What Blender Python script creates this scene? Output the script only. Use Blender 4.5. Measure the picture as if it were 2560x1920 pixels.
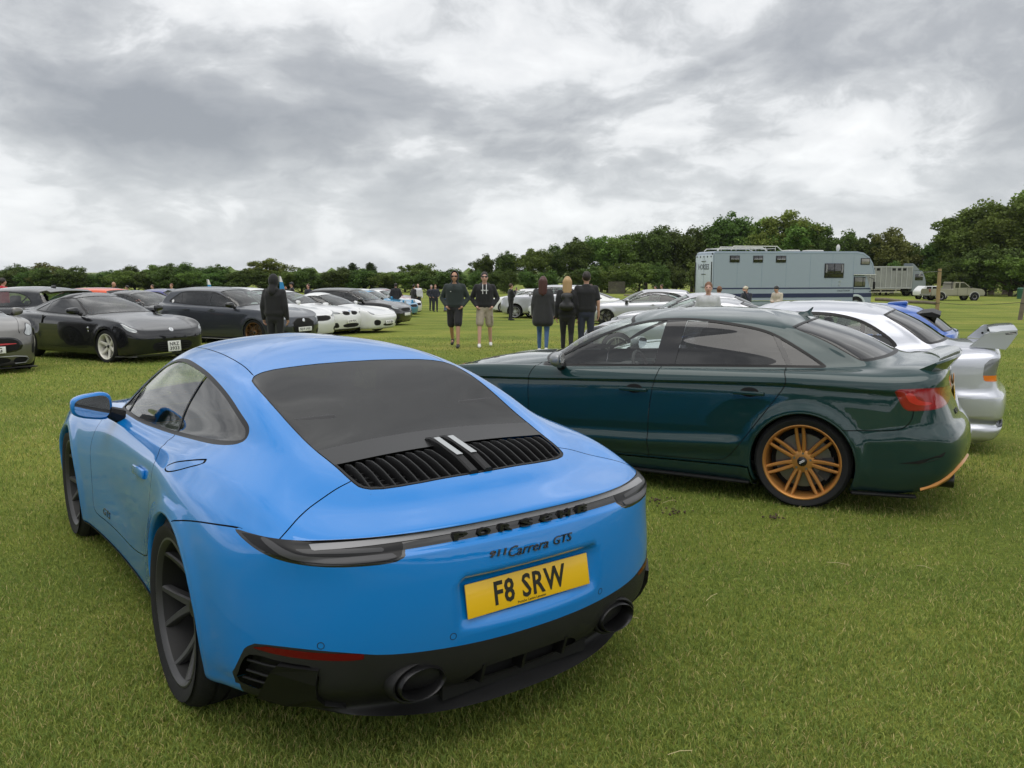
import bpy, bmesh, math, random
import numpy as np
from mathutils import Vector, Matrix, Euler
R = math.radians
PI = math.pi
for o in list(bpy.data.objects): bpy.data.objects.remove(o, do_unlink=True)
scene = bpy.context.scene
COL = scene.collection

# ------------------------------------------------------------------ camera
CAM_H, CAM_PITCH, F_PX = 1.594, 0.133, 2042.0        # eye height, pitch down, focal length for a 2560 px wide frame
cam = bpy.data.cameras.new('camera'); cam_o = bpy.data.objects.new('camera', cam); COL.objects.link(cam_o)
cam_o.location = (0, 0, CAM_H); cam_o.rotation_euler = (PI/2 - CAM_PITCH, 0, 0)
cam.sensor_fit = 'HORIZONTAL'; cam.sensor_width = 36.0; cam.lens = 36.0*F_PX/2560
cam.clip_start = 0.05; cam.clip_end = 9000
scene.camera = cam_o
scene.render.resolution_x = 1024; scene.render.resolution_y = 768

# ------------------------------------------------------------------ world: cloudy sky
SUN_EL, SUN_AZ = R(76), R(188)      # azimuth clockwise from +Y
world = bpy.data.worlds.new('World'); scene.world = world; world.use_nodes = True
wn, wl = world.node_tree.nodes, world.node_tree.links
wn.clear()
def W(t, **k):
    n = wn.new(t)
    for a, b in k.items(): setattr(n, a, b)
    return n
def wmath(op, a, b=None, c=None, clamp=False):
    n = W('ShaderNodeMath', operation=op, use_clamp=clamp)
    for i, s in enumerate((a, b, c)):
        if s is None: continue
        if isinstance(s, (int, float)): n.inputs[i].default_value = s
        else: wl.new(s, n.inputs[i])
    return n.outputs[0]
def wcomb(x, y, z):
    n = W('ShaderNodeCombineXYZ')
    for i, s in enumerate((x, y, z)):
        if isinstance(s, (int, float)): n.inputs[i].default_value = s
        else: wl.new(s, n.inputs[i])
    return n.outputs[0]
def wnoise(vec, scale, detail, rough, dist=0.0):
    n = W('ShaderNodeTexNoise', noise_dimensions='3D'); wl.new(vec, n.inputs['Vector'])
    n.inputs['Scale'].default_value = scale; n.inputs['Detail'].default_value = detail
    n.inputs['Roughness'].default_value = rough; n.inputs['Distortion'].default_value = dist
    return n.outputs['Fac']
def wramp(fac, stops):
    n = W('ShaderNodeValToRGB'); wl.new(fac, n.inputs[0]); cr = n.color_ramp
    while len(cr.elements) < len(stops): cr.elements.new(0.5)
    for e, (p, c) in zip(cr.elements, stops):
        e.position = p; e.color = (*c, 1) if len(c) == 3 else c
    return n.outputs[0]
def wmix(fac, a, b, mode='MIX'):
    n = W('ShaderNodeMix', data_type='RGBA', blend_type=mode)
    if isinstance(fac, (int, float)): n.inputs[0].default_value = fac
    else: wl.new(fac, n.inputs[0])
    for i, s in ((6, a), (7, b)):
        if isinstance(s, tuple): n.inputs[i].default_value = (*s, 1)
        else: wl.new(s, n.inputs[i])
    return n.outputs[2]
tc = W('ShaderNodeTexCoord'); sep = W('ShaderNodeSeparateXYZ'); wl.new(tc.outputs['Generated'], sep.inputs[0])
dx, dy, dz = sep.outputs
zc = wmath('MAXIMUM', dz, 0.0)
den = wmath('ADD', zc, 0.40)
px, py = wmath('DIVIDE', wmath('MULTIPLY', dx, -1.0), den), wmath('DIVIDE', dy, den)          # the cloud deck, seen in perspective
w1 = wmath('MULTIPLY', wmath('SUBTRACT', wnoise(wcomb(px, py, 7.7), 1.6, 4, 0.55), 0.5), 0.34)
w2 = wmath('MULTIPLY', wmath('SUBTRACT', wnoise(wcomb(px, py, 17.7), 1.6, 4, 0.55), 0.5), 0.34)
qx, qy = wmath('ADD', px, w1), wmath('ADD', py, w2)
big = wnoise(wcomb(wmath('ADD', qx, 0.6), wmath('ADD', qy, 3.1), 3.7), 0.95, 2, 0.45)
lump = wnoise(wcomb(qx, qy, 14.3), 2.9, 9, 0.60)
def bank(x0, z0, sx, sz):
    """a cloud bank: a soft mass around one direction of the visible sky"""
    a = wmath('POWER', wmath('DIVIDE', wmath('SUBTRACT', dx, x0), sx), 2.0); b = wmath('POWER', wmath('DIVIDE', wmath('SUBTRACT', dz, z0), sz), 2.0)
    return wmath('MULTIPLY', wmath('EXPONENT', wmath('MULTIPLY', wmath('ADD', a, b), -1.0)), wmath('GREATER_THAN', dy, 0.0))
banks = wmath('ADD', wmath('MULTIPLY', bank(-0.36, 0.165, 0.26, 0.050), 0.15), wmath('ADD', wmath('MULTIPLY', bank(0.10, 0.140, 0.16, 0.035), 0.07), wmath('MULTIPLY', bank(0.38, 0.25, 0.22, 0.06), 0.07)))
dens = wmath('ADD', wmath('ADD', wmath('MULTIPLY', big, 0.40), wmath('MULTIPLY', lump, 0.66)), banks)
cloud = wramp(dens, [(0.34, (1.15, 1.15, 1.13)), (0.43, (0.76, 0.765, 0.76)), (0.505, (0.645, 0.648, 0.648)), (0.54, (0.59, 0.596, 0.60)), (0.58, (0.45, 0.458, 0.465)), (0.645, (0.335, 0.344, 0.356)), (0.75, (0.24, 0.251, 0.268))])
hzn = wramp(dz, [(0.0, (1, 1, 1)), (0.05, (0.7, 0.7, 0.7)), (0.15, (0.0, 0.0, 0.0))])
cloud = wmix(wmath('MULTIPLY', hzn, 0.5), cloud, (0.66, 0.69, 0.72))
sky = W('ShaderNodeTexSky', sky_type='NISHITA'); sky.sun_disc = False
sky.sun_elevation = SUN_EL; sky.sun_rotation = SUN_AZ; sky.air_density = 1.0; sky.dust_density = 2.0
skyc = wmix(1.0, sky.outputs[0], (0.10, 0.10, 0.10), 'MULTIPLY')
full = wmix(0.90, skyc, cloud)
bg = W('ShaderNodeBackground'); wl.new(full, bg.inputs[0]); bg.inputs[1].default_value = 0.90
wo = W('ShaderNodeOutputWorld'); wl.new(bg.outputs[0], wo.inputs[0])

# ------------------------------------------------------------------ sun behind the cloud
sun = bpy.data.lights.new('sun', 'SUN'); sun.energy = 0.85; sun.angle = R(62); sun.color = (1.0, 0.965, 0.91)
sun_o = bpy.data.objects.new('sun', sun); COL.objects.link(sun_o)
sd = Vector((math.sin(SUN_AZ)*math.cos(SUN_EL), math.cos(SUN_AZ)*math.cos(SUN_EL), math.sin(SUN_EL)))
sun_o.rotation_euler = (-sd).to_track_quat('-Z', 'Y').to_euler()

vs = scene.view_settings
vs.view_transform = 'Standard'; vs.look = 'None'; vs.gamma = 1.0; vs.use_curve_mapping = False
vs.exposure = 0.74

# ------------------------------------------------------------------ ground shape and pixel rays
GK_Y = np.array([-60, 8, 14, 20, 30, 37, 52, 70, 100, 160, 260, 5000.])
GK_Z = np.array([0, 0, -.04, -.14, -.32, -.46, -.74, -.90, -1.0, -1.0, -1.0, -1.0])
def gz(x, y):
    """height of the field: level by the near cars, then falling gently away and to the right"""
    x = np.asarray(x, float); y = np.asarray(y, float)
    a = (np.interp(y-3, GK_Y, GK_Z) + np.interp(y+3, GK_Y, GK_Z) + np.interp(y, GK_Y, GK_Z))/3
    t = np.clip((y-6.4)/2.6, 0, 1); t = t*t*(3-2*t); far = np.clip((40-y)/25, 0, 1)
    return a - .05*np.clip(x-1.6, 0, 3.4)*t*far
def pxdir(px, py):
    x = (px-1280)/F_PX; y = -(py-960)/F_PX
    c, s = math.cos(CAM_PITCH), math.sin(CAM_PITCH)
    return np.array([x, c + y*s, -s + y*c])
def on_ground(px, py, h=0.0):
    """photo pixel (2560 wide) of a point h above the field -> world point"""
    d = pxdir(px, py); d = d/d[1]; o = np.array([0, 0, CAM_H])
    lo, hi = 1.0, 900.0
    f = lambda t: (o + d*t)[2] - (float(gz((o+d*t)[0], (o+d*t)[1])) + h)
    for _ in range(60):
        m = (lo+hi)/2
        if f(m) > 0: lo = m
        else: hi = m
    p = o + d*hi
    return p
def at_depth(px, py, Y):
    d = pxdir(px, py); return np.array([0, 0, CAM_H]) + d*(Y/d[1])

# ------------------------------------------------------------------ materials
MATS = {}
def newmat(name):
    m = bpy.data.materials.new(name); m.use_nodes = True; MATS[name] = m
    n = m.node_tree.nodes; n.clear()
    return m, n, m.node_tree.links
def pbr(name, color, rough=0.5, metal=0.0, spec=0.5, coat=0.0, coat_r=0.03, vary=0.0, vscale=8.0, bump=0.0, bscale=60.0, emit=None, alpha=None, sheen=0.0, dirt=0.0):
    if name in MATS: return MATS[name]
    m, n, l = newmat(name)
    b = n.new('ShaderNodeBsdfPrincipled'); o = n.new('ShaderNodeOutputMaterial'); l.new(b.outputs[0], o.inputs[0])
    b.inputs['Base Color'].default_value = (*color, 1); b.inputs['Roughness'].default_value = rough
    b.inputs['Metallic'].default_value = metal; b.inputs['Specular IOR Level'].default_value = spec
    b.inputs['Coat Weight'].default_value = coat; b.inputs['Coat Roughness'].default_value = coat_r
    if sheen: b.inputs['Sheen Weight'].default_value = sheen
    if emit: b.inputs['Emission Color'].default_value = (*emit[0], 1); b.inputs['Emission Strength'].default_value = emit[1]
    t = n.new('ShaderNodeTexCoord')
    if vary or dirt:
        nz = n.new('ShaderNodeTexNoise'); l.new(t.outputs['Object'], nz.inputs['Vector'])
        nz.inputs['Scale'].default_value = vscale; nz.inputs['Detail'].default_value = 5; nz.inputs['Roughness'].default_value = .6
        mr = n.new('ShaderNodeMapRange'); l.new(nz.outputs['Fac'], mr.inputs[0])
        mr.inputs[1].default_value = .25; mr.inputs[2].default_value = .75
        mr.inputs[3].default_value = 1-vary; mr.inputs[4].default_value = 1+vary
        mx = n.new('ShaderNodeMix'); mx.data_type = 'RGBA'; mx.blend_type = 'MULTIPLY'; mx.inputs[0].default_value = 1
        mx.inputs[6].default_value = (*color, 1); l.new(mr.outputs[0], mx.inputs[7]); l.new(mx.outputs[2], b.inputs['Base Color'])
        mr2 = n.new('ShaderNodeMapRange'); l.new(nz.outputs['Fac'], mr2.inputs[0])
        mr2.inputs[3].default_value = max(0, rough-.06); mr2.inputs[4].default_value = min(1, rough+.06); l.new(mr2.outputs[0], b.inputs['Roughness'])
    if bump:
        nb = n.new('ShaderNodeTexNoise'); l.new(t.outputs['Object'], nb.inputs['Vector'])
        nb.inputs['Scale'].default_value = bscale; nb.inputs['Detail'].default_value = 4
        bp = n.new('ShaderNodeBump'); bp.inputs['Strength'].default_value = bump; bp.inputs['Distance'].default_value = .01
        l.new(nb.outputs['Fac'], bp.inputs['Height']); l.new(bp.outputs[0], b.inputs['Normal'])
    return m
def paint(name, color, metal=0.0, rough=0.35, flake=0.0, coat=1.0, coat_r=.006, dust=.05):
    """clear-coated car paint: flakes, a slight orange peel and a film of road dust on the lower body"""
    if name in MATS: return MATS[name]
    m, n, l = newmat(name)
    b = n.new('ShaderNodeBsdfPrincipled'); o = n.new('ShaderNodeOutputMaterial'); l.new(b.outputs[0], o.inputs[0])
    b.inputs['Metallic'].default_value = metal; b.inputs['Roughness'].default_value = rough; b.inputs['Specular IOR Level'].default_value = .12; b.inputs['Coat IOR'].default_value = 1.58
    b.inputs['Coat Weight'].default_value = coat; b.inputs['Coat Roughness'].default_value = coat_r
    t = n.new('ShaderNodeTexCoord')
    nz = n.new('ShaderNodeTexNoise'); l.new(t.outputs['Object'], nz.inputs['Vector']); nz.inputs['Scale'].default_value = 3.0; nz.inputs['Detail'].default_value = 6
    s = n.new('ShaderNodeSeparateXYZ'); l.new(t.outputs['Object'], s.inputs[0])
    mr = n.new('ShaderNodeMapRange'); l.new(s.outputs[2], mr.inputs[0]); mr.inputs[1].default_value = .15; mr.inputs[2].default_value = .75; mr.inputs[3].default_value = 1; mr.inputs[4].default_value = 0.15
    mu = n.new('ShaderNodeMath'); mu.operation = 'MULTIPLY'; l.new(mr.outputs[0], mu.inputs[0]); l.new(nz.outputs['Fac'], mu.inputs[1])
    mu2 = n.new('ShaderNodeMath'); mu2.operation = 'MULTIPLY'; l.new(mu.outputs[0], mu2.inputs[0]); mu2.inputs[1].default_value = dust*2
    mx = n.new('ShaderNodeMix'); mx.data_type = 'RGBA'; l.new(mu2.outputs[0], mx.inputs[0])
    mx.inputs[6].default_value = (*color, 1); mx.inputs[7].default_value = (.16, .13, .10, 1)
    l.new(mx.outputs[2], b.inputs['Base Color'])
    ar = n.new('ShaderNodeMath'); ar.operation = 'MULTIPLY_ADD'; l.new(mu2.outputs[0], ar.inputs[0]); ar.inputs[1].default_value = .4; ar.inputs[2].default_value = coat_r
    l.new(ar.outputs[0], b.inputs['Coat Roughness'])
    if flake:
        vo = n.new('ShaderNodeTexVoronoi'); l.new(t.outputs['Object'], vo.inputs['Vector']); vo.inputs['Scale'].default_value = 900
        bp = n.new('ShaderNodeBump'); bp.inputs['Strength'].default_value = flake; bp.inputs['Distance'].default_value = .0004
        l.new(vo.outputs['Distance'], bp.inputs['Height']); l.new(bp.outputs[0], b.inputs['Normal'])
    return m
def glass(name, tint, refl=1.0):
    """window glass: a tinted pane you see through, with a Fresnel reflection on top"""
    if name in MATS: return MATS[name]
    m, n, l = newmat(name)
    o = n.new('ShaderNodeOutputMaterial'); mix = n.new('ShaderNodeMixShader'); tr = n.new('ShaderNodeBsdfTransparent'); gl = n.new('ShaderNodeBsdfGlossy')
    tr.inputs[0].default_value = (*tint, 1); gl.inputs['Roughness'].default_value = 0.01; gl.inputs[0].default_value = (refl, refl, refl, 1)
    fr = n.new('ShaderNodeFresnel'); ge = n.new('ShaderNodeNewGeometry'); io = n.new('ShaderNodeMath'); io.operation = 'MULTIPLY_ADD'; l.new(ge.outputs['Backfacing'], io.inputs[0]); io.inputs[1].default_value = 1/1.75-1.75; io.inputs[2].default_value = 1.75; l.new(io.outputs[0], fr.inputs[0])
    l.new(fr.outputs[0], mix.inputs[0]); l.new(tr.outputs[0], mix.inputs[1]); l.new(gl.outputs[0], mix.inputs[2]); l.new(mix.outputs[0], o.inputs[0])
    return m

# ------------------------------------------------------------------ object helpers
def tag(o, label, cat, group=None, kind=None):
    if label: o['label'] = label
    if cat: o['category'] = cat
    if group: o['group'] = group
    if kind: o['kind'] = kind
    return o
def thing(name, label, cat, loc=(0, 0, 0), rz=0.0, group=None):
    o = bpy.data.objects.new(name, None); COL.objects.link(o); o.empty_display_size = .2
    o.location = loc; o.rotation_euler = (0, 0, rz)
    return tag(o, label, cat, group)
def link(name, me, parent=None, loc=None):
    o = bpy.data.objects.new(name, me); COL.objects.link(o)
    if parent: o.parent = parent
    if loc is not None: o.location = loc
    return o
def mesh_np(name, V, F, mat=None, smooth=True, normals=None, mats=None, fmat=None):
    me = bpy.data.meshes.new(name)
    me.from_pydata(np.asarray(V, float).tolist(), [], [list(f) for f in F])
    if mats:
        for m in mats: me.materials.append(m)
        if fmat is not None: me.polygons.foreach_set('material_index', np.asarray(fmat, dtype=np.int32))
    elif mat: me.materials.append(mat)
    me.polygons.foreach_set('use_smooth', np.full(len(me.polygons), bool(smooth)))
    me.update()
    if normals is not None: me.normals_split_custom_set_from_vertices(np.asarray(normals, float).tolist())
    return me
class MB:
    """mesh builder: boxes, tubes, lathes, prisms collected into one mesh"""
    def __init__(s): s.V = []; s.F = []; s.S = []
    def add(s, V, F, smooth=False):
        o = len(s.V); s.V += [tuple(v) for v in V]; s.F += [tuple(i+o for i in f) for f in F]; s.S += [smooth]*len(F); return s
    def box(s, c, d, rot=None, taper=1.0):
        x, y, z = d[0]/2, d[1]/2, d[2]/2; t = taper
        V = [(-x, -y, -z), (x, -y, -z), (x, y, -z), (-x, y, -z), (-x*t, -y*t, z), (x*t, -y*t, z), (x*t, y*t, z), (-x*t, y*t, z)]
        M = Euler(rot).to_matrix() if rot else Matrix.Identity(3)
        V = [M @ Vector(v) + Vector(c) for v in V]
        return s.add(V, [(0, 3, 2, 1), (4, 5, 6, 7), (0, 1, 5, 4), (1, 2, 6, 5), (2, 3, 7, 6), (3, 0, 4, 7)])
    def rbox(s, c, d, r=.01, rot=None):
        bm = bmesh.new(); bmesh.ops.create_cube(bm, size=1)
        bmesh.ops.scale(bm, vec=d, verts=bm.verts)
        bmesh.ops.bevel(bm, geom=bm.edges[:], offset=min(r, min(d)*.45), segments=2, affect='EDGES', profile=.5)
        M = Euler(rot).to_matrix() if rot else Matrix.Identity(3)
        bm.verts.index_update()
        V = [M @ v.co + Vector(c) for v in bm.verts]; F = [[v.index for v in f.verts] for f in bm.faces]; bm.free()
        return s.add(V, F, True)
    def tube(s, pts, r, n=8, caps=True, flat=None):
        pts = [Vector(p) for p in pts]; rs = r if hasattr(r, '__len__') else [r]*len(pts)
        V = []; F = []; up0 = None
        for i, p in enumerate(pts):
            t = (pts[min(i+1, len(pts)-1)] - pts[max(i-1, 0)]).normalized()
            if up0 is None:
                a = Vector((0, 0, 1)) if abs(t.z) < .9 else Vector((1, 0, 0)); u = t.cross(a).normalized()
            else: u = (up0 - t*up0.dot(t)).normalized()
            up0 = u; w = t.cross(u)
            for k in range(n):
                a = 2*PI*k/n; V.append(p + (u*math.cos(a) + w*math.sin(a))*rs[i])
        for i in range(len(pts)-1):
            for k in range(n): F.append((i*n+k, i*n+(k+1) % n, (i+1)*n+(k+1) % n, (i+1)*n+k))
        if caps: F.append(tuple(range(n))[::-1]); F.append(tuple(range((len(pts)-1)*n, len(pts)*n)))
        return s.add(V, F, True)
    def lathe(s, prof, n=24, axis='y', c=(0, 0, 0), close=False, a0=0.0, a1=2*PI):
        """profile of (radius, offset along axis)"""
        full = abs(a1-a0-2*PI) < 1e-6; m = n if full else n+1; V = []; F = []
        for k in range(m):
            a = a0 + (a1-a0)*k/n; ca, sa = math.cos(a), math.sin(a)
            for r, h in prof:
                if axis == 'y': v = (r*ca, h, r*sa)
                elif axis == 'z': v = (r*ca, r*sa, h)
                else: v = (h, r*ca, r*sa)
                V.append((v[0]+c[0], v[1]+c[1], v[2]+c[2]))
        P = len(prof)
        for k in range(n):
            k2 = (k+1) % m
            for i in range(P-1 if not close else P):
                j = (i+1) % P; F.append((k*P+i, k*P+j, k2*P+j, k2*P+i))
        return s.add(V, F, True)
    def prism(s, poly, h0, h1, axis='y', bevel=0.0):
        """polygon in the plane across the axis, extruded from h0 to h1"""
        def P(p, h): return {'y': (p[0], h, p[1]), 'z': (p[0], p[1], h), 'x': (h, p[0], p[1])}[axis]
        n = len(poly); V = [P(p, h0) for p in poly] + [P(p, h1) for p in poly]
        F = [tuple(range(n)), tuple(range(n, 2*n))[::-1]] + [(i, n+i, n+(i+1) % n, (i+1) % n) for i in range(n)]
        return s.add(V, F)
    def build(s, name, mat, parent=None, smooth=None, auto=True, loc=None):
        me = bpy.data.meshes.new(name); me.from_pydata([tuple(v) for v in s.V], [], s.F)
        if mat: me.materials.append(mat)
        me.polygons.foreach_set('use_smooth', np.array(s.S if smooth is None else [smooth]*len(s.F), bool)); me.update()
        if auto and any(s.S) or smooth:
            try: me.set_sharp_from_angle(angle=R(38))
            except Exception: pass
        return link(name, me, parent, loc)
def fix_normals(o):
    bm = bmesh.new(); bm.from_mesh(o.data); bmesh.ops.recalc_face_normals(bm, faces=bm.faces[:]); bm.to_mesh(o.data); bm.free(); return o
SIDE = bpy.data.scenes.new('workbench')
def side_eval(ob):
    """evaluate one object in an otherwise empty scene (fast)"""
    SIDE.collection.objects.link(ob)
    with bpy.context.temp_override(scene=SIDE, view_layer=SIDE.view_layers[0]): return bpy.context.evaluated_depsgraph_get()
def text_mesh(txt, size=1.0, extrude=0.0, shear=0.0, bold=0.0, spacing=1.0, res=2):
    cu = bpy.data.curves.new('txt', 'FONT'); cu.body = txt; cu.size = size; cu.extrude = extrude; cu.shear = shear; cu.offset = bold
    cu.space_character = spacing; cu.align_x = 'CENTER'; cu.align_y = 'CENTER'; cu.resolution_u = res
    ob = bpy.data.objects.new('txt', cu); dg = side_eval(ob); me = bpy.data.meshes.new_from_object(ob.evaluated_get(dg))
    bpy.data.objects.remove(ob, do_unlink=True); bpy.data.curves.remove(cu)
    return me
def put_text(name, txt, mat, parent, width, height, M, extrude=.001, shear=0.0, bold=0.0, spacing=1.0, fit=None):
    """text scaled to width x height, text plane mapped by the 4x4 matrix M (x right, y up, z out)"""
    me = text_mesh(txt, 1.0, extrude=0.02, shear=shear, bold=bold, spacing=spacing)
    n = len(me.vertices); co = np.empty(n*3); me.vertices.foreach_get('co', co); co = co.reshape(-1, 3)
    lo, hi = co.min(0), co.max(0); c = (lo+hi)/2; co = co-c
    co[:, 0] *= width/max(1e-6, hi[0]-lo[0]); co[:, 1] *= height/max(1e-6, hi[1]-lo[1]); co[:, 2] *= extrude/0.02
    if fit is not None: co = fit(co)
    else:
        Mn = np.array(M); co = co @ Mn[:3, :3].T + Mn[:3, 3]
    me.vertices.foreach_set('co', co.ravel()); me.materials.clear(); me.materials.append(mat); me.update(); me.name = name
    return link(name, me, parent)
def frame(o, right, up):
    r = Vector(right).normalized(); u = Vector(up); u = (u - r*u.dot(r)).normalized(); n = r.cross(u)
    return Matrix(((r.x, u.x, n.x, o[0]), (r.y, u.y, n.y, o[1]), (r.z, u.z, n.z, o[2]), (0, 0, 0, 1)))
# ================================================================== car bodies: one smooth B-spline skin, cut into panels, glass and lamps
def _basis(n, t, e0, e1):
    """uniform cubic B-spline weights at parameters t for n control points; ends: +1/-1 mirror sign, 0 reflect"""
    M = np.zeros((len(t), n))
    def put(row, i, w):
        if i < 0:
            if e0 == 0: M[row, 0] += 2*w; M[row, 1] -= w
            else: M[row, 1] += e0*w
        elif i > n-1:
            if e1 == 0: M[row, n-1] += 2*w; M[row, n-2] -= w
            else: M[row, n-2] += e1*w
        else: M[row, i] += w
    for r, tt in enumerate(t):
        k = min(int(math.floor(tt)), n-2); a = tt-k
        put(r, k-1, (1-a)**3/6); put(r, k, (3*a**3-6*a*a+4)/6); put(r, k+1, (-3*a**3+3*a*a+3*a+1)/6); put(r, k+2, a**3/6)
    return M
def spline_grid(P, ku, kv, iters=2, damp=.8):
    J, I, _ = P.shape
    tu = np.linspace(0, I-1, (I-1)*ku+1); tv = np.linspace(0, J-1, (J-1)*kv+1)
    nu, nv = np.arange(I).astype(float), np.arange(J).astype(float)
    out = []
    for c in range(3):
        s = -1 if c == 1 else 1
        Bu, Bv = _basis(I, nu, s, s), _basis(J, nv, 0, s); C = P[:, :, c].copy(); T = P[:, :, c]
        for _ in range(iters): C += damp*(T - Bv @ C @ Bu.T)
        if s == -1: C[:, 0] = 0; C[:, -1] = 0; C[-1] = 0
        out.append(_basis(J, tv, 0, s) @ C @ _basis(I, tu, s, s).T)
    return np.stack(out, -1), tu, tv
def sd_poly(P, poly):
    P = np.asarray(P, float); poly = np.asarray(poly, float); d2 = np.full(len(P), 1e9); ins = np.zeros(len(P), bool)
    for i in range(len(poly)):
        a, b = poly[i], poly[(i+1) % len(poly)]; e = b-a; w = P-a
        t = np.clip((w @ e)/max(1e-12, e @ e), 0, 1); q = w - t[:, None]*e; d2 = np.minimum(d2, (q*q).sum(1))
        c = ((a[1] <= P[:, 1]) & (b[1] > P[:, 1])) | ((b[1] <= P[:, 1]) & (a[1] > P[:, 1]))
        with np.errstate(divide='ignore', invalid='ignore'):
            xx = a[0] + (P[:, 1]-a[1])/(b[1]-a[1])*(b[0]-a[0])
        ins ^= c & (P[:, 0] < xx)
    d = np.sqrt(d2); d[ins] *= -1; return d
def d_line(P, pts):
    P = np.asarray(P, float); pts = np.asarray(pts, float); d2 = np.full(len(P), 1e9)
    for i in range(len(pts)-1):
        a, b = pts[i], pts[i+1]; e = b-a; w = P-a; t = np.clip((w @ e)/max(1e-12, e @ e), 0, 1); q = w - t[:, None]*e
        d2 = np.minimum(d2, (q*q).sum(1))
    return np.sqrt(d2)
def sd_line(P, pts):
    """signed distance to an open polyline (sign = side) and the running parameter of the nearest point"""
    P = np.asarray(P, float); pts = np.asarray(pts, float); best = np.full(len(P), 1e9); sg = np.ones(len(P)); tt = np.zeros(len(P))
    for i in range(len(pts)-1):
        a, b = pts[i], pts[i+1]; e = b-a; w = P-a; tr = (w @ e)/max(1e-12, e @ e); t = np.clip(tr, 0, 1); q = w - t[:, None]*e; d = (q*q).sum(1)
        k = d < best-1e-12; best[k] = d[k]; sg[k] = np.sign(e[0]*w[k, 1]-e[1]*w[k, 0]); tt[k] = i + (tr[k] if i in (0, len(pts)-2) else t[k])
    return np.sqrt(best)*np.where(sg == 0, 1, sg), tt
def chaikin(p, it=2, closed=True):
    p = np.asarray(p, float)
    for _ in range(it):
        q = np.roll(p, -1, 0) if closed else p[1:]; b = p if closed else p[:-1]
        r = np.empty((2*len(b), 2)); r[0::2] = .75*b+.25*q; r[1::2] = .25*b+.75*q
        p = r if closed else np.vstack([p[:1], r, p[-1:]])
    return p
def sstep(x, a, b):
    t = np.clip((x-a)/(b-a), 0, 1); return t*t*(3-2*t)
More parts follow.
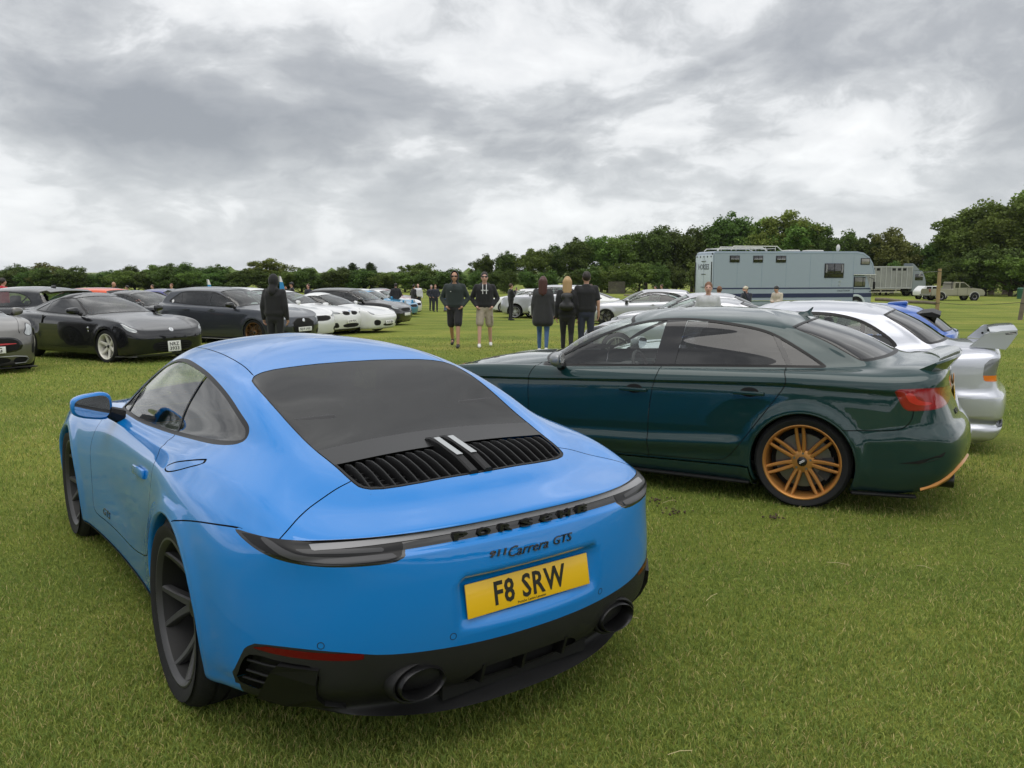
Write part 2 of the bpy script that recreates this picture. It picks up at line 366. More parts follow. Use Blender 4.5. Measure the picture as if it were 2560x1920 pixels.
class Body:
    def __init__(s, net, ku=8, kv=8, disp=None, iters=2):
        G, tu, tv = spline_grid(np.asarray(net, float), ku, kv, iters)
        if disp: G = disp(G)
        G[:, 0, 1] = 0; G[:, -1, 1] = 0; G[-1, :, 1] = 0
        J, I, _ = G.shape; m = np.array([1, -1, 1])
        E = np.concatenate([(G[:, 1]*m)[:, None], G, (G[:, -2]*m)[:, None]], 1)
        du = E[:, 2:]-E[:, :-2]
        E2 = np.concatenate([G[:1]*2-G[1:2], G, (G[-2]*m)[None]], 0); dv = E2[2:]-E2[:-2]
        N = np.cross(du, dv); ln = np.linalg.norm(N, axis=2, keepdims=True); N = N/np.maximum(ln, 1e-9)
        k = np.unravel_index(np.argmax(G[:, :, 1]), G.shape[:2]); flip = N[k][1] < 0
        if flip: N = -N
        N[:, 0, 1] = 0; N[:, -1, 1] = 0; N[-1, :, 1] = 0
        bad = (ln[..., 0] < 1e-7); N[bad] = (0, 0, 1)
        N /= np.maximum(np.linalg.norm(N, axis=2, keepdims=True), 1e-9)
        idx = np.arange(J*I).reshape(J, I)
        q = np.stack([idx[:-1, :-1], idx[:-1, 1:], idx[1:, 1:], idx[1:, :-1]], -1).reshape(-1, 4)
        if flip: q = q[:, ::-1]
        V = G.reshape(-1, 3); Nn = N.reshape(-1, 3)
        s.V = np.vstack([V, V*m]); s.N = np.vstack([Nn, Nn*m])
        UU, LL = np.meshgrid(tu, tv); s.U = np.tile(UU.ravel(), 2); s.L = np.tile(LL.ravel(), 2)
        F = np.vstack([q, q[:, ::-1]+J*I]); s.F = np.full((len(F), 6), -1); s.F[:, :4] = F
        s.T = np.array(['body']*len(F), dtype=object); s.G = G
    def vals(s, f):
        X = s.F.copy(); X[X < 0] = np.repeat(s.F[:, :1], 6, 1)[X < 0]; return f[X]
    def cen(s):
        v = s.vals(s.V[:, 0]); return v.mean(1), s.vals(np.abs(s.V[:, 1])).mean(1), s.vals(s.V[:, 2]).mean(1)
    def cut(s, field, new, src=('body',), where=None):
        """faces where field < 0 become `new`; faces crossing zero are split along it"""
        src = (src,) if isinstance(src, str) else src
        f = field(s); X = s.vals(f); ok = np.isin(s.T.astype(str), src)
        if where is not None:
            cx, cy, cz = s.cen(); ok &= where(cx, cy, cz, s.vals(s.U).mean(1), s.vals(s.L).mean(1))
        ins = ok & (X.max(1) < 0); mixd = ok & (X.max(1) >= 0) & (X.min(1) < 0)
        s.T[ins] = new; cache = {}; nV = [s.V]; nN = [s.N]; nU = [s.U]; nL = [s.L]; cnt = len(s.V); addF = []; addT = []; rim = []
        VV, NN, UU, LL = [], [], [], []
        for i in np.nonzero(mixd)[0]:
            poly = [k for k in s.F[i] if k >= 0]; A = []; B = []; n = len(poly)
            for a in range(n):
                p, q = poly[a], poly[(a+1) % n]; fp, fq = f[p], f[q]
                (A if fp < 0 else B).append(p)
                if (fp < 0) != (fq < 0):
                    key = (p, q) if p < q else (q, p)
                    if key not in cache:
                        t = fp/(fp-fq); VV.append(s.V[p]+(s.V[q]-s.V[p])*t); nn = s.N[p]+(s.N[q]-s.N[p])*t
                        NN.append(nn/max(1e-9, np.linalg.norm(nn))); UU.append(s.U[p]+(s.U[q]-s.U[p])*t); LL.append(s.L[p]+(s.L[q]-s.L[p])*t)
                        cache[key] = cnt; rim.append(cnt); cnt += 1
                    A.append(cache[key]); B.append(cache[key])
            old = s.T[i]; s.T[i] = '_dead'
            for poly2, tg in ((A, new), (B, old)):
                if len(poly2) < 3: continue
                if len(poly2) > 6: poly2 = poly2[:6]
                addF.append(poly2+[-1]*(6-len(poly2))); addT.append(tg)
        if VV:
            s.V = np.vstack([s.V, VV]); s.N = np.vstack([s.N, NN]); s.U = np.concatenate([s.U, UU]); s.L = np.concatenate([s.L, LL])
            s.F = np.vstack([s.F, np.array(addF)]); s.T = np.concatenate([s.T, np.array(addT, dtype=object)])
            k = s.T != '_dead'; s.F = s.F[k]; s.T = s.T[k]
        return rim
    def seam(s, pts, w, plane, new='gap', src=('body',), where=None, smooth=2, near=.035, closed=False):
        """cut a narrow band along a polyline drawn in the 'side', 'top' or 'rear' view"""
        src = (src,) if isinstance(src, str) else src
        pts = np.asarray(pts, float)
        if closed: pts = np.vstack([chaikin(pts, smooth), chaikin(pts, smooth)[:1]])
        elif smooth: pts = chaikin(pts, smooth, False)
        def co(q): return {'side': q[:, [0, 2]], 'rear': np.stack([np.abs(q[:, 1]), q[:, 2]], 1), 'top': np.stack([q[:, 0], np.abs(q[:, 1])], 1)}[plane]
        n = len(pts)-1
        for sr in src:
            d, t = sd_line(co(s.V), pts); D = s.vals(d); T = s.vals(t)
            ok = (s.T == sr) & (np.abs(D).min(1) < near) & (np.abs(D).max(1) < near*2)
            if not closed: ok &= (T.max(1) > -.02) & (T.min(1) < n+.02)
            if where is not None:
                cx, cy, cz = s.cen(); ok &= where(cx, cy, cz, s.vals(s.U).mean(1), s.vals(s.L).mean(1))
            s.T[ok] = '_near'
            s.cut(lambda q: sd_line(co(q.V), pts)[0]-w, '_half', src='_near')
            s.cut(lambda q: -w-sd_line(co(q.V), pts)[0], new, src='_half')
            s.T[(s.T == '_near') | (s.T == '_half')] = sr
    def panels(s, tagname, namer, mat, parent, small=40, **k):
        """connected pieces of a tag, each built as its own panel; crumbs join the biggest"""
        idx = np.nonzero(s.T == tagname)[0]; par = np.arange(len(s.V))
        # weld the two half-shells along the centre line
        key = {}
        for i in np.nonzero(np.abs(s.V[:, 1]) < 1e-6)[0]:
            kk = (round(s.V[i, 0], 5), round(s.V[i, 2], 5)); key.setdefault(kk, i); par[i] = key[kk]
        def find(a):
            while par[a] != a: par[a] = par[par[a]]; a = par[a]
            return a
        for i in idx:
            f = [v for v in s.F[i] if v >= 0]; r = find(f[0])
            for v in f[1:]: par[find(v)] = r
        comp = {}
        for i in idx: comp.setdefault(find(s.F[i][0]), []).append(i)
        L = sorted(comp.values(), key=len, reverse=True); big = [L[0]]
        for c in L[1:]:
            if len(c) >= small: big.append(c)
            else: big[0] = big[0]+c
        objs = []
        for c in big:
            t = '_p%d' % len(objs); s.T[np.array(c)] = t
            cx, cy, cz = s.cen(); m = s.T == t
            sy = s.vals(s.V[:, 1]).mean(1)[m].mean()
            objs.append(s.build(t, namer(cx[m].mean(), sy, cz[m].mean(), len(c), s.vals(s.V[:, 0])[m].min(), s.vals(s.V[:, 0])[m].max()), mat, parent, **k)); s.T[m] = tagname
        return objs
    # fields -------------------------------------------------------------
    def side(s, poly, grow=0.0): return sd_poly(s.V[:, [0, 2]], poly)-grow
    def rear(s, poly, grow=0.0): return sd_poly(np.stack([np.abs(s.V[:, 1]), s.V[:, 2]], 1), poly)-grow
    def top(s, poly, grow=0.0): return sd_poly(np.stack([s.V[:, 0], np.abs(s.V[:, 1])], 1), poly)-grow
    def uz(s, poly, grow=0.0): return sd_poly(np.stack([s.U*.15, s.V[:, 2]], 1), np.asarray(poly)*np.array([.15, 1]))-grow
    def sline(s, pts, w): return d_line(s.V[:, [0, 2]], pts)-w
    def rline(s, pts, w): return d_line(np.stack([np.abs(s.V[:, 1]), s.V[:, 2]], 1), pts)-w
    def tline(s, pts, w): return d_line(np.stack([s.V[:, 0], np.abs(s.V[:, 1])], 1), pts)-w
    def circ(s, x, z, r): return np.hypot(s.V[:, 0]-x, s.V[:, 2]-z)-r
    def build(s, tagname, name, mat, parent, off=0.0, side=0, where=None, flipn=False):
        """make the faces of one tag an object; side +1/-1 takes only the left/right half"""
        k = s.T == tagname
        if side:
            sgn = s.vals(s.V[:, 1]).mean(1); k = k & (sgn*side > 0)
        if where is not None:
            cx, cy, cz = s.cen(); k = k & where(cx, cy, cz)
        F = s.F[k]
        if len(F) == 0: return None
        used = np.unique(F[F >= 0]); rem = np.full(len(s.V), -1); rem[used] = np.arange(len(used))
        V = s.V[used] + s.N[used]*off; N = s.N[used]
        faces = [[rem[v] for v in f if v >= 0] for f in F]
        if flipn: faces = [f[::-1] for f in faces]; N = -N
        me = mesh_np(name, V, faces, mat, True, N)
        return link(name, me, parent)
    def project(s, co, axis):
        """height of the skin along an axis ('y' outward side, 'x' rear/front) near the given points; simple nearest search"""
        pass
    def nearest(s, pts, cols, sgn=None):
        """for 2-D pts in the given coordinate columns, return skin point+normal (inverse-distance of the 4 closest)"""
        V = s.V; ok = np.ones(len(V), bool) if sgn is None else sgn(V)
        Q = V[ok][:, cols]; P3 = V[ok]; N3 = s.N[ok]; out = []; on = []
        for p in np.asarray(pts, float):
            d = ((Q-p)**2).sum(1); i = np.argpartition(d, 6)[:6]; w = 1/(d[i]+1e-7); w /= w.sum()
            v = (P3[i]*w[:, None]).sum(0); v[list(cols)] = p; out.append(v); n = (N3[i]*w[:, None]).sum(0); on.append(n/np.linalg.norm(n))
        return np.array(out), np.array(on)
def arch_lip(b, rim, xw, zw, side, depth, mat, parent, name='arch_lip', bead=0.0):
    """turned-in flange along a wheel opening"""
    P = np.array([b.V[i] for i in rim if b.V[i][1]*side > 0 and abs(b.V[i][0]-xw) < .6])
    if len(P) < 4: return
    a = np.arctan2(P[:, 2]-zw, P[:, 0]-xw); a = np.where(a < -PI/2, a+2*PI, a); P = P[np.argsort(a)]
    ang = np.sort(a)
    V = []; F = []; n = len(P)
    for k in range(n):
        o = P[k]; rad = np.array([math.cos(ang[k]), 0, math.sin(ang[k])])
        V += [o, o + np.array([0, .004*side, 0]) - rad*.007, o + np.array([0, -.010*side, 0])-rad*.014, o + np.array([0, -depth*side, 0])-rad*.014]
    for k in range(n-1):
        for j in range(3):
            q = (k*4+j, k*4+j+1, (k+1)*4+j+1, (k+1)*4+j); F.append(q if side < 0 else q[::-1])
    link(name, mesh_np(name, V, F, mat, True), parent)
def wheel_parts(r, w, rr, style, rim_mat, tyre_mat, n=7, dark=None, cap=None, barrel=None, fine=True, concave=.035, hubr=.075):
    """meshes of one wheel with its outer face towards +y: [(name, mesh, parent-index)]"""
    seg = 56 if fine else 28; h = w/2; out = []
    T = MB()
    prof = [(rr-.008, -h+.02), (rr+.010, -h+.004), (rr+.030, -h-.004), ((r+rr)/2+.01, -h-.010), (r-.028, -h+.002), (r-.010, -h+.018), (r-.001, -h+.045)]
    groov = [-.55, -.2, .2, .55] if fine else []
    for g in groov:
        y = g*h; prof += [(r, y-.008), (r-.008, y-.005), (r-.008, y+.005), (r, y+.008)]
    prof += [(r-.001, h-.045), (r-.010, h-.018), (r-.028, h-.002), (r-.04, h+.004), ((r+rr)/2+.012, h+.010), ((r+rr)/2, h+.009), (rr+.030, h+.004), (rr+.012, h-.002), (rr+.004, h-.006), (rr-.008, h-.02)]
    T.lathe(prof, seg, 'y')
    out.append(('tyre', T, tyre_mat))
    B = MB(); z0 = h-.004
    if barrel is None: BB = B
    else: BB = MB(); out.append(('rim_barrel', BB, barrel))
    B.lathe([(rr+.010, z0-.004), (rr+.009, z0+.003), (rr+.002, z0+.004), (rr-.006, z0-.004), (rr-.012, z0-.016)], seg, 'y')
    BB.lathe([(rr-.012, z0-.016), (rr-.018, z0-.05), (rr-.03, -h+.05), (rr-.01, -h+.02)], seg, 'y')
    def spoke(a0, a1, r0, r1, w0, w1, y0, y1, d=.035, bow=0.0):
        K = 7 if fine else 4; V = []; F = []
        for i in range(K):
            t = i/(K-1); rad = r0+(r1-r0)*t; a = a0+(a1-a0)*t; ww = w0+(w1-w0)*t
            yy = y0+(y1-y0)*(t**1.6) + bow*math.sin(PI*t); dd = d*(1-.35*t)
            ca, sa = math.cos(a), math.sin(a)
            for (o, dy) in ((-ww/2, -dd), (-ww/2, -.007), (-ww/2+min(.006, ww*.3), 0), (ww/2-min(.006, ww*.3), 0), (ww/2, -.007), (ww/2, -dd)):
                V.append((rad*ca-o*sa, yy+dy, rad*sa+o*ca))
        for i in range(K-1):
            for j in range(6):
                F.append((i*6+j, (i+1)*6+j, (i+1)*6+(j+1) % 6, i*6+(j+1) % 6))
        B.add(V, F, True)
    yc, yr = z0-concave-.01, z0-.012
    for k in range(n):
        a = 2*PI*k/n + PI/2
        if style == 'twin':
            k7 = 7/n
            for sg in (-1, 1): spoke(a+sg*.19*k7, a+sg*.095*k7, hubr*.75, rr-.006, .027, .021, yc, yr)
        elif style == 'y':
            g = .62*PI/n
            for sg in (-1, 1):
                spoke(a+sg*.02, a+sg*g*.75, hubr*.7, rr-.006, .040, .027, yc, yr, .045)
        elif style == 'single': spoke(a, a, hubr*.7, rr-.006, .062, .046, yc, yr, .04)
        elif style == 'thick': spoke(a, a, hubr*.7, rr-.006, .075, .085, yc, yr, .04)
        elif style == 'mesh':
            g = .9*PI/n
            for sg in (-1, 1): spoke(a, a+sg*g*1.0, hubr*.75, rr-.006, .017, .012, yc, yr, .025)
    B.lathe([(0.0, yc+.004), (hubr*.45, yc+.004), (hubr*.8, yc+.001), (hubr, yc-.006), (hubr*1.02, yc-.05)], 24 if fine else 14, 'y')
    out.append(('rim', B, rim_mat))
    D = MB(); D.lathe([(.06, yc-.055), (rr*.74, yc-.055), (rr*.74, yc-.085), (.06, yc-.085)], 32 if fine else 18, 'y', close=True)
    out.append(('brake_disc', D, pbr('brake_steel', (.22, .21, .20), .38, .9)))
    if fine:
        C = MB(); a0 = PI*.92 if False else .35
        C.lathe([(rr*.50, yc-.045), (rr*.80, yc-.040), (rr*.82, yc-.10), (rr*.50, yc-.10)], 8, 'y', close=True, a0=a0, a1=a0+.9)
        out.append(('brake_caliper', C, pbr('caliper_dark', (.05, .05, .052), .45)))
        K = MB(); K.lathe([(0, yc+.014), (.026, yc+.013), (.032, yc+.009), (.034, yc+.002)], 22, 'y')
        out.append(('centre_cap', K, cap or pbr('cap_black', (.012, .012, .013), .25)))
        if style != 'y':
            N_ = MB()
            for k in range(5):
                a = 2*PI*k/5+.3; c = (hubr*.72*math.cos(a), 0, hubr*.72*math.sin(a))
                N_.lathe([(0, yc+.004), (.0075, yc+.0045), (.0085, yc-.002), (.010, yc-.004)], 8, 'y', c=c)
            out.append(('wheel_bolt', N_, pbr('bolt_steel', (.3, .3, .3), .35, 1)))
    K2 = MB(); K2.lathe([(0, -h*.1), (rr-.03, -h*.1)], 20, 'y')
    out.append(('wheel_back', K2, pbr('void_black', (.004, .004, .004), .9)))
    return out
WHEEL_CACHE = {}
def put_wheel(parent, key, x, y, z, side, toe=0.0, camber=0.0, **k):
    """wheel empty-less: the tyre is the part, the rest are its sub-parts"""
    kk = key
    if kk not in WHEEL_CACHE:
        lst = []
        for nm, mb, mat in wheel_parts(**k):
            me = bpy.data.meshes.new(nm); me.from_pydata([tuple(v) for v in mb.V], [], mb.F); me.materials.append(mat)
            me.polygons.foreach_set('use_smooth', np.array(mb.S, bool)); me.update()
            bm = bmesh.new(); bm.from_mesh(me); bmesh.ops.recalc_face_normals(bm, faces=bm.faces[:]); bm.to_mesh(me); bm.free()
            me.set_sharp_from_angle(angle=R(40)); lst.append((nm, me))
        WHEEL_CACHE[kk] = lst
    root = None
    spin = random.uniform(0, 6)
    if 'spin' in kk: spin = 0.0
    for nm, me in WHEEL_CACHE[kk]:
        o = bpy.data.objects.new('wheel' if root is None else nm, me); COL.objects.link(o)
        if root is None:
            root = o; o.parent = parent; o.location = (x, y, z)
            o.rotation_euler = Euler((camber*side, spin, toe if side > 0 else PI+toe), 'ZXY') if False else (0, 0, 0)
            o.rotation_mode = 'XYZ'
            M = Matrix.Rotation((0 if side > 0 else PI)+toe, 3, 'Z') @ Matrix.Rotation(camber, 3, 'X') @ Matrix.Rotation(spin, 3, 'Y')
            o.rotation_euler = M.to_euler()
        else: o.parent = root
    return root
def wheel_well(parent, x, y, z, r, side, depth, mat):
    m = MB(); m.lathe([(r, y-.03*side), (r, y-depth*side), (.05, y-depth*side)], 18, 'y', c=(x, 0, z), a0=-.35, a1=PI+.35)
    m.build('wheel_well', mat, parent)
def plate(parent, txt, M, w=.52, h=.111, yellow=False, lines=None, th=.78, small=None):
    """registration plate with its characters; M maps plate plane (x right, y up, z out)"""
    bm = MB(); bm.rbox((0, 0, 0), (w, h, .006), .004)
    me_o = bm.build('number_plate', pbr('plate_yellow', (.83, .50, .012), .32, coat=.3) if yellow else pbr('plate_white', (.78, .78, .75), .35, coat=.3), parent)
    me_o.matrix_basis = M
    ink = pbr('plate_ink', (.012, .012, .012), .4)
    rows = lines or [txt]; n = len(rows)
    for i, t in enumerate(rows):
        if not t.strip(): continue
        hh = (.079 if n == 1 else h*.33); yy = 0 if n == 1 else (h*.21 if i == 0 else -h*.21)
        ww = min(w*.92, len(t.replace(' ', ''))*hh*.60 + t.count(' ')*hh*.42) if n == 1 else w*.72
        if n == 1 and w > .45: ww = min(w*.90, len(t.replace(' ', ''))*.0535 + t.count(' ')*.034)
        o = put_text('plate_letters', t, ink, me_o, ww, hh, frame((0, yy + (.003 if small else 0), .0038), (1, 0, 0), (0, 1, 0)), extrude=.0012, bold=.018, spacing=1.08)
    if small: put_text('plate_small_print', small, ink, me_o, .12, .0085, frame((0, -h*.41, .0036), (1, 0, 0), (0, 1, 0)), extrude=.0004)
    return me_o
def solid(b, mb_fn): pass
# ================================================================== shared car materials
M_TYRE = pbr('tyre_rubber', (.014, .014, .0145), .8, spec=.3, vary=.25, vscale=30, bump=.15, bscale=120)
M_SATIN = pbr('satin_black_plastic', (.009, .009, .0095), .48, spec=.3, vary=.1, bump=.12, bscale=900)
M_GLOSSB = pbr('gloss_black', (.008, .008, .009), .12, coat=.6)
M_VOID = pbr('void_black', (.004, .004, .004), .9)
M_UNDER = pbr('underbody', (.012, .012, .012), .85)
M_TRIMB = pbr('window_rubber', (.008, .008, .0085), .42, spec=.3)
M_INT = pbr('cabin_plastic', (.028, .028, .030), .7)
M_SEAT = pbr('seat_leather', (.022, .022, .024), .55)
M_CHROME = pbr('chrome', (.72, .73, .74), .12, 1.0)
M_RED = pbr('red_lens', (.26, .004, .008), .12, coat=1.0)
M_REDD = pbr('dark_red_lens', (.17, .003, .006), .16, coat=.6)
M_SMOKE = pbr('smoked_lens', (.035, .035, .038), .10, coat=1.0)
M_CLEAR = pbr('clear_lens', (.42, .44, .45), .10, metal=.4, coat=1.0)
M_AMBER = pbr('amber_lens', (.75, .17, .01), .14, coat=1.0)
M_LAMPDARK = pbr('lamp_interior_dark', (.06, .062, .066), .25, metal=.5, coat=1.0)
G_CLEAR = glass('glass_clear', (.84, .90, .87))
G_TINT = glass('glass_privacy', (.06, .06, .063))
G_MID = glass('glass_green_tint', (.55, .63, .60))

def cabin(parent, x0, x1, w, zf, zseat, dash_x, wheel_y, seat_x, rear_x=None, hr=True, top=1.1):
    """floor, dash, steering wheel and seats seen through the glass"""
    f = MB(); f.box(((x0+x1)/2, 0, zf), (x1-x0, 2*w, .03)); f.build('cabin_floor', M_INT, parent)
    d = MB(); d.rbox((dash_x+.12, 0, zseat+.22), (.50, 2*w-.12, .22), .06); d.rbox((dash_x-.13, wheel_y, zseat+.33), (.16, .36, .06), .03); d.build('dashboard', M_INT, parent)
    s = MB(); K = 20
    s.tube([(dash_x-.28+.045*math.sin(2*PI*k/K)*1.2, wheel_y+.18*math.cos(2*PI*k/K), zseat+.30+.165*math.sin(2*PI*k/K)) for k in range(K+1)], .015, 7, caps=False)
    s.tube([(dash_x-.28, wheel_y-.17, zseat+.30), (dash_x-.26, wheel_y, zseat+.28), (dash_x-.28, wheel_y+.17, zseat+.30)], .016, 6)
    s.tube([(dash_x-.27, wheel_y, zseat+.28), (dash_x-.05, wheel_y, zseat+.22)], .03, 6)
    s.build('steering_wheel', M_INT, parent)
    def seat(x, y, sc=1.0):
        q = MB(); q.rbox((x+.22, y, zseat-.03), (.50, .50*sc, .16), .05)
        q.rbox((x-.07, y, zseat+.28), (.15, .48*sc, .62), .05, rot=(0, -.25, 0))
        q.rbox((x-.18, y, zseat+.66), (.10, .26, .18), .045, rot=(0, -.2, 0)); q.build('seat', M_SEAT, parent)
    for y in (-.36, .36): seat(seat_x, y)
    if rear_x is not None:
        q = MB(); q.rbox((rear_x+.2, 0, zseat-.02), (.46, 2*w-.2, .14), .05); q.rbox((rear_x-.08, 0, zseat+.25), (.14, 2*w-.25, .55), .05, rot=(0, -.3, 0))
        for y in (-.38, .38): q.rbox((rear_x-.20, y, zseat+.57), (.09, .24, .14), .04, rot=(0, -.25, 0))
        q.build('rear_seat', M_SEAT, parent)
def mirror(parent, c, size, side, mat, lean=.0, arm=None, glassmat=None):
    """door mirror: pod, glass facing back, foot"""
    V = []; F = []; nu, nv = 20, 12; a, bb, cc = size
    for i in range(nv+1):
        ph = -PI/2 + PI*i/nv
        for k in range(nu):
            th = 2*PI*k/nu
            cx, cy, cz = math.cos(ph)*math.cos(th), math.cos(ph)*math.sin(th), math.sin(ph)
            sg = lambda v, p: math.copysign(abs(v)**p, v)
            x, y, z = sg(cx, .7), sg(cy, .62), sg(cz, .62)
            if x < -.0: x *= .28
            z *= (1 - .22*y*side*1.0) ; z += .10*y*side
            V.append((c[0]+a*x - .25*a*y*side, c[1]+bb*y, c[2]+cc*z))
    for i in range(nv):
        for k in range(nu): F.append((i*nu+k, i*nu+(k+1) % nu, (i+1)*nu+(k+1) % nu, (i+1)*nu+k))
    m = MB(); m.add(V, F, True); pod = m.build('mirror', mat, parent); fix_normals(pod)
    g = MB(); pts = []
    for k in range(24):
        th = 2*PI*k/24; sg = lambda v, p: math.copysign(abs(v)**p, v)
        y, z = sg(math.cos(th), .62), sg(math.sin(th), .62); z2 = z*(1-.22*y*side)+.10*y*side
        pts.append((c[0]-a*.285-.004-.25*a*y*side*.84, c[1]+bb*y*.84, c[2]+cc*z2*.80))
    g.add(pts + [(p[0]+.004, p[1], p[2]) for p in pts], [tuple(range(24)), tuple(range(24, 48))[::-1]] + [(i, 24+i, 24+(i+1) % 24, (i+1) % 24) for i in range(24)])
    o = g.build('mirror_glass', glassmat or pbr('mirror_silver', (.55, .57, .58), .03, 1.0), pod); fix_normals(o)
    if arm is not None:
        f = MB(); f.tube([arm, (c[0]+.01, c[1]-side*bb*.75, c[2]-cc*.55)], [.042, .03], 8); f.build('mirror_foot', M_SATIN, pod)
    return pod

# ================================================================== the blue sports coupe
def build_blue_coupe():
    CX = [3.47, 3.44, 3.30, 3.08, 2.85, 2.45, 2.05, 1.70, 1.20, .70, .35, 0, -.35, -.62, -.83, -.95, -1.015, -1.035]
    CY = [0, .36, .66, .80, .875, .905, .895, .872, .860, .868, .900, .928, .916, .868, .742, .55, .30, 0]
    def lev(z, dy=0.0, x_nose=0.0, x_tail=0.0, dys=None):
        rows = []
        for i in range(18):
            x, y = CX[i], CY[i]
            t = 1 - min(1, i/4); q = max(0, (i-12)/5)
            x += -x_nose*t + x_tail*min(1, q*1.6)
            zz = z[i] if hasattr(z, '__len__') else z
            rows.append((x, max(0, y+(dy if 0 < i < 17 else 0)*(1 if 2 < i < 15 else .4)), zz))
        return rows
    ZB = [.165]*12 + [.225, .258, .255, .238, .222, .22]
    L0 = [(x*.95+.0, y*.86, zb-.03) for x, y, zb in zip(CX, CY, ZB)]
    L1 = lev(ZB, -.04, .10, .12)
    L1b = lev([z+.055 for z in ZB], -.02, .06, .065)
    L2 = lev([.35]*12+[.36]*6, -.006, .03, .018)
    L3 = lev(.52, 0, 0, 0)
    L4 = lev([.45, .46, .50, .56, .62, .655, .66, .665, .665, .67, .68, .69, .69, .69, .69, .69, .69, .69], -.012, 0, .006)
    L5 = [(3.45, 0, 0.52), (3.42, 0.36, 0.53), (3.27, 0.65, 0.58), (3.06, 0.775, 0.65), (2.83, 0.825, 0.725), (2.45, 0.85, 0.765), (2.05, 0.845, 0.765), (1.7, 0.835, 0.765), (1.2, 0.83, 0.77), (0.7, 0.842, 0.785), (0.35, 0.868, 0.805), (0, 0.888, 0.815), (-0.35, 0.872, 0.8025), (-0.62, 0.828, 0.7808), (-0.815, 0.742, 0.773), (-0.925, 0.565, 0.77), (-0.985, 0.295, 0.775), (-1.0, 0, 0.777)]
    L5b = [(3.42, 0, 0.58), (3.39, 0.35, 0.585), (3.24, 0.63, 0.635), (3.04, 0.74, 0.7), (2.81, 0.785, 0.768), (2.45, 0.805, 0.805), (2.05, 0.81, 0.805), (1.7, 0.812, 0.808), (1.2, 0.812, 0.812), (0.7, 0.822, 0.825), (0.35, 0.84, 0.85), (0, 0.85, 0.865), (-0.35, 0.832, 0.8522), (-0.62, 0.79, 0.8227), (-0.79, 0.715, 0.8), (-0.9, 0.545, 0.798), (-0.965, 0.285, 0.804), (-0.98, 0, 0.807)]
    L6 = [(3.38, 0, 0.62), (3.35, 0.34, 0.63), (3.2, 0.6, 0.68), (3.02, 0.7, 0.745), (2.8, 0.735, 0.81), (2.45, 0.75, 0.845), (2.05, 0.772, 0.84), (1.7, 0.788, 0.845), (1.2, 0.792, 0.848), (0.7, 0.797, 0.862), (0.35, 0.808, 0.888), (0, 0.808, 0.908), (-0.35, 0.788, 0.8937), (-0.6, 0.752, 0.8589), (-0.765, 0.695, 0.817), (-0.885, 0.53, 0.814), (-0.955, 0.275, 0.821), (-0.972, 0, 0.824)]
    L6a = [(3.1, 0, 0.72), (3.07, 0.335, 0.725), (2.94, 0.585, 0.745), (2.8, 0.68, 0.785), (2.62, 0.715, 0.82), (2.36, 0.735, 0.85), (2.0, 0.755, 0.85), (1.67, 0.77, 0.854), (1.19, 0.774, 0.858), (0.7, 0.777, 0.873), (0.35, 0.782, 0.9), (0, 0.778, 0.926), (-0.335, 0.752, 0.9158), (-0.55, 0.71, 0.8848), (-0.69, 0.655, 0.846), (-0.8, 0.5, 0.834), (-0.875, 0.26, 0.84), (-0.89, 0, 0.842)]
    L6b = [(2.70, 0, .815), (2.67, .325, .815), (2.56, .57, .812), (2.48, .66, .823), (2.36, .70, .836), (2.18, .72, .85), (1.92, .735, .86), (1.62, .748, .866), (1.16, .752, .873), (.70, .754, .89), (.35, .75, .918), (0, .735, .948), (-.30, .703, .94), (-.49, .655, .912), (-.61, .60, .876), (-.72, .465, .858), (-.79, .245, .863), (-.805, 0, .865)]
    L7 = [(2.13, 0, .945), (2.11, .30, .94), (2.02, .55, .915), (1.93, .655, .89), (1.88, .685, .875), (1.80, .70, .872), (1.66, .708, .876), (1.45, .714, .882), (1.10, .715, .895), (.70, .712, .915), (.35, .70, .945), (.03, .675, .982), (-.20, .635, .985), (-.36, .582, .967), (-.485, .535, .943), (-.60, .42, .916), (-.665, .22, .912), (-.68, 0, .911)]
    L8 = [(1.95, 0, 1.035), (1.93, .28, 1.03), (1.85, .51, 1.005), (1.77, .605, .98), (1.71, .64, .965), (1.63, .655, .965), (1.5, .668, .972), (1.32, .676, .985), (1.0, .68, 1.0), (.66, .676, 1.015), (.36, .665, 1.03), (.05, .635, 1.042), (-.13, .592, 1.036), (-.22, .545, 1.019), (-.275, .495, 1.003), (-.295, .38, .996), (-.31, .2, .993), (-.315, 0, .992)]
    L9 = [(1.72, 0, 1.15), (1.70, .25, 1.145), (1.62, .46, 1.12), (1.54, .55, 1.098), (1.48, .583, 1.085), (1.40, .602, 1.085), (1.29, .615, 1.09), (1.14, .622, 1.1), (.9, .625, 1.11), (.64, .62, 1.115), (.42, .608, 1.12), (.22, .585, 1.125), (.11, .552, 1.125), (.055, .515, 1.119), (.03, .478, 1.112), (.03, .37, 1.106), (.03, .19, 1.103), (.03, 0, 1.102)]
    L10 = [(1.44, 0, 1.25), (1.42, .22, 1.245), (1.35, .41, 1.225), (1.28, .49, 1.205), (1.23, .52, 1.195), (1.17, .538, 1.193), (1.09, .548, 1.195), (.99, .553, 1.198), (.85, .555, 1.20), (.70, .55, 1.2), (.57, .538, 1.2), (.46, .517, 1.2), (.40, .49, 1.2), (.365, .463, 1.20), (.35, .435, 1.20), (.38, .33, 1.208), (.405, .17, 1.213), (.415, 0, 1.215)]
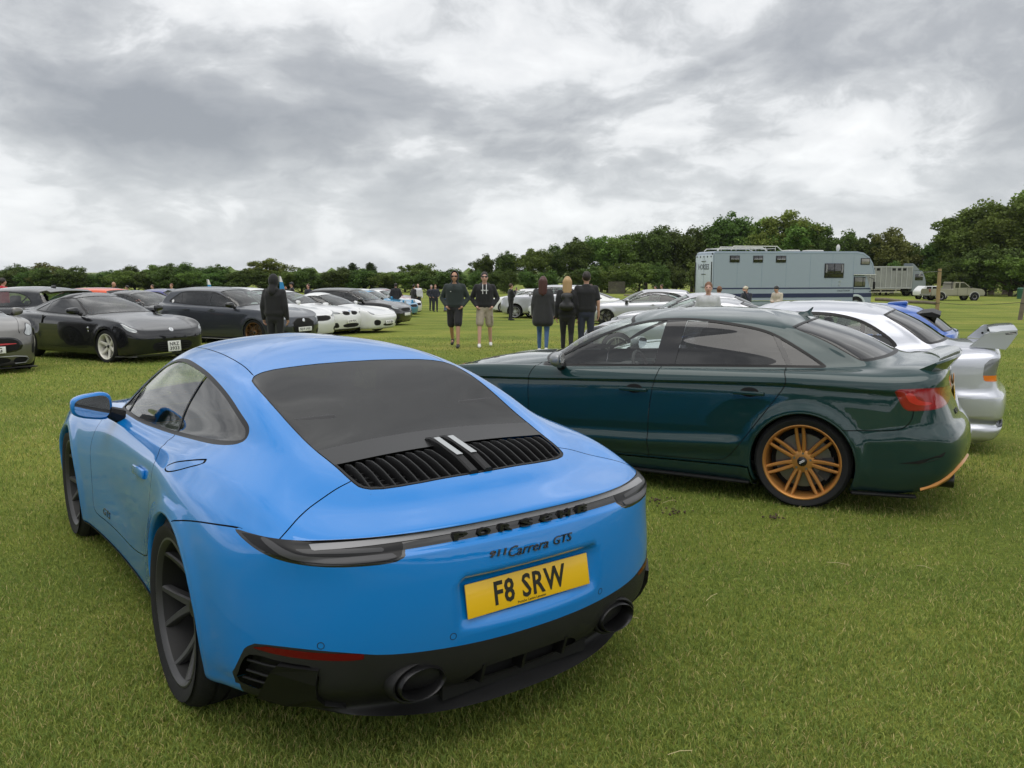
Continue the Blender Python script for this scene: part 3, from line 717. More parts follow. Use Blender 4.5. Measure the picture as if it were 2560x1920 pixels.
    L11 = [(1.25, 0, 1.285), (1.24, .14, 1.283), (1.20, .27, 1.273), (1.16, .33, 1.265), (1.12, .35, 1.262), (1.07, .36, 1.261), (1.02, .365, 1.262), (.96, .367, 1.262), (.87, .367, 1.262), (.78, .365, 1.261), (.71, .358, 1.258), (.66, .347, 1.256), (.63, .33, 1.255), (.62, .31, 1.256), (.62, .285, 1.257), (.63, .22, 1.263), (.64, .11, 1.268), (.645, 0, 1.27)]
    L12 = [(1.10-.32*i/17, 0, 1.300-.008*i/17) for i in range(18)]
    net = np.array([L0, L1, L1b, L2, L3, L4, L5, L5b, L6, L6a, L6b, L7, L8, L9, L10, L11, L12])
    plate_poly = [(-.1, .485), (.27, .485), (.297, .51), (.297, .63), (.275, .655), (-.1, .655)]
    zlip = lambda y: .818 - .010*np.clip(np.abs(y)/.72, 0, 1)**2
    def disp(G):
        x, y, z = G[..., 0], G[..., 1], G[..., 2]; P = G.reshape(-1, 3)
        sd = sd_poly(np.stack([np.abs(P[:, 1]), P[:, 2]], 1), plate_poly).reshape(x.shape)
        rear = (x < -.55)
        mk = sstep(-sd, -.004, .020)*rear; x = x*(1-mk) + mk*(-.992+.18*(z-.568))
        # light-bar recess under the lip
        d = zlip(y) - z
        x = x + np.where(rear, .016*sstep(d, .004, .010)*(1-sstep(d, .052, .062))*(1-sstep(np.abs(y), .66, .76)), 0)
        # lower valance tucks under
        G = np.stack([x, y, z], -1)
        # wheel-arch edges stand slightly proud
        for xw, zw, rr in ((0, .355, .385), (2.45, .34, .368)):
            r = np.hypot(G[..., 0]-xw, G[..., 2]-zw)
            G[..., 1] += np.where(G[..., 2] < .78, .010*np.exp(-((r-rr)/.05)**2), 0)*(G[..., 1] > .5)
        # door hollow behind the front wheel
        G[..., 1] -= .014*np.exp(-((G[..., 0]-1.25)/.45)**2-((G[..., 2]-.50)/.14)**2)*(G[..., 1] > .6)
        return G
    b = Body(net, 10, 12, disp, iters=3)
    root = thing('sports_car', 'bright blue rear-engined sports coupe seen from behind with yellow plate F8 SRW', 'car', (-.5352, 3.455, -.012), 2.2087)
    blue = paint('paint_shark_blue', (.000, .192, .590), 0.0, .30, 0, dust=.025)
    S = lambda f: (lambda bb: f(bb))
    side_ok = lambda cx, cy, cz, u, l: cy > .4
    # wheel openings
    rims = []
    rims.append(b.cut(lambda s: s.circ(0, .355, .385), 'hole', where=lambda cx, cy, cz, u, l: (cy > .45) & (cz < .80)))
    rims.append(b.cut(lambda s: s.circ(2.45, .34, .368), 'hole', where=lambda cx, cy, cz, u, l: (cy > .45) & (cz < .76)))
    # side glass
    dlo = chaikin([(1.83, .866), (1.5, .872), (1.186, .878), (.90, .893), (.609, .911), (.192, .946), (-.05, .970), (-.112, .990), (-.075, 1.035), (.02, 1.064), (.203, 1.114), (.415, 1.155), (.622, 1.184), (.85, 1.200), (1.02, 1.203), (1.18, 1.190), (1.36, 1.14), (1.52, 1.075), (1.64, 1.0), (1.73, .925)], 2)
    upper = lambda cx, cy, cz, u, l: (cy > .42) & (l > 9.5)
    b.cut(lambda s: np.maximum(s.side(dlo), .535-np.abs(s.V[:, 1])), 'trim', where=upper)
    b.cut(lambda s: s.side(dlo, -.014), 'glass_side', src='trim')
    b.seam([(.622, .88), (.570, 1.22)], .006, 'side', 'trim', src='glass_side', smooth=0, where=upper)
    b.seam([(1.60, .85), (1.53, 1.10)], .010, 'side', 'trim', src='glass_side', smooth=0, where=upper)
    b.cut(lambda s: s.V[:, 0]-.60-(s.V[:, 2]-1.05)*-.15, 'glass_quarter', src='glass_side')
    # windscreen
    ws = chaikin([(1.52, -.2), (1.52, .18), (1.42, .38), (1.36, .455), (1.45, .475), (1.70, .53), (1.90, .60), (1.97, .585), (2.06, .48), (2.14, .25), (2.17, -.2)], 2)
    b.cut(lambda s: s.top(ws), 'screen_trim', where=lambda cx, cy, cz, u, l: l > 9.5)
    b.cut(lambda s: s.top(ws, -.016), 'windscreen', src='screen_trim')
    # rear window, black panel, grille
    rw = chaikin([(.385, -.3), (.385, .10), (.365, .26), (.335, .40), (.27, .49), (.16, .502), (-.052, .500), (-.349, .480), (-.467, .464), (-.60, .455), (-.655, .44), (-.69, .36), (-.712, .2), (-.72, -.3)], 1)
    hi = lambda cx, cy, cz, u, l: (l > 9.0) & (cx < .6)
    b.cut(lambda s: s.top(rw, .004), 'gap_rw', where=hi)
    b.cut(lambda s: s.top(rw, -.001), 'rw', src='gap_rw')
    pl = lambda s: s.V[:, 0] - (-.318 - .19*np.abs(s.V[:, 1])**2)
    b.cut(pl, 'panel_black', src='rw')
    b.seam([(-.318-.19*t*t, t) for t in np.linspace(-.05, .51, 12)], .0016, 'top', 'gap_pl', src='panel_black', smooth=0)
    b.cut(lambda s: s.V[:, 0] - (-.461 - .09*np.abs(s.V[:, 1])**2), 'grille', src='panel_black')
    b.cut(lambda s: s.top(rw, -.010), 'grille_in', src='grille')
    # shut lines
    w = .0024
    seams = [('side', [(.635, .925), (.56, .885), (.479, .850), (.428, .80), (.425, .731), (.432, .66), (.441, .594), (.46, .50), (.493, .445), (.56, .405), (.747, .359), (.983, .322), (1.269, .318), (1.526, .312), (1.78, .300), (1.83, .33), (1.80, .42), (1.80, .561), (1.822, .65), (1.82, .72), (1.795, .787), (1.79, .88)], lambda cx, cy, cz, u, l: cy > .55),
             ('side', [(-.10, .735), (-.2, .758), (-.321, .780), (-.43, .795), (-.524, .806), (-.56, .808)], lambda cx, cy, cz, u, l: (cy > .6) & (cx < -.05)),
             ('side', [(.27, .85), (.20, .880), (.10, .902), (-.0, .922), (-.06, .93), (-.07, .92), (-.0, .900), (.10, .868), (.20, .845)], lambda cx, cy, cz, u, l: (cy > .7)),
             ('top', [(-.60, .462), (-.615, .54), (-.638, .616), (-.685, .681), (-.72, .725), (-.73, .76)], lambda cx, cy, cz, u, l: cz > .76),
             ('top', [(.30, .47), (.42, .462), (.542, .463), (.902, .452), (1.198, .436), (1.40, .425)], lambda cx, cy, cz, u, l: cz > 1.13),
             ('top', [(1.93, .66), (2.2, .67), (2.6, .63), (3.0, .55), (3.25, .40), (3.33, .2), (3.35, -.05)], lambda cx, cy, cz, u, l: (cx > 1.8) & (cz > .55))]
    for k, (pln, pts, wh) in enumerate(seams): b.seam(pts, w, pln, 'gap%d' % k, where=wh, closed=(k == 2))
    # tail: strip, panel, lamps
    tail = lambda cx, cy, cz, u, l: (cx < -.45) & (u > 12.5)
    Yr = lambda s: np.abs(s.V[:, 1])
    lamp = chaikin([(.44, .772), (.452, .750), (.49, .735), (.60, .735), (.70, .739), (.775, .749), (.81, .762), (.832, .782), (.840, .806), (.80, .812), (.70, .812), (.55, .810), (.44, .806)], 1)
    b.cut(lambda s: np.maximum(np.maximum(s.V[:, 2]-zlip(s.V[:, 1])+.004, zlip(s.V[:, 1])-.049-s.V[:, 2]), Yr(s)-.70), 'tail_panel', where=tail)
    b.cut(lambda s: np.maximum(s.rear(lamp), s.V[:, 2]-zlip(s.V[:, 1])+.004), 'lamp', src=('body', 'tail_panel'), where=tail)
    b.cut(lambda s: np.maximum(np.abs(s.V[:, 2]-zlip(s.V[:, 1])+.0205)-.0065, Yr(s)-.70), 'tail_strip', src=('tail_panel', 'lamp'), where=tail)
    b.cut(lambda s: s.rear(lamp, -.008), 'lamp_in', src='lamp')
    l2 = chaikin([(.47, .760), (.48, .748), (.60, .745), (.70, .749), (.765, .760), (.795, .785), (.80, .802), (.785, .802), (.765, .783), (.73, .770), (.66, .763), (.55, .760)], 1)
    b.cut(lambda s: s.rear(l2), 'lamp_tube', src='lamp_in')
    b.cut(lambda s: s.rear([(.50, .778), (.50, .767), (.72, .775), (.745, .786), (.70, .786)]), 'lamp_bar', src='lamp_in')
    # lower valance
    val = chaikin([(-.1, .428), (.15, .428), (.379, .438), (.536, .450), (.62, .468), (.72, .482), (.80, .483), (.852, .47), (.867, .395), (.875, .318), (.885, .05), (-.1, .05)], 1)
    b.cut(lambda s: s.rear(val), 'valance', where=lambda cx, cy, cz, u, l: (cx < -.56) & (u > 12.5))
    refl = chaikin([(.565, .454), (.60, .464), (.669, .469), (.786, .477), (.845, .470), (.85, .459), (.816, .455), (.73, .449), (.59, .440)], 2)
    b.cut(lambda s: s.rear(refl), 'reflector', src='valance')
    vent = chaikin([(.70, .425), (.79, .432), (.845, .440), (.862, .40), (.866, .31), (.82, .300), (.70, .300)], 1)
    b.cut(lambda s: s.rear(vent), 'vent', src='valance')
    diff = chaikin([(-.1, .330), (.17, .330), (.205, .318), (.24, .285), (.255, .272), (-.1, .272)], 1)
    b.cut(lambda s: s.rear(diff), 'diffuser', src='valance')
    sill = lambda cx, cy, cz, u, l: (cx > .3) & (cx < 2.12) & (cy > .5)
    b.cut(lambda s: s.V[:, 2]-(.205-.012*np.clip(s.V[:, 0]-.4, 0, 2)), 'sill', where=sill)
    # objects
    def namer(x, y, z, n, x0, x1):
        if z > 1.15 and abs(y) < .1: return 'roof_panel'
        if x > 2.3 and abs(y) < .1 and x1-x0 < 1.7 and z > .6: return 'bonnet'
        if abs(y) > .5 and x0 > .3 and x1 < 2.0: return 'door'
        if abs(y) < .1 and x1 < -.3 and z > .72: return 'engine_lid'
        if abs(y) < .1 and x1 < 0: return 'rear_bumper'
        if n < 900 and abs(y) > .5: return 'side_flap'
        return 'body_shell'
    b.panels('body', namer, blue, root)
    for k in range(len(seams)):
        for sd in ((1, -1) if k != 5 else (0,)): b.build('gap%d' % k, 'shut_line', M_VOID, root, off=-.006, side=sd)
    b.build('gap_rw', 'rear_window_seal', M_TRIMB, root, off=-.002); b.build('gap_pl', 'panel_joint', M_VOID, root, off=-.004)
    for sd, nm in ((1, 'left'), (-1, 'right')):
        q = b.build('trim', 'window_trim', M_TRIMB, root, side=sd)
        b.build('glass_side', 'side_window', G_CLEAR, root, off=-.004, side=sd)
        b.build('glass_quarter', 'quarter_window', G_TINT, root, off=-.004, side=sd)
        q = b.build('lamp', 'tail_lamp', M_GLOSSB, root, side=sd)
        b.build('lamp_in', 'lamp_lens', pbr('lens_charcoal', (.008, .008, .009), .28, spec=.3), q, side=sd, off=.001)
        b.build('lamp_tube', 'light_tube', pbr('lens_grey_tube', (.060, .060, .064), .35, spec=.3), q, side=sd, off=.003)
        b.build('lamp_bar', 'light_tube', pbr('lens_grey_tube', (.060, .060, .064), .35, spec=.3), q, side=sd, off=.002)
        b.build('reflector', 'reflector', pbr('reflector_red', (.11, .002, .004), .25, spec=.3), root, side=sd, off=.001)
        b.build('vent', 'bumper_vent', M_VOID, root, side=sd, off=-.045)
        b.build('sill', 'sill_trim', pbr('sill_plastic', (.032, .031, .030), .6, vary=.3), root, side=sd, off=.004)
    b.build('screen_trim', 'windscreen_trim', M_TRIMB, root)
    b.build('windscreen', 'windscreen', G_CLEAR, root, off=-.002)
    b.build('rw', 'rear_window', glass('glass_rear_dark', (.03, .03, .032), .62), root, off=-.001)
    b.build('panel_black', 'rear_panel', pbr('panel_satin', (.018, .018, .019), .30, spec=.4), root)
    b.build('grille', 'grille_frame', M_SATIN, root)
    b.build('grille_in', 'engine_grille', M_VOID, root, off=-.034)
    b.build('tail_panel', 'tail_panel', M_GLOSSB, root)
    b.build('tail_strip', 'light_strip', pbr('light_strip_grey', (.20, .20, .21), .35, coat=.4, coat_r=.15), root, off=.003)
    b.build('valance', 'rear_valance', pbr('valance_plastic', (.016, .016, .0165), .52, spec=.35, vary=.12, bump=.2, bscale=700), root)
    b.build('diffuser', 'diffuser_recess', M_SATIN, root, off=-.04)
    ub = MB(); ub.box((1.3, 0, .20), (3.7, 1.3, .02)); ub.build('floor_pan', M_UNDER, root)
    # inner lining of roof and pillars
    b.build('body', 'headlining', pbr('headlining', (.06, .06, .062), .9), root, off=-.022, where=lambda cx, cy, cz: (cz > .90) & (cx > -.15) & (cx < 1.75), flipn=True)
    for rim, (xw, zw) in zip(rims, ((0, .355), (2.45, .34))):
        for sd in (1, -1): arch_lip(b, rim, xw, zw, sd, .045, blue, root)
    for sd in (1, -1):
        wheel_well(root, 0, .86*sd, .355, .392, sd, .42, M_VOID); wheel_well(root, 2.45, .86*sd, .34, .375, sd, .36, M_VOID)
    # wheels
    wm = pbr('wheel_satin_black', (.048, .048, .050), .45, metal=.2, vary=.15)
    capm = pbr('centre_lock', (.05, .05, .05), .4, metal=.8)
    for sd in (1, -1):
        put_wheel(root, 'p_r', 0, .765*sd, .352, sd, 0, R(1.6), r=.356, w=.285, rr=.268, style='y', rim_mat=wm, tyre_mat=M_TYRE, n=5, cap=capm, barrel=pbr('barrel_dark', (.010, .010, .010), .6), concave=.075, hubr=.085)
        put_wheel(root, 'p_f', 2.45, .765*sd, .336, sd, R(0), R(.8), r=.340, w=.235, rr=.255, style='y', rim_mat=wm, tyre_mat=M_TYRE, n=5, cap=capm, barrel=pbr('barrel_dark', (.010, .010, .010), .6), concave=.055, hubr=.085)
        for xx, hh, yy in ((0, .352, .815), (2.45, .336, .825)):
            c = MB(); c.lathe([(0, yy*sd+.03*sd), (.028, yy*sd+.03*sd), (.040, yy*sd+.02*sd), (.043, yy*sd-.02*sd)], 12, 'y', c=(xx, 0, hh)); fix_normals(c.build('centre_lock', capm, root))
    # grille slats: nine each side of the twin brake light
    sl = []
    for k in range(9): sl.append(.088 + k*.0415)
    def skin_top(x, y):
        p, n = b.nearest([(x, abs(y))], [0, 1], lambda V: (V[:, 1] >= -.02) & (V[:, 2] > .75)); return p[0][2]
    for sd in (1, -1):
        for yy in sl:
            m = MB(); V = []; F = []
            x0, x1 = -.463-.09*yy*yy, -.705+.05*(yy/.45)**5
            for k in range(6):
                t = k/5; x = x0+(x1-x0)*t; z = skin_top(x, yy) + .012*math.sin(PI*min(1, t*1.15))**.6 - (.006 if k == 0 else 0)
                yb = (yy-.006*t)*sd
                for o, dz in ((-.005, -.035), (-.005, -.004), (-.002, 0), (.003, 0), (.005, -.004), (.005, -.035)): V.append((x, yb+o, z+dz))
            for k in range(5):
                for j in range(5): F.append((k*6+j, k*6+j+1, (k+1)*6+j+1, (k+1)*6+j))
            F += [(0, 1, 2, 3, 4, 5), tuple(range(30, 36))[::-1]]
            m.add(V, F, True); fix_normals(m.build('grille_slat', M_SATIN, root))
        # stepped bars behind the slats
        m = MB()
        for k in range(6):
            x = -.50-.036*k; m.box((x, sd*.25, skin_top(x, .2)-.028), (.016, .36, .006))
        m.build('grille_mesh', M_SATIN, root)
        # brake light fin
        m = MB(); V = []; F = []
        prof = [(-.395, .006), (-.43, .022), (-.50, .030), (-.62, .026), (-.715, .012)]
        for k, (x, hh) in enumerate(prof):
            z = skin_top(x, .03)
            for o, dz in ((-.018, -.03), (-.018, hh-.006), (-.012, hh), (.012, hh), (.018, hh-.006), (.018, -.03)): V.append((x, .031*sd+o, z+dz))
        for k in range(len(prof)-1):
            for j in range(5): F.append((k*6+j, k*6+j+1, (k+1)*6+j+1, (k+1)*6+j))
        F += [(0, 1, 2, 3, 4, 5), tuple(range((len(prof)-1)*6, len(prof)*6))[::-1]]
        m.add(V, F, True); fin = fix_normals(m.build('brake_light', M_SATIN, root))
        m = MB(); V = []; F = []; xs = [-.455, -.50, -.56, -.62]
        for x in xs:
            z = skin_top(x, .03)+.030
            V += [(x, .031*sd-.013, z), (x, .031*sd+.013, z)]
        for k in range(len(xs)-1): F.append((k*2, k*2+1, k*2+3, k*2+2))
        m.add(V, F, True); m.build('brake_lens', pbr('brake_lens_clear', (.36, .38, .39), .2, metal=.4, coat=1), fin)
    # exhaust tips
    for sd in (1, -1):
        m = MB(); m.lathe([(.052, .09), (.056, -.02), (.062, -.028), (.066, -.022), (.068, .05)], 32, 'x', c=(0, 0, 0))
        o = m.build('exhaust_tip', pbr('exhaust_black', (.02, .02, .021), .3, metal=.6), root, loc=(-.972, .418*sd, .338)); o.scale = (1, 1.26, .80); fix_normals(o)
        m = MB(); m.lathe([(0, .06), (.055, .06)], 24, 'x'); q = m.build('exhaust_bore', M_VOID, o)
        m = MB(); m.lathe([(.070, .03), (.072, -.008), (.078, -.010), (.084, -.002), (.086, .03)], 32, 'x')
        q = m.build('exhaust_bezel', M_SATIN, o); fix_normals(q)
        # corner flap
        m = MB(); P, N = b.nearest([(.60, .255), (.66, .275), (.695, .32), (.705, .37), (.70, .419), (.79, .424), (.803, .398), (.812, .275), (.75, .262)], [1, 2], lambda V: (V[:, 0] < -.6) & (V[:, 1] > 0))
        P2 = P.copy(); P2[:, 1] *= sd; N2 = N.copy(); N2[:, 1] *= sd
        n = len(P2); m.add([tuple(p+q*.016) for p, q in zip(P2, N2)]+[tuple(p-q*.02) for p, q in zip(P2, N2)], [tuple(range(n)), tuple(range(n, 2*n))[::-1]]+[(i, n+i, n+(i+1) % n, (i+1) % n) for i in range(n)])
        fix_normals(m.build('bumper_flap', pbr('flap_plastic', (.008, .008, .0085), .45, spec=.3), root))
        for zz in (.40, .36, .32):
            m = MB(); P, N = b.nearest([(yy, zz) for yy in (.72, .77, .82, .855)], [1, 2], lambda V: (V[:, 0] < -.4) & (V[:, 1] > 0)); P[:, 1] *= sd; N[:, 1] *= sd
            m.tube([tuple(p-q*.012) for p, q in zip(P, N)], .005, 6); m.build('vent_bar', M_SATIN, root)
    for yy in (-.16, .02, .19):
        m = MB(); m.add([(-.97, yy-.006, .345), (-.97, yy+.006, .345), (-1.008, yy+.006, .340), (-1.008, yy-.006, .340), (-.92, yy-.006, .262), (-.92, yy+.006, .262), (-.985, yy+.006, .268), (-.985, yy-.006, .268)],
                        [(0, 1, 2, 3), (4, 7, 6, 5), (0, 4, 5, 1), (1, 5, 6, 2), (2, 6, 7, 3), (3, 7, 4, 0)]); fix_normals(m.build('diffuser_fin', M_SATIN, root))
    m = MB(); m.box((-.925, 0, .305), (.02, .62, .17)); m.build('diffuser_backing', M_VOID, root)
    # parking sensors
    for yy, zz in ((.314, .471), (-.314, .471), (.697, .494), (-.697, .494)):
        P, N = b.nearest([(yy, zz)], [1, 2], lambda V: V[:, 0] < -.6); n = Vector(N[0])
        m = MB(); m.lathe([(.0095, 0.0005), (.0108, .0008), (.0118, 0.0002)], 18, 'z'); o = m.build('parking_sensor', M_SATIN, root); o.matrix_basis = Matrix.Translation(Vector(P[0])) @ n.to_track_quat('Z', 'Y').to_matrix().to_4x4()
    P, N = b.nearest([(-.46, .56)], [1, 2], lambda V: V[:, 0] < -.6)
    # plate and lettering
    plate(root, 'F8 SRW', frame((-1.003, 0, .568), (0, -1, 0), (.18, 0, 1)), yellow=True, small='Porsche Centre Leicester')
    ink = pbr('badge_black', (.010, .010, .011), .22, coat=.5)
    def on_tail(y0, z0, off, tilt=0.0):
        def fit(co):
            Y = y0 - co[:, 0]; Z = z0 + co[:, 1]
            P, N = b.nearest(np.stack([Y, Z], 1), [1, 2], lambda V: (V[:, 0] < -.75))
            return P + N*(co[:, 2:3]+off)
        return fit
    def on_tail_xf(y0, z0, off, wdt):
        # letters stand on a smooth chord of the tail so that they stay flat
        def fit(co):
            Y = y0 - co[:, 0]; Z = z0 + co[:, 1]
            ys = np.linspace(y0-wdt/2, y0+wdt/2, 15); P, N = b.nearest(np.stack([ys, np.full(15, z0)], 1), [1, 2], lambda V: (V[:, 0] < -.75))
            k = np.polyfit(ys, P[:, 0], 2); X = np.polyval(k, Y)
            return np.stack([X-off-co[:, 2], Y, Z], 1)
        return fit
    for ch, yy in zip('PORSCHE', np.linspace(.262, -.250, 7)):
        put_text('badge_letter', ch, pbr('letters_black', (.014, .014, .015), .3), root, .050, .024, None, extrude=.009, bold=.03, fit=on_tail_xf(yy, .782, .004, .06))
    put_text('model_badge', '911', ink, root, .066, .021, None, extrude=.0025, shear=.25, bold=.03, fit=on_tail(.145, .7135, .0025))
    put_text('model_badge', 'Carrera', ink, root, .165, .032, None, extrude=.0025, shear=.45, fit=on_tail(.025, .709, .0025))
    put_text('model_badge', 'GTS', ink, root, .088, .026, None, extrude=.0025, shear=.35, fit=on_tail(-.125, .709, .0025))
    def on_side(x0, z0, off, sg):
        def fit(co):
            P, N = b.nearest(np.stack([x0-sg*co[:, 0], z0+co[:, 1]], 1), [0, 2], lambda V: V[:, 1]*sg > .6)
            return P + N*(co[:, 2:3]+off)
        return fit
    put_text('side_badge', 'GTS', ink, root, .15, .042, None, extrude=.001, shear=.35, fit=on_side(1.52, .362, .0015, 1))
    # door handle and hollow
    for sd in (1, -1):
        P, N = b.nearest([(.70, .748)], [0, 2], lambda V: V[:, 1]*sd > .6); p = P[0]
        m = MB(); m.rbox((p[0], p[1]+.010*sd, p[2]), (.205, .018, .042), .008, rot=(0, .06, 0)); hnd = m.build('door_handle', blue, root)
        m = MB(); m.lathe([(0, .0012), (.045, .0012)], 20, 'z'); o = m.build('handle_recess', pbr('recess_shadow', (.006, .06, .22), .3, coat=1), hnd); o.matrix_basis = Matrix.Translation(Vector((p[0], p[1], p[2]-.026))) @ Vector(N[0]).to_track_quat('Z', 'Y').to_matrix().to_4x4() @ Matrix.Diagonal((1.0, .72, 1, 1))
        mirror(root, (1.46, .905*sd, .945), (.085, .100, .066), sd, blue, arm=(1.50, .765*sd, .875))
    cabin(root, -.1, 2.2, .68, .28, .42, 1.62, -.36, .72, rear_x=.10)
    # wiper on rear glass is absent; windscreen wiper cowl
    return root, b
# ================================================================== general car skin from a few dimensions
def gen_net(p):
    xf, xn, xt, W = p['xf'], p['xn'], p['xt'], p['W']; d = xn-xf
    rn, rt = p.get('rn', 1.0), p.get('rt', 1.0)
    CX = [xn, xn-.02*d*rn, xn-.10*d*rn, xn-.27*d, xf+.45*d, xf, xf-.42, 0, 0, 0, .45, 0, .42*xt, .68*xt, xt*(1-.13*rt), xt*(1-.045*rt), xt*(1-.01*rt), xt]
    for k in range(3): CX[7+k] = CX[6] + (CX[10]-CX[6])*(k+1)/4
    fy = p.get('fy', [0, .40, .74, .90, .965, .985, .98, .98, .985, .985, .99, 1, .985, .955, .86, .64, .34, 0])
    CY = [f*W for f in fy]
    zb = lambda x: np.interp(x, [0, xf-.55], [p['zb1'], p['zb0']])
    nw = [1, 1, .9, .55, .2] + [0]*13; tw = [0]*13 + [.25, .65, .92, 1, 1]
    def lev(zs, dy, nx, nz, tx, tz):
        out = []
        for i in range(18):
            z0 = zs(CX[i]) if callable(zs) else zs; a, b = nw[i], tw[i]
            z = z0*(1-a-b) + nz*a + tz*b; f = (1 if 3 <= i <= 14 else .5)
            out.append((CX[i]-nx*a+tx*b, max(0, CY[i]+dy*f) if 0 < i < 17 else 0, z))
        return out
    zs = p.get('zs', .17); ztb = p.get('ztb', .24); zh, zd = p['zh0'], p['zd']
    L = []
    l1 = lev(zs, -.035, .09, zs, .10, ztb)
    L.append([(x*.96, y*.86, z-.03) for x, y, z in l1]); L.append(l1)
    L.append(lev(.33, -.008, .02, .33, .025, .36))
    L.append(lev(.52, 0, 0, p.get('zn', .48), 0, p.get('zt', .52)))
    L.append(lev(lambda x: .70, -.006, .025, (p.get('zn', .48)+zh)/2-.01, p.get('tx4', .04), (p.get('zt', .52)+zd)/2-.02))
    L.append(lev(lambda x: zb(x)-.11, p.get('dy5', -.016), .07, zh-.055, p.get('tx5', .09), zd-.11))
    xd = p.get('xd', xt+.11)
    L.append(lev(lambda x: zb(x)-.035, p.get('dy6', -.055), p.get('nx6', .15), zh, xd-xt, zd))
    yb, ye = p['yb'], p['ye']; xc, zc = p['cowl']; xw, zw = p['wtop']; xr, zr = p['rtop']; xb, zbb = p['rbase']; yrb = p.get('yrb', yb-.06); yrt = p.get('yrt', ye-.02)
    wts = [.02, .08, .19, .33, .48, .63, .76, .87, .945, .985]
    def ring(cx, cz, cy, wrapF, dF, x0, x1, yf, zf, rx, rz, ry, wrapR, dR):
        o = []
        for k, (f, g) in enumerate(((0, 0), (.45, .09), (.82, .52), (.965, 1.0))): o.append((cx-wrapF*g, cy*f, cz-dF*g))
        for w in wts:
            x = x0+(x1-x0)*w; o.append((x, yf(w), zf(x, w)))
        for f, g in ((.975, 1.0), (.82, .55), (.45, .1), (0, 0)): o.append((rx+wrapR*g, ry*f, rz-dR*g))
        return o
    tF, tR = p.get('wrapF', .17), p.get('wrapR', .13)
    belt = ring(xc, zc, yb-.03, tF, zc-p['zb0'], xc-tF-.02, xb+tR+.03, lambda w: yb - .02*(1-w)**8 - (yb-yrb)*max(0, (w-.55)/.45)**2, lambda x, w: zb(x) + (zbb-p.get('dRb', .015)-zb(x))*max(0, (w-.8)/.2)**2, xb, zbb, yrb, tR, p.get('dRb', .015))
    zp = p['zpk']; drop = p.get('drop', .085); xm = (xw+xr)/2
    def zedge(x, w):
        a = zw-.05; c = zr-.035; m = zp-drop
        return np.interp(w, [0, .25, .5, .75, 1], [a, (a+m)/2+.012, m, (c+m)/2+.012, c])
    edge = ring(xw, zw, ye-.03, p.get('wF2', .13), .048, xw-.15, xr+.10, lambda w: ye - .02*(1-w)**6 - (ye-yrt)*max(0, (w-.5)/.5)**2, zedge, xr, zr, yrt, p.get('wR2', .07), .032)
    crest = L[-1]
    hood = []
    for i in range(18):
        c, b = np.array(crest[i]), np.array(belt[i])
        t = .5 if i <= 3 or i >= 14 else .55
        v = c + (b-c)*t
        if i <= 3: v[2] += p.get('hb', .035)*(1-.3*i/3)
        if i >= 14: v[2] += p.get('db', .012)
        hood.append(tuple(v))
    L.append(hood); L.append(belt)
    for t, bow in ((.36, 1.0), (.72, .85)):
        row = []
        for i in range(18):
            a, e = np.array(belt[i]), np.array(edge[i]); v = a+(e-a)*t
            if i <= 3: v += np.array([.012, 0, .022])*bow*p.get('wbow', 1)
            elif i >= 14: v += np.array([-.008, 0, .020])*bow*p.get('rbow', 1)
            if 2 <= i <= 15: v[1] += .016*bow
            row.append(tuple(v))
        L.append(row)
    L.append(edge)
    zc0 = p.get('zroof', [zw+(zp-zw)*.62, zp, zr+(zp-zr)*.55]); cz = [float(np.interp(i/17, [0, .12, .5, .88, 1], [zc0[0], zc0[0]+(zc0[1]-zc0[0])*.55, zc0[1], zc0[2]+(zc0[1]-zc0[2])*.55, zc0[2]])) for i in range(18)]
    L.append([(x + ((xw-.16)+(xr+.16-xw+.16)*i/17 - x)*.40, y*.60, z + (cz[i] - z)*(.74 if 4 <= i <= 13 else .62)) for i, (x, y, z) in enumerate(edge)])
    pass
    L.append([((xw-.16)+(xr+.16-xw+.16)*i/17, 0, cz[i]) for i in range(18)])
    return np.array(L)
def car_disp(p):
    def disp(G):
        W = p['W']
        for xw, zw, rr, A in ((0, p['rw'], p['ra_r'], p.get('flr', .012)), (p['xf'], p['rw'], p['ra_f'], p.get('flf', .010))):
            r = np.hypot(G[..., 0]-xw, G[..., 2]-zw)
            G[..., 1] += A*np.exp(-((r-rr-.01)/p.get('fls', .06))**2)*(G[..., 1] > .45*W)*(1-sstep(G[..., 2], p['zb0']-.14, p['zb0']-.04))
        for pts, dep, fall in p.get('creases', ()):
            pts = np.asarray(pts, float); zl = np.interp(G[..., 0], pts[:, 0], pts[:, 1]); dz = zl-G[..., 2]
            m = sstep(G[..., 0], pts[0, 0]-.08, pts[0, 0]+.02)*(1-sstep(G[..., 0], pts[-1, 0]-.02, pts[-1, 0]+.08))
            G[..., 1] -= dep*sstep(dz, -.004, .010)*np.exp(-np.clip(dz, 0, 9)/fall)*m*(G[..., 1] > .5*W)
        for up, lo, A in p.get('swages', ()):
            up = np.asarray(up, float); lo = np.asarray(lo, float); zu = np.interp(G[..., 0], up[:, 0], up[:, 1]); zl = np.interp(G[..., 0], lo[:, 0], lo[:, 1])
            m = sstep(G[..., 0], up[0, 0]-.05, up[0, 0]+.12)*(1-sstep(G[..., 0], up[-1, 0]-.12, up[-1, 0]+.05))
            G[..., 1] += A*sstep((zu-G[..., 2])/(zu-zl), 0, 1)*(1-sstep((zl-G[..., 2]), .004, .10))*m*(G[..., 1] > .5*W)
        if 'extra_disp' in p: G = p['extra_disp'](G)
        return G
    return disp
UL = lambda s, poly, g=0.0: sd_poly(np.stack([s.U*.15, s.L*.15], 1), np.asarray(poly)*.15)-g
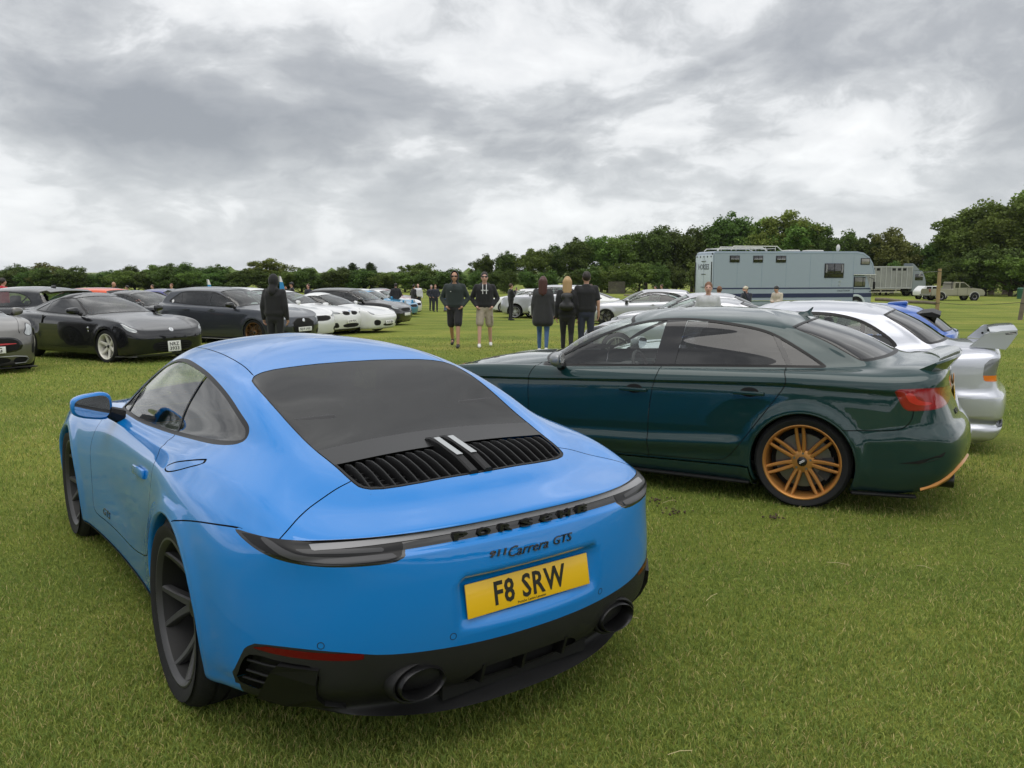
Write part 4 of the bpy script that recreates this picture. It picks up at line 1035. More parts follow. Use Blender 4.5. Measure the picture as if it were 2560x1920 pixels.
def make_car(p, name='car', label='', loc=(0, 0, 0), yaw=0.0, group=None, fine=False):
    """car with body panels, glass, lamps, wheels, mirrors, handles and plates cut from / set on one skin"""
    b = Body(gen_net(p), *(p.get('res', (10, 12) if fine else (4, 5))), disp=car_disp(p), iters=3 if fine else 2)
    root = thing(name, label, 'car', loc, yaw, group); pm = p['paint']; W, xf = p['W'], p['xf']
    rims = []
    for xw, rr in ((0, p['ra_r']), (xf, p['ra_f'])):
        rims.append((xw, b.cut(lambda s: s.circ(xw, p['rw'], rr), 'hole', where=lambda cx, cy, cz, u, l: (cy > .45*W) & (l < 6.3))))
    tw = p.get('trimw', .016)
    gl = lambda cx, cy, cz, u, l: (l > 7.4)
    dlo = chaikin(p['dlo'], 1 if p.get('sharp') else 2)
    ymin = p.get('dlo_ymin', p['ye']-.085)
    b.cut(lambda s: np.maximum(s.side(dlo), ymin-np.abs(s.V[:, 1])), 'trim', where=lambda cx, cy, cz, u, l: (l > 7.2) & (cy > .35) & (u > 2.2) & (u < 15.2))
    b.cut(lambda s: np.maximum(s.side(dlo, -tw), ymin+tw-np.abs(s.V[:, 1])), 'glass', src='trim')
    for kp, ((xa, za), (xb2, zb2), hw) in enumerate(p.get('pillars', ())):
        b.seam([(xa, za), (xb2, zb2)], hw, 'side', 'pillar%d' % kp, src='glass', smooth=0, near=max(.05, hw*2.2), where=gl)
    if 'tint_x' in p:
        (xa, za), (xb2, zb2) = p['tint_x']
        b.cut(lambda s: s.V[:, 0]-(xa+(s.V[:, 2]-za)*(xb2-xa)/(zb2-za)), 'glass_tint', src='glass')
    la, lb = p.get('ws_l', (8.08, 10.95)); uw = p.get('ws_u', 3.15)
    ws = chaikin([(-2, la), (uw-.5, la), (uw, la+.15), (uw, lb-.2), (uw-.4, lb), (-2, lb)], 1)
    b.cut(lambda s: UL(s, ws), 'wtrim', where=gl); b.cut(lambda s: UL(s, ws, -.022), 'windscreen', src='wtrim')
    la, lb = p.get('rw_l', (8.12, 10.95)); ur = p.get('rw_u', 13.75)
    rw = chaikin([(19, la), (ur+.5, la), (ur, la+.2), (ur, lb-.2), (ur+.4, lb), (19, lb)], 1)
    b.cut(lambda s: UL(s, rw), 'rtrim', where=gl); b.cut(lambda s: UL(s, rw, -.022), 'rear_window', src='rtrim')
    # fittings drawn on the skin in unrolled (column, height) or view coordinates
    for f in p.get('parts', ()):
        tagn, kind, poly = f['tag'], f.get('view', 'uz'), f['poly']
        sm = f.get('smooth', 1); pl = chaikin(poly, sm) if sm else np.asarray(poly, float)
        fld = {'uz': lambda s, g=0: s.uz(pl, g), 'side': lambda s, g=0: s.side(pl, g), 'rear': lambda s, g=0: s.rear(pl, g), 'top': lambda s, g=0: s.top(pl, g)}[kind]
        wh = f.get('where') or ((lambda cx, cy, cz, u, l: (u < 8) & (l < 8)) if f.get('front', True) else (lambda cx, cy, cz, u, l: (u > 10) & (l < 9)))
        b.cut(lambda s: fld(s, 0), tagn, src=f.get('src', ('body',)), where=wh)
        if 'inner' in f: b.cut(lambda s: fld(s, -f['inner'][0]), tagn+'_in', src=tagn)
    sw = p.get('seam_w', .003)
    for k, (pln, pts, wh) in enumerate(p.get('seams', ())): b.seam(pts, sw, pln, 'gap%d' % k, where=wh)
    body = b.panels('body', p.get('namer', lambda x, y, z, n, x0, x1: 'door' if (abs(y) > .4 and x0 > -.1 and x1 < xf-.1 and z < zmid(p)) else ('roof_panel' if z > p['zb0']+.25 and abs(y) < .1 else ('bonnet' if abs(y) < .1 and x0 > xf-1.2 and z > .6 else ('boot_lid' if abs(y) < .1 and x1 < 0 and z > .6 else 'body_shell')))), pm, root)
    for k in range(len(p.get('seams', ()))):
        for sd in (1, -1): b.build('gap%d' % k, 'shut_line', M_VOID, root, off=-.005, side=sd)
    for sd in (1, -1):
        b.build('trim', 'window_trim', p.get('trim_mat', M_TRIMB), root, side=sd)
        for kp in range(len(p.get('pillars', ()))): b.build('pillar%d' % kp, 'door_pillar', M_GLOSSB, root, side=sd)
        b.build('glass', 'side_window', p.get('glass', G_MID), root, off=-.004, side=sd)
        b.build('glass_tint', 'rear_side_window', p.get('glass_r', G_TINT), root, off=-.004, side=sd)
    b.build('wtrim', 'windscreen_trim', M_TRIMB, root); b.build('windscreen', 'windscreen', p.get('glass_f', G_MID), root, off=-.003)
    b.build('rtrim', 'rear_window_trim', M_TRIMB, root); b.build('rear_window', 'rear_window', p.get('glass_b', G_TINT), root, off=-.003)
    done = set()
    for f in p.get('parts', ()):
        if f['tag'] in done: continue
        done.add(f['tag'])
        for sd in ((1, -1) if f.get('pair', True) else (0,)):
            q = b.build(f['tag'], f['name'], f['mat'], root, off=f.get('off', .0005), side=sd)
            if 'inner' in f and q is not None: b.build(f['tag']+'_in', f['inner'][1], f['inner'][2], q, off=f['inner'][3] if len(f['inner']) > 3 else .001, side=sd)
    lip = p.get('lip_mat', pm)
    for xw, rim in rims:
        for sd in (1, -1):
            arch_lip(b, rim, xw, p['rw'], sd, .04, lip, root)
            yy = W-.05; wheel_well(root, xw, yy*sd, p['rw'], (p['ra_r'] if xw == 0 else p['ra_f'])+.008, sd, .34, M_VOID)
    wl = dict(p['wheel'])
    for xw in (0, xf):
        for sd in (1, -1):
            put_wheel(root, p['wheel_key'], xw, (W-p.get('inset', .125))*sd, wl['r'], sd, p.get('steer', 0)*(xw > 0), R(p.get('camber', .5)), tyre_mat=M_TYRE, fine=fine or p.get('finewheel', True), **wl)
    ub = MB(); ub.box(((xf)/2, 0, p.get('zs', .17)+.035), (xf+.9, 2*W-.5, .02)); ub.build('floor_pan', M_UNDER, root)
    b.build('body', 'headlining', pbr('headlining', (.06, .06, .062), .9), root, off=-.022, where=lambda cx, cy, cz: (cz > p['zb1']+.04) & (cx > p['rbase'][0]+.1) & (cx < p['cowl'][0]-.3), flipn=True)
    zs0 = p['zb0']-.44
    cabin(root, -.15, xf-.30, W-.16, .26, zs0, p['cowl'][0]-.30, -.36, p.get('seat_x', xf-1.75), rear_x=p.get('rear_seat', .05))
    mc = p.get('mirror')
    if mc:
        for sd in (1, -1):
            mirror(root, (mc[0], mc[1]*sd, mc[2]), mc[3], sd, p.get('mirror_mat', pm), arm=(mc[0]+.05, (p['yb']+.015)*sd, mc[2]-.075))
    for hx, hz in p.get('handles', ()):
        for sd in (1, -1):
            P, N = b.nearest([(hx, hz)], [0, 2], lambda V: V[:, 1]*sd > .4*W); q, n = P[0], Vector(N[0])
            m = MB(); m.rbox((q[0], q[1]+.022*sd, q[2]), (.215, .018, .028), .008); m.rbox((q[0]+.09, q[1]+.010*sd, q[2]), (.03, .026, .022), .006); m.rbox((q[0]-.09, q[1]+.010*sd, q[2]), (.03, .026, .022), .006)
            h = m.build('door_handle', p.get('handle_mat', pm), root)
            m = MB(); m.lathe([(0, .0015), (.030, .0015), (.034, .0005)], 18, 'z'); o = m.build('handle_recess', M_VOID, h)
            o.matrix_basis = Matrix.Translation(Vector((q[0]-.005, q[1], q[2]+.006))) @ n.to_track_quat('Z', 'Y').to_matrix().to_4x4() @ Matrix.Diagonal((1.9 if abs(n.y) > .5 else 1, 1.0, 1, 1))
    for pl_ in p.get('plates', ()):
        txt, x, z, tilt, front, yel = pl_[:6]; kw = pl_[6] if len(pl_) > 6 else {}
        plate(root, txt, frame((x, 0, z), (0, 1 if front else -1, 0), ((-tilt if front else tilt), 0, 1)), yellow=yel, **kw)
    if 'post' in p: p['post'](root, b, p)
    return root, b
def zmid(p): return p['zb1']
ALL = lambda cx, cy, cz, u, l: cy > .35
def door_seams(p, xs, zb, lo=.27, two=True):
    """front/rear door outlines in side view: xs = front edge, B post, rear edge"""
    pass

# ================================================================== the dark green saloon beside it
def lip_spoiler(root, b, pts, h, back, mat, name='boot_spoiler'):
    """pts: (y, x, z) along the boot edge for y>=0; sweeps a duck-tail wedge"""
    full = [(-y, x, z) for y, x, z in pts[::-1] if y > 1e-6] + pts; V = []; F = []
    for y, x, z in full:
        V += [(x+.14, y, z-.004), (x+.05, y, z+.018), (x-back, y, z+h), (x-back-.012, y, z+h-.010), (x-.004, y, z-.045), (x+.03, y, z-.05)]
    n = len(full)
    for k in range(n-1):
        for j in range(6): F.append((k*6+j, k*6+(j+1) % 6, (k+1)*6+(j+1) % 6, (k+1)*6+j))
    F += [tuple(range(6)), tuple(range((n-1)*6, n*6))[::-1]]
    m = MB(); m.add(V, F, True); return fix_normals(m.build(name, mat, root))
def post_saloon(root, b, p):
    pm = p['paint']; gold = MATS['gold_trim']
    lip_spoiler(root, b, [(0, -.850, .992), (.25, -.842, .990), (.45, -.815, .985), (.60, -.765, .975), (.70, -.70, .955)], .082, .075, pm)
    # shark fin
    m = MB(); V = [(.24, .0, 1.300), (.20, .032, 1.296), (.10, .036, 1.288), (.055, .0, 1.286), (.10, -.036, 1.288), (.20, -.032, 1.296), (.205, 0, 1.325), (.12, .008, 1.345), (.075, .0, 1.385), (.062, 0, 1.386), (.085, 0, 1.33), (.12, -.008, 1.345)]
    V = [(.15+(x-.15)*.72, y*.8, 1.293+(z-1.293)*.72) for x, y, z in V]
    m.add(V, [(0, 1, 6), (1, 7, 6), (1, 2, 7), (2, 8, 7), (2, 3, 10), (2, 10, 8), (8, 10, 9), (3, 4, 10), (4, 8, 10), (4, 11, 8), (7, 8, 11), (4, 5, 11), (5, 6, 11), (5, 0, 6), (6, 7, 11), (8, 9, 10)], True)
    fix_normals(m.build('antenna_fin', pm, root))
    for sd in (1, -1):
        m = MB(); m.lathe([(.050, .16), (.050, 0), (.055, -.004), (.060, .0), (.060, .16)], 28, 'x'); o = m.build('exhaust_tip', pbr('exhaust_grey', (.05, .05, .05), .35, metal=.8), root, loc=(-.93, .55*sd, .245)); o.scale = (1, 1.35, .95); fix_normals(o)
        m = MB(); m.lathe([(0, .10), (.05, .10)], 20, 'x'); m.build('exhaust_bore', M_VOID, o)
        # gold outline of the diffuser
        P, N = b.nearest([(.80, .215), (.76, .25), (.70, .30), (.62, .345), (.50, .372), (.30, .378)], [1, 2], lambda V: (V[:, 0] < -.5) & (V[:, 1] > 0)); P[:, 1] *= sd; N[:, 1] *= sd
        m = MB(); n = len(P); wid = [.012, .022, .026, .022, .014, .010]; V = []
        for q, nn, w_ in zip(P, N, wid):
            V += [q+nn*.006+np.array([0, 0, w_]), q+nn*.016, q+nn*.006-np.array([0, 0, w_])]
        m.add(V, [(k*3+j, k*3+j+1, (k+1)*3+j+1, (k+1)*3+j) for k in range(n-1) for j in range(2)], True); m.build('diffuser_trim', gold, root)
        # side blade under the skirt, rear corner blade
        m = MB(); m.rbox((1.30, .885*sd, .150), (1.92, .05, .022), .008); m.build('side_blade', M_SATIN, root)
        m = MB(); m.rbox((-.52, .845*sd, .160), (.40, .05, .020), .008, rot=(0, 0, .22*sd)); m.build('corner_blade', M_SATIN, root)
        P, N = b.nearest([(-.60, .386), (-.70, .408), (-.79, .438), (-.868, .476), (-.855, .448), (-.80, .418), (-.72, .392)], [0, 2], lambda V: V[:, 1]*sd > .4)
        m = MB(); V = [tuple(q+nn*.004) for q, nn in zip(P, N)]; m.add(V, [tuple(range(7))]); vt = fix_normals(m.build('bumper_vent', M_VOID, root))
    def on_side(x0, z0, off, sg):
        def fit(co):
            P, N = b.nearest(np.stack([x0-sg*co[:, 0], z0+co[:, 1]], 1), [0, 2], lambda V: V[:, 1]*sg > .3); return P+N*(co[:, 2:3]+off)
        return fit
    def on_rear(y0, z0, off):
        def fit(co):
            P, N = b.nearest(np.stack([y0-co[:, 0], z0+co[:, 1]], 1), [1, 2], lambda V: V[:, 0] < -.5); return P+N*(co[:, 2:3]+off)
        return fit
    put_text('model_badge', 'RS3', pbr('badge_dark', (.02, .02, .02), .3), root, .12, .030, None, extrude=.003, bold=.03, fit=on_rear(.42, .695, .003))
    # four rings on the boot, copper like the wheels
    m = MB()
    for k in range(4):
        c = (-.060+.04*k*1.0)
        m.tube([(0, c+.028*math.cos(a), .028*math.sin(a)) for a in np.linspace(0, 2*PI, 25)], .005, 6, caps=False)
    P, N = b.nearest([(0, .86)], [1, 2], lambda V: V[:, 0] < -.5); m.build('rings_badge', gold, root, loc=(P[0][0]-.008, 0, .865))
    # ring badge on the wheel caps
    for wob in [o for o in root.children if o.name.startswith('wheel') and not o.name.startswith('wheel_well')]:
        m = MB()
        for k in range(4):
            c = -.0135+.009*k; m.tube([(c+.0058*math.cos(a), 0, .0058*math.sin(a)) for a in np.linspace(0, 2*PI, 15)], .0012, 5, caps=False)
        cap = [c for c in wob.children if c.name.startswith('centre_cap')]
        if cap:
            yb_ = max(v.co.y for v in cap[0].data.vertices); o = m.build('cap_badge', M_CHROME, wob, loc=(0, yb_+.0008, 0))
def build_green_saloon():
    pm = paint('paint_dark_teal', (.004, .032, .034), .12, .28, .06, dust=.05)
    gold = pbr('gold_trim', (.55, .24, .055), .32, metal=.55, coat=.3)
    rimg = pbr('wheel_copper', (.50, .235, .065), .38, metal=.6, vary=.06)
    pbr('gold_trim', (0, 0, 0))
    p = dict(xf=2.63, xn=3.50, xt=-1.0, W=.895, zs=.175, ztb=.235, zh0=.72, zn=.48, zt=.50, zd=.985, xd=-.86, tx4=.075, tx5=.12, yb=.775, ye=.59, zb0=.895, zb1=.972,
             cowl=(2.16, .950), wtop=(1.40, 1.298), rtop=(.10, 1.275), rbase=(-.545, 1.032), yrb=.66, yrt=.54, zpk=1.352, drop=.078, hb=.05, wrapF=.13, wF2=.10, wrapR=.17, dRb=.03, rw=.322, ra_r=.358, ra_f=.36, flr=.022, flf=.022, dy6=-.05, dy5=-.010,
             paint=pm, glass=G_CLEAR, glass_r=G_TINT, glass_f=G_CLEAR, glass_b=G_TINT, handle_mat=pm, trimw=.017,
             creases=[([(-.54, .842), (.118, .861), (1.07, .828), (2.1, .785), (3.0, .76)], .020, .10)], fls=.038, swages=[([(.40, .492), (1.10, .452), (2.1, .42)], [(.40, .42), (1.10, .376), (2.1, .345)], .026)],
             dlo=[(2.09, .876), (1.6, .900), (1.05, .927), (.5, .952), (.0, .966), (-.125, .970), (-.09, 1.0), (.06, 1.09), (.20, 1.165), (.34, 1.222), (.55, 1.258), (.80, 1.283), (1.05, 1.282), (1.25, 1.255), (1.42, 1.205), (1.60, 1.125), (1.78, 1.03), (1.95, .945)],
             pillars=[((1.03, .86), (.965, 1.36), .078), ((.105, .94), (.30, 1.26), .016)], tint_x=((1.03, .86), (.965, 1.36)), mirror=(1.80, .945, .955, (.075, .088, .058)), mirror_mat=None,
             wheel=dict(r=.325, w=.225, rr=.252, style='twin', rim_mat=rimg, n=7, concave=.03, hubr=.078), wheel_key='saloon', inset=.128, handles=[(1.222, .756), (.373, .785)],
             seat_x=.98, rear_seat=.10, plates=[], camber=1.2)
    p['mirror_mat'] = pbr('mirror_silver_shell', (.30, .31, .32), .35, metal=.5, coat=.4)
    lamp = [(12.45, .868), (12.6, .806), (12.78, .732), (13.2, .733), (13.9, .745), (14.6, .762), (15.5, .79), (15.9, .82), (15.95, .865), (14.6, .880), (13.8, .884), (12.9, .877)]
    p['parts'] = [dict(tag='tail', name='tail_lamp', mat=M_REDD, poly=lamp, front=False, inner=(.007, 'lamp_lens', M_RED)),
                  dict(tag='tail_bar', name='lamp_bar', mat=pbr('red_bright_lens', (.50, .015, .015), .12, coat=1), view='uz', smooth=1, src=('tail_in',), front=False, poly=[(12.75, .85), (12.98, .77), (13.75, .772), (13.75, .79), (13.2, .80), (13.05, .85)], off=.003),
                  dict(tag='skirt', name='side_skirt', mat=pm, view='side', smooth=0, poly=[(.30, .262), (2.32, .235), (2.32, .10), (.30, .10)], off=.026, where=lambda cx, cy, cz, u, l: cy > .5),
                  dict(tag='hlamp', name='headlamp', mat=M_LAMPDARK, poly=[(1.3, .62), (1.5, .685), (2.4, .735), (3.3, .77), (3.2, .71), (2.3, .63)], front=True),
                  dict(tag='grl', name='front_grille', mat=M_GLOSSB, poly=[(-1, .30), (.95, .32), (1.15, .62), (-1, .66)], pair=False, front=True)]
    S = lambda cx, cy, cz, u, l: (cy > .45) & (l < 8.6)
    p['seams'] = [('side', [(2.06, .90), (2.10, .84), (2.115, .74), (2.10, .55), (2.08, .40), (2.02, .285), (1.9, .262), (1.09, .268), (.62, .278), (.53, .285), (.46, .36), (.349, .52), (.20, .74), (.122, .86), (.135, .92), (.16, .985)], S),
                  ('side', [(1.035, .945), (1.05, .87), (1.075, .80), (1.098, .60), (1.10, .40), (1.09, .262)], S),
                  ('side', [(-.12, .555+.04), (-.23, .575), (-.40, .585), (-.60, .60), (-.66, .66), (-.67, .73)], lambda cx, cy, cz, u, l: (cy > .5) & (l < 7)),
                  ('top', [(2.0, .71), (2.4, .72), (2.9, .66), (3.2, .58)], lambda cx, cy, cz, u, l: (cx > 1.9) & (cz > .6))]
    def ledge(G):
        uu = np.linspace(0, 17, G.shape[1])[None, :]; zu = np.interp(uu, [11.5, 12.1, 12.7, 14, 17], [.572, .600, .636, .655, .665]); zl = np.interp(uu, [11.5, 12.4, 13.5, 14.4, 17], [.484, .514, .547, .56, .565])
        t = sstep((zu-G[..., 2])/(zu-zl), 0, 1)*sstep(uu, 11.3, 12.2)*sstep(G[..., 2], .20, .34)
        dx_, dy_ = G[..., 0]+.30, G[..., 1]; ln = np.maximum(np.hypot(dx_, dy_), 1e-6); w = sstep(uu, 12.6, 14.0)
        G[..., 0] += .030*t*w*dx_/ln; G[..., 1] += t*(.012*(1-w)+.022*w*dy_/ln)
        return G
    p['extra_disp'] = ledge
    p['post'] = post_saloon
    root, b = make_car(p, 'saloon_car', 'dark green saloon with copper twin-spoke wheels parked beside the blue coupe', (2.3976, 6.2662, -.012), 2.6547, fine=True)
    plate(root, 'U', frame((-.905, 0, .765), (0, -1, 0), (.12, 0, 1)), yellow=True)
    return root, b
# ================================================================== the other cars of the meet
def base_spec(kind):
    c = dict(zs=.17, ztb=.24, rw=.325, ra_r=.362, ra_f=.362, W=.90, drop=.085, yrt=None, mirror=None, trimw=.022, inset=.12, finewheel=True)
    if kind == 'hatch':
        c.update(xf=2.64, xn=3.50, xt=-.80, zh0=.74, zd=1.02, xd=-.76, tx4=.02, tx5=.02, yb=.775, ye=.60, zb0=.93, zb1=1.00, cowl=(2.25, .985), wtop=(1.40, 1.385), rtop=(-.42, 1.375), rbase=(-.71, 1.07), zpk=1.45, yrb=.68, yrt=.56, wrapF=.14, wF2=.11, wrapR=.10, wR2=.08, rear_seat=.0, db=.0)
    elif kind == 'saloon':
        c.update(xf=2.65, xn=3.50, xt=-1.0, zh0=.72, zd=1.0, xd=-.90, yb=.775, ye=.60, zb0=.91, zb1=.98, cowl=(2.2, .965), wtop=(1.40, 1.36), rtop=(.12, 1.34), rbase=(-.50, 1.05), zpk=1.42, yrb=.66, yrt=.55, wrapF=.14, wF2=.11, wrapR=.15, dRb=.03, rear_seat=.1)
    elif kind == 'coupe':
        c.update(xf=2.70, xn=3.54, xt=-.95, zh0=.70, zd=.96, xd=-.86, yb=.775, ye=.575, zb0=.89, zb1=.96, cowl=(2.10, .945), wtop=(1.20, 1.30), rtop=(.25, 1.30), rbase=(-.62, 1.0), zpk=1.365, yrb=.64, yrt=.53, wrapF=.14, wF2=.11, wrapR=.15, dRb=.03, rear_seat=.15)
    elif kind == 'sports':
        c.update(xf=2.50, xn=3.42, xt=-.92, zh0=.62, zd=.90, xd=-.84, yb=.745, ye=.545, zb0=.845, zb1=.93, cowl=(1.98, .90), wtop=(1.12, 1.22), rtop=(.45, 1.22), rbase=(-.45, .97), zpk=1.285, yrb=.62, yrt=.50, wrapF=.15, wF2=.12, wrapR=.15, dRb=.03, rear_seat=None, hb=.02)
    elif kind == 'suv':
        c.update(xf=2.66, xn=3.46, xt=-.88, zs=.26, zh0=.98, zn=.66, zd=1.20, xd=-.84, tx4=.02, tx5=.03, yb=.80, ye=.64, zb0=1.13, zb1=1.20, cowl=(2.20, 1.16), wtop=(1.40, 1.55), rtop=(-.50, 1.55), rbase=(-.76, 1.25), zpk=1.63, yrb=.70, yrt=.60, wrapF=.12, wF2=.10, wrapR=.08, rw=.36, ra_r=.40, ra_f=.40, W=.93, rear_seat=0)
    return c
def auto_dlo(p, rear=None):
    """side-window outline from the pillar and belt lines; rear = tail end points, lower to upper"""
    xc = p['cowl'][0]; xw, zw = p['wtop']; xr, zr = p['rtop']; xm = (xw+xr)/2; tF = p.get('wrapF', .17)
    ze = p['zpk']-p['drop']-.012
    zb = lambda x: np.interp(x, [0, p['xf']-.55], [p['zb1'], p['zb0']])
    x0 = xc-tF-.05; low = [(x0+.05, zb(x0)-.004), (x0-.4, zb(x0-.4)+.004), (xm+.1, zb(xm)+.004)]
    if rear is None: rear = [(p['rbase'][0]+.35, zb(0)+.01), (xr+.35, zr-.10)]
    up = [(xm, ze), (xw-.32, ze-.010), (xw-.14, zw-.068), ((xw+x0)/2+.0, (zw-.05+zb(x0))/2+.018)]
    return low+list(rear)+up
def std_seams(p, two=True):
    xc = p['cowl'][0]; xf = p['xf']; lo = p['zs']+.10; zb = lambda x: float(np.interp(x, [0, xf-.55], [p['zb1'], p['zb0']]))
    S = lambda cx, cy, cz, u, l: (cy > .45) & (l < 8.4)
    xa = xf-.50; xb = p.get('xB', 1.08 if two else .62)
    s = [('side', [(xa-.03, zb(xa)+.01), (xa+.01, zb(xa)-.12), (xa+.01, .5), (xa-.03, lo+.04), (xa-.12, lo), (xb+.05, lo), ] + ([(.62, lo+.01), (.50, lo+.05), (.36, .53), (.22, .74), (.16, zb(0)-.08), (.20, zb(0)+.02)] if two else [(xb, lo+.03), (xb-.03, .5), (xb, .75), (xb+.06, zb(xb)+.02)]), S)]
    if two: s.append(('side', [(xb-.05, zb(xb)+.02), (xb-.02, zb(xb)-.10), (xb, .6), (xb, lo)], S))
    s.append(('top', [(xc-.12, p['yb']-.06), (xf, p['yb']-.06), (xf+.35, p['yb']-.12), (xf+.62, p['yb']-.22)], lambda cx, cy, cz, u, l: (cx > xc-.2) & (cz > .55)))
    return s
def front_parts(p, lamp=M_CLEAR, dark=False, style='std', grille=M_GLOSSB):
    zh = p['zh0']; zn = p.get('zn', .48); out = []
    F = lambda cx, cy, cz, u, l: (u < 5.5) & (l < 7.6)
    def lp(poly, m=None, inner=None): 
        d = dict(tag='hlamp', name='headlamp', mat=m or M_LAMPDARK, poly=poly, where=F); d['inner'] = (.012, 'lamp_lens', inner or lamp); return d
    if style == 'z':
        out.append(lp([(2.05, zh-.06), (2.9, zh-.035), (3.75, zh+.085), (4.05, zh+.125), (3.6, zh+.10), (2.8, zh+.03), (2.2, zh-.0)], M_CLEAR))
        out.append(dict(tag='grl', name='front_grille', mat=M_VOID, poly=[(-1, .22), (1.0, .22), (1.25, .30), (1.15, .42), (-1, .42)], pair=False, where=F))
        out.append(dict(tag='split', name='front_splitter', mat=pbr('lip_grey', (.10, .10, .10), .4), poly=[(-1, .12), (3.6, .12), (3.6, .185), (-1, .20)], pair=False, where=F, off=.02))
    elif style == 'bmw':
        out.append(lp([(1.35, zh-.075), (1.5, zh-.03), (2.3, zh+.005), (3.1, zh+.06), (2.9, zh-.02), (2.2, zh-.075)]))
        out.append(dict(tag='kid', name='kidney_grille', mat=M_GLOSSB, poly=[(.12, zh-.13), (.95, zh-.12), (1.15, zh-.03), (.9, zh+.005), (.12, zh+.005)], where=F, inner=(.012, 'grille_opening', M_VOID)))
        out.append(dict(tag='intake', name='bumper_intake', mat=M_SATIN, poly=[(1.5, .24), (2.6, .26), (2.4, .40), (1.9, .42)], where=F))
        out.append(dict(tag='intc', name='centre_intake', mat=M_VOID, poly=[(-1, .24), (1.1, .24), (1.2, .36), (-1, .38)], pair=False, where=F))
        out.append(dict(tag='split', name='front_splitter', mat=M_GLOSSB, poly=[(-1, .10), (3.4, .10), (3.4, .185), (2.2, .215), (-1, .20)], pair=False, where=F, off=.015))
    elif style == 'porsche':
        out.append(lp([(2.05, zh-.02), (2.5, zh-.03), (3.2, zh+.045), (3.45, zh+.11), (3.1, zh+.10), (2.4, zh+.05)], None, M_CLEAR))
        out.append(dict(tag='intake', name='bumper_intake', mat=M_VOID, poly=[(1.3, .27), (2.2, .27), (2.45, .38), (2.2, .46), (1.4, .44)], where=F))
        out.append(dict(tag='intc', name='centre_intake', mat=M_SATIN, poly=[(-1, .24), (.9, .24), (1.0, .33), (-1, .34)], pair=False, where=F))
    elif style == 'mini':
        out.append(lp([(1.75, zh-.10), (2.0, zh-.02), (2.5, zh+.07), (2.95, zh+.09), (3.05, zh+.0), (2.7, zh-.10), (2.2, zh-.15)], M_GLOSSB, M_CLEAR))
        out.append(dict(tag='grl', name='front_grille', mat=M_GLOSSB, poly=[(-1, .37), (1.3, .38), (1.7, .47), (1.5, .60), (1.0, .645), (-1, .66)], pair=False, where=F, inner=(.022, 'grille_mesh', M_VOID)))
        out.append(dict(tag='gbar', name='grille_bar', mat=pbr('red_bar', (.5, .01, .015), .3, coat=.5), poly=[(-1, .505), (1.35, .52), (1.4, .545), (-1, .535)], src=('grl_in', 'grl'), pair=False, where=F, off=.012))
        out.append(dict(tag='intake', name='bumper_intake', mat=M_VOID, poly=[(2.35, .34), (2.8, .34), (2.85, .52), (2.6, .54), (2.35, .46)], where=F))
        out.append(dict(tag='intc', name='lower_intake', mat=M_VOID, poly=[(-1, .20), (1.0, .20), (1.05, .31), (-1, .32)], pair=False, where=F))
        out.append(dict(tag='intd', name='brake_duct', mat=M_VOID, poly=[(1.15, .20), (1.9, .20), (2.0, .29), (1.2, .31)], where=F))
    else:
        out.append(lp([(1.35, zh-.09), (1.6, zh-.03), (2.4, zh+.01), (3.35, zh+.07), (3.25, zh-.01), (2.4, zh-.085)], M_LAMPDARK if dark else None))
        out.append(dict(tag='grl', name='front_grille', mat=grille, poly=[(-1, zh-.20), (1.2, zh-.18), (1.3, zh-.04), (-1, zh-.04)] if style != 'big' else [(-1, .24), (1.1, .25), (1.25, zh-.06), (-1, zh-.05)], pair=False, where=F, inner=(.014, 'grille_mesh', M_VOID)))
        out.append(dict(tag='intake', name='bumper_intake', mat=M_VOID, poly=[(1.55, .26), (2.6, .28), (2.5, .38), (1.65, .40)], where=F))
        out.append(dict(tag='split', name='front_splitter', mat=M_SATIN, poly=[(-1, .10), (3.4, .10), (3.4, .19), (-1, .20)], pair=False, where=F, off=.012))
    return out
def rear_parts(p, mat=M_REDD, inner=M_RED):
    zd = p['zd']; return [dict(tag='tail', name='tail_lamp', mat=mat, poly=[(13.0, zd-.07), (13.3, zd-.20), (14.4, zd-.22), (15.3, zd-.20), (15.5, zd-.07), (14.5, zd-.05)], front=False, inner=(.012, 'lamp_lens', inner))]
def place(p, wheel_px, yaw, side, front=True):
    """root position from the photo pixel where one tyre meets the field"""
    g = on_ground(*wheel_px); x, y = (p['xf'] if front else 0), side*(p['W']-.10); c, s = math.cos(yaw), math.sin(yaw)
    X, Y = g[0]-(x*c-y*s), g[1]-(x*s+y*c)
    # settle on the field at the car's own spot
    cx, cy = X+1.3*c, Y+1.3*s
    return (X, Y, float(gz(cx, cy)))
RIMS = {}
def rim(name, col, rough=.35, metal=.7): return pbr('rim_'+name, col, rough, metal)
def wh(r=.325, rr=.24, style='twin', n=5, m=None, w=.225, concave=.03, hubr=.07): return dict(r=r, w=w, rr=rr, style=style, rim_mat=m or rim('silver', (.45, .46, .47)), n=n, concave=concave, hubr=hubr)
def oval_badge(root, loc, n, size, mat, txt=None):
    m = MB(); m.lathe([(0, .004), (size*.8, .004), (size, 0)], 18, 'z'); o = m.build('badge', mat, root)
    o.matrix_basis = Matrix.Translation(Vector(loc)) @ Vector(n).to_track_quat('Z', 'Y').to_matrix().to_4x4()
    return o
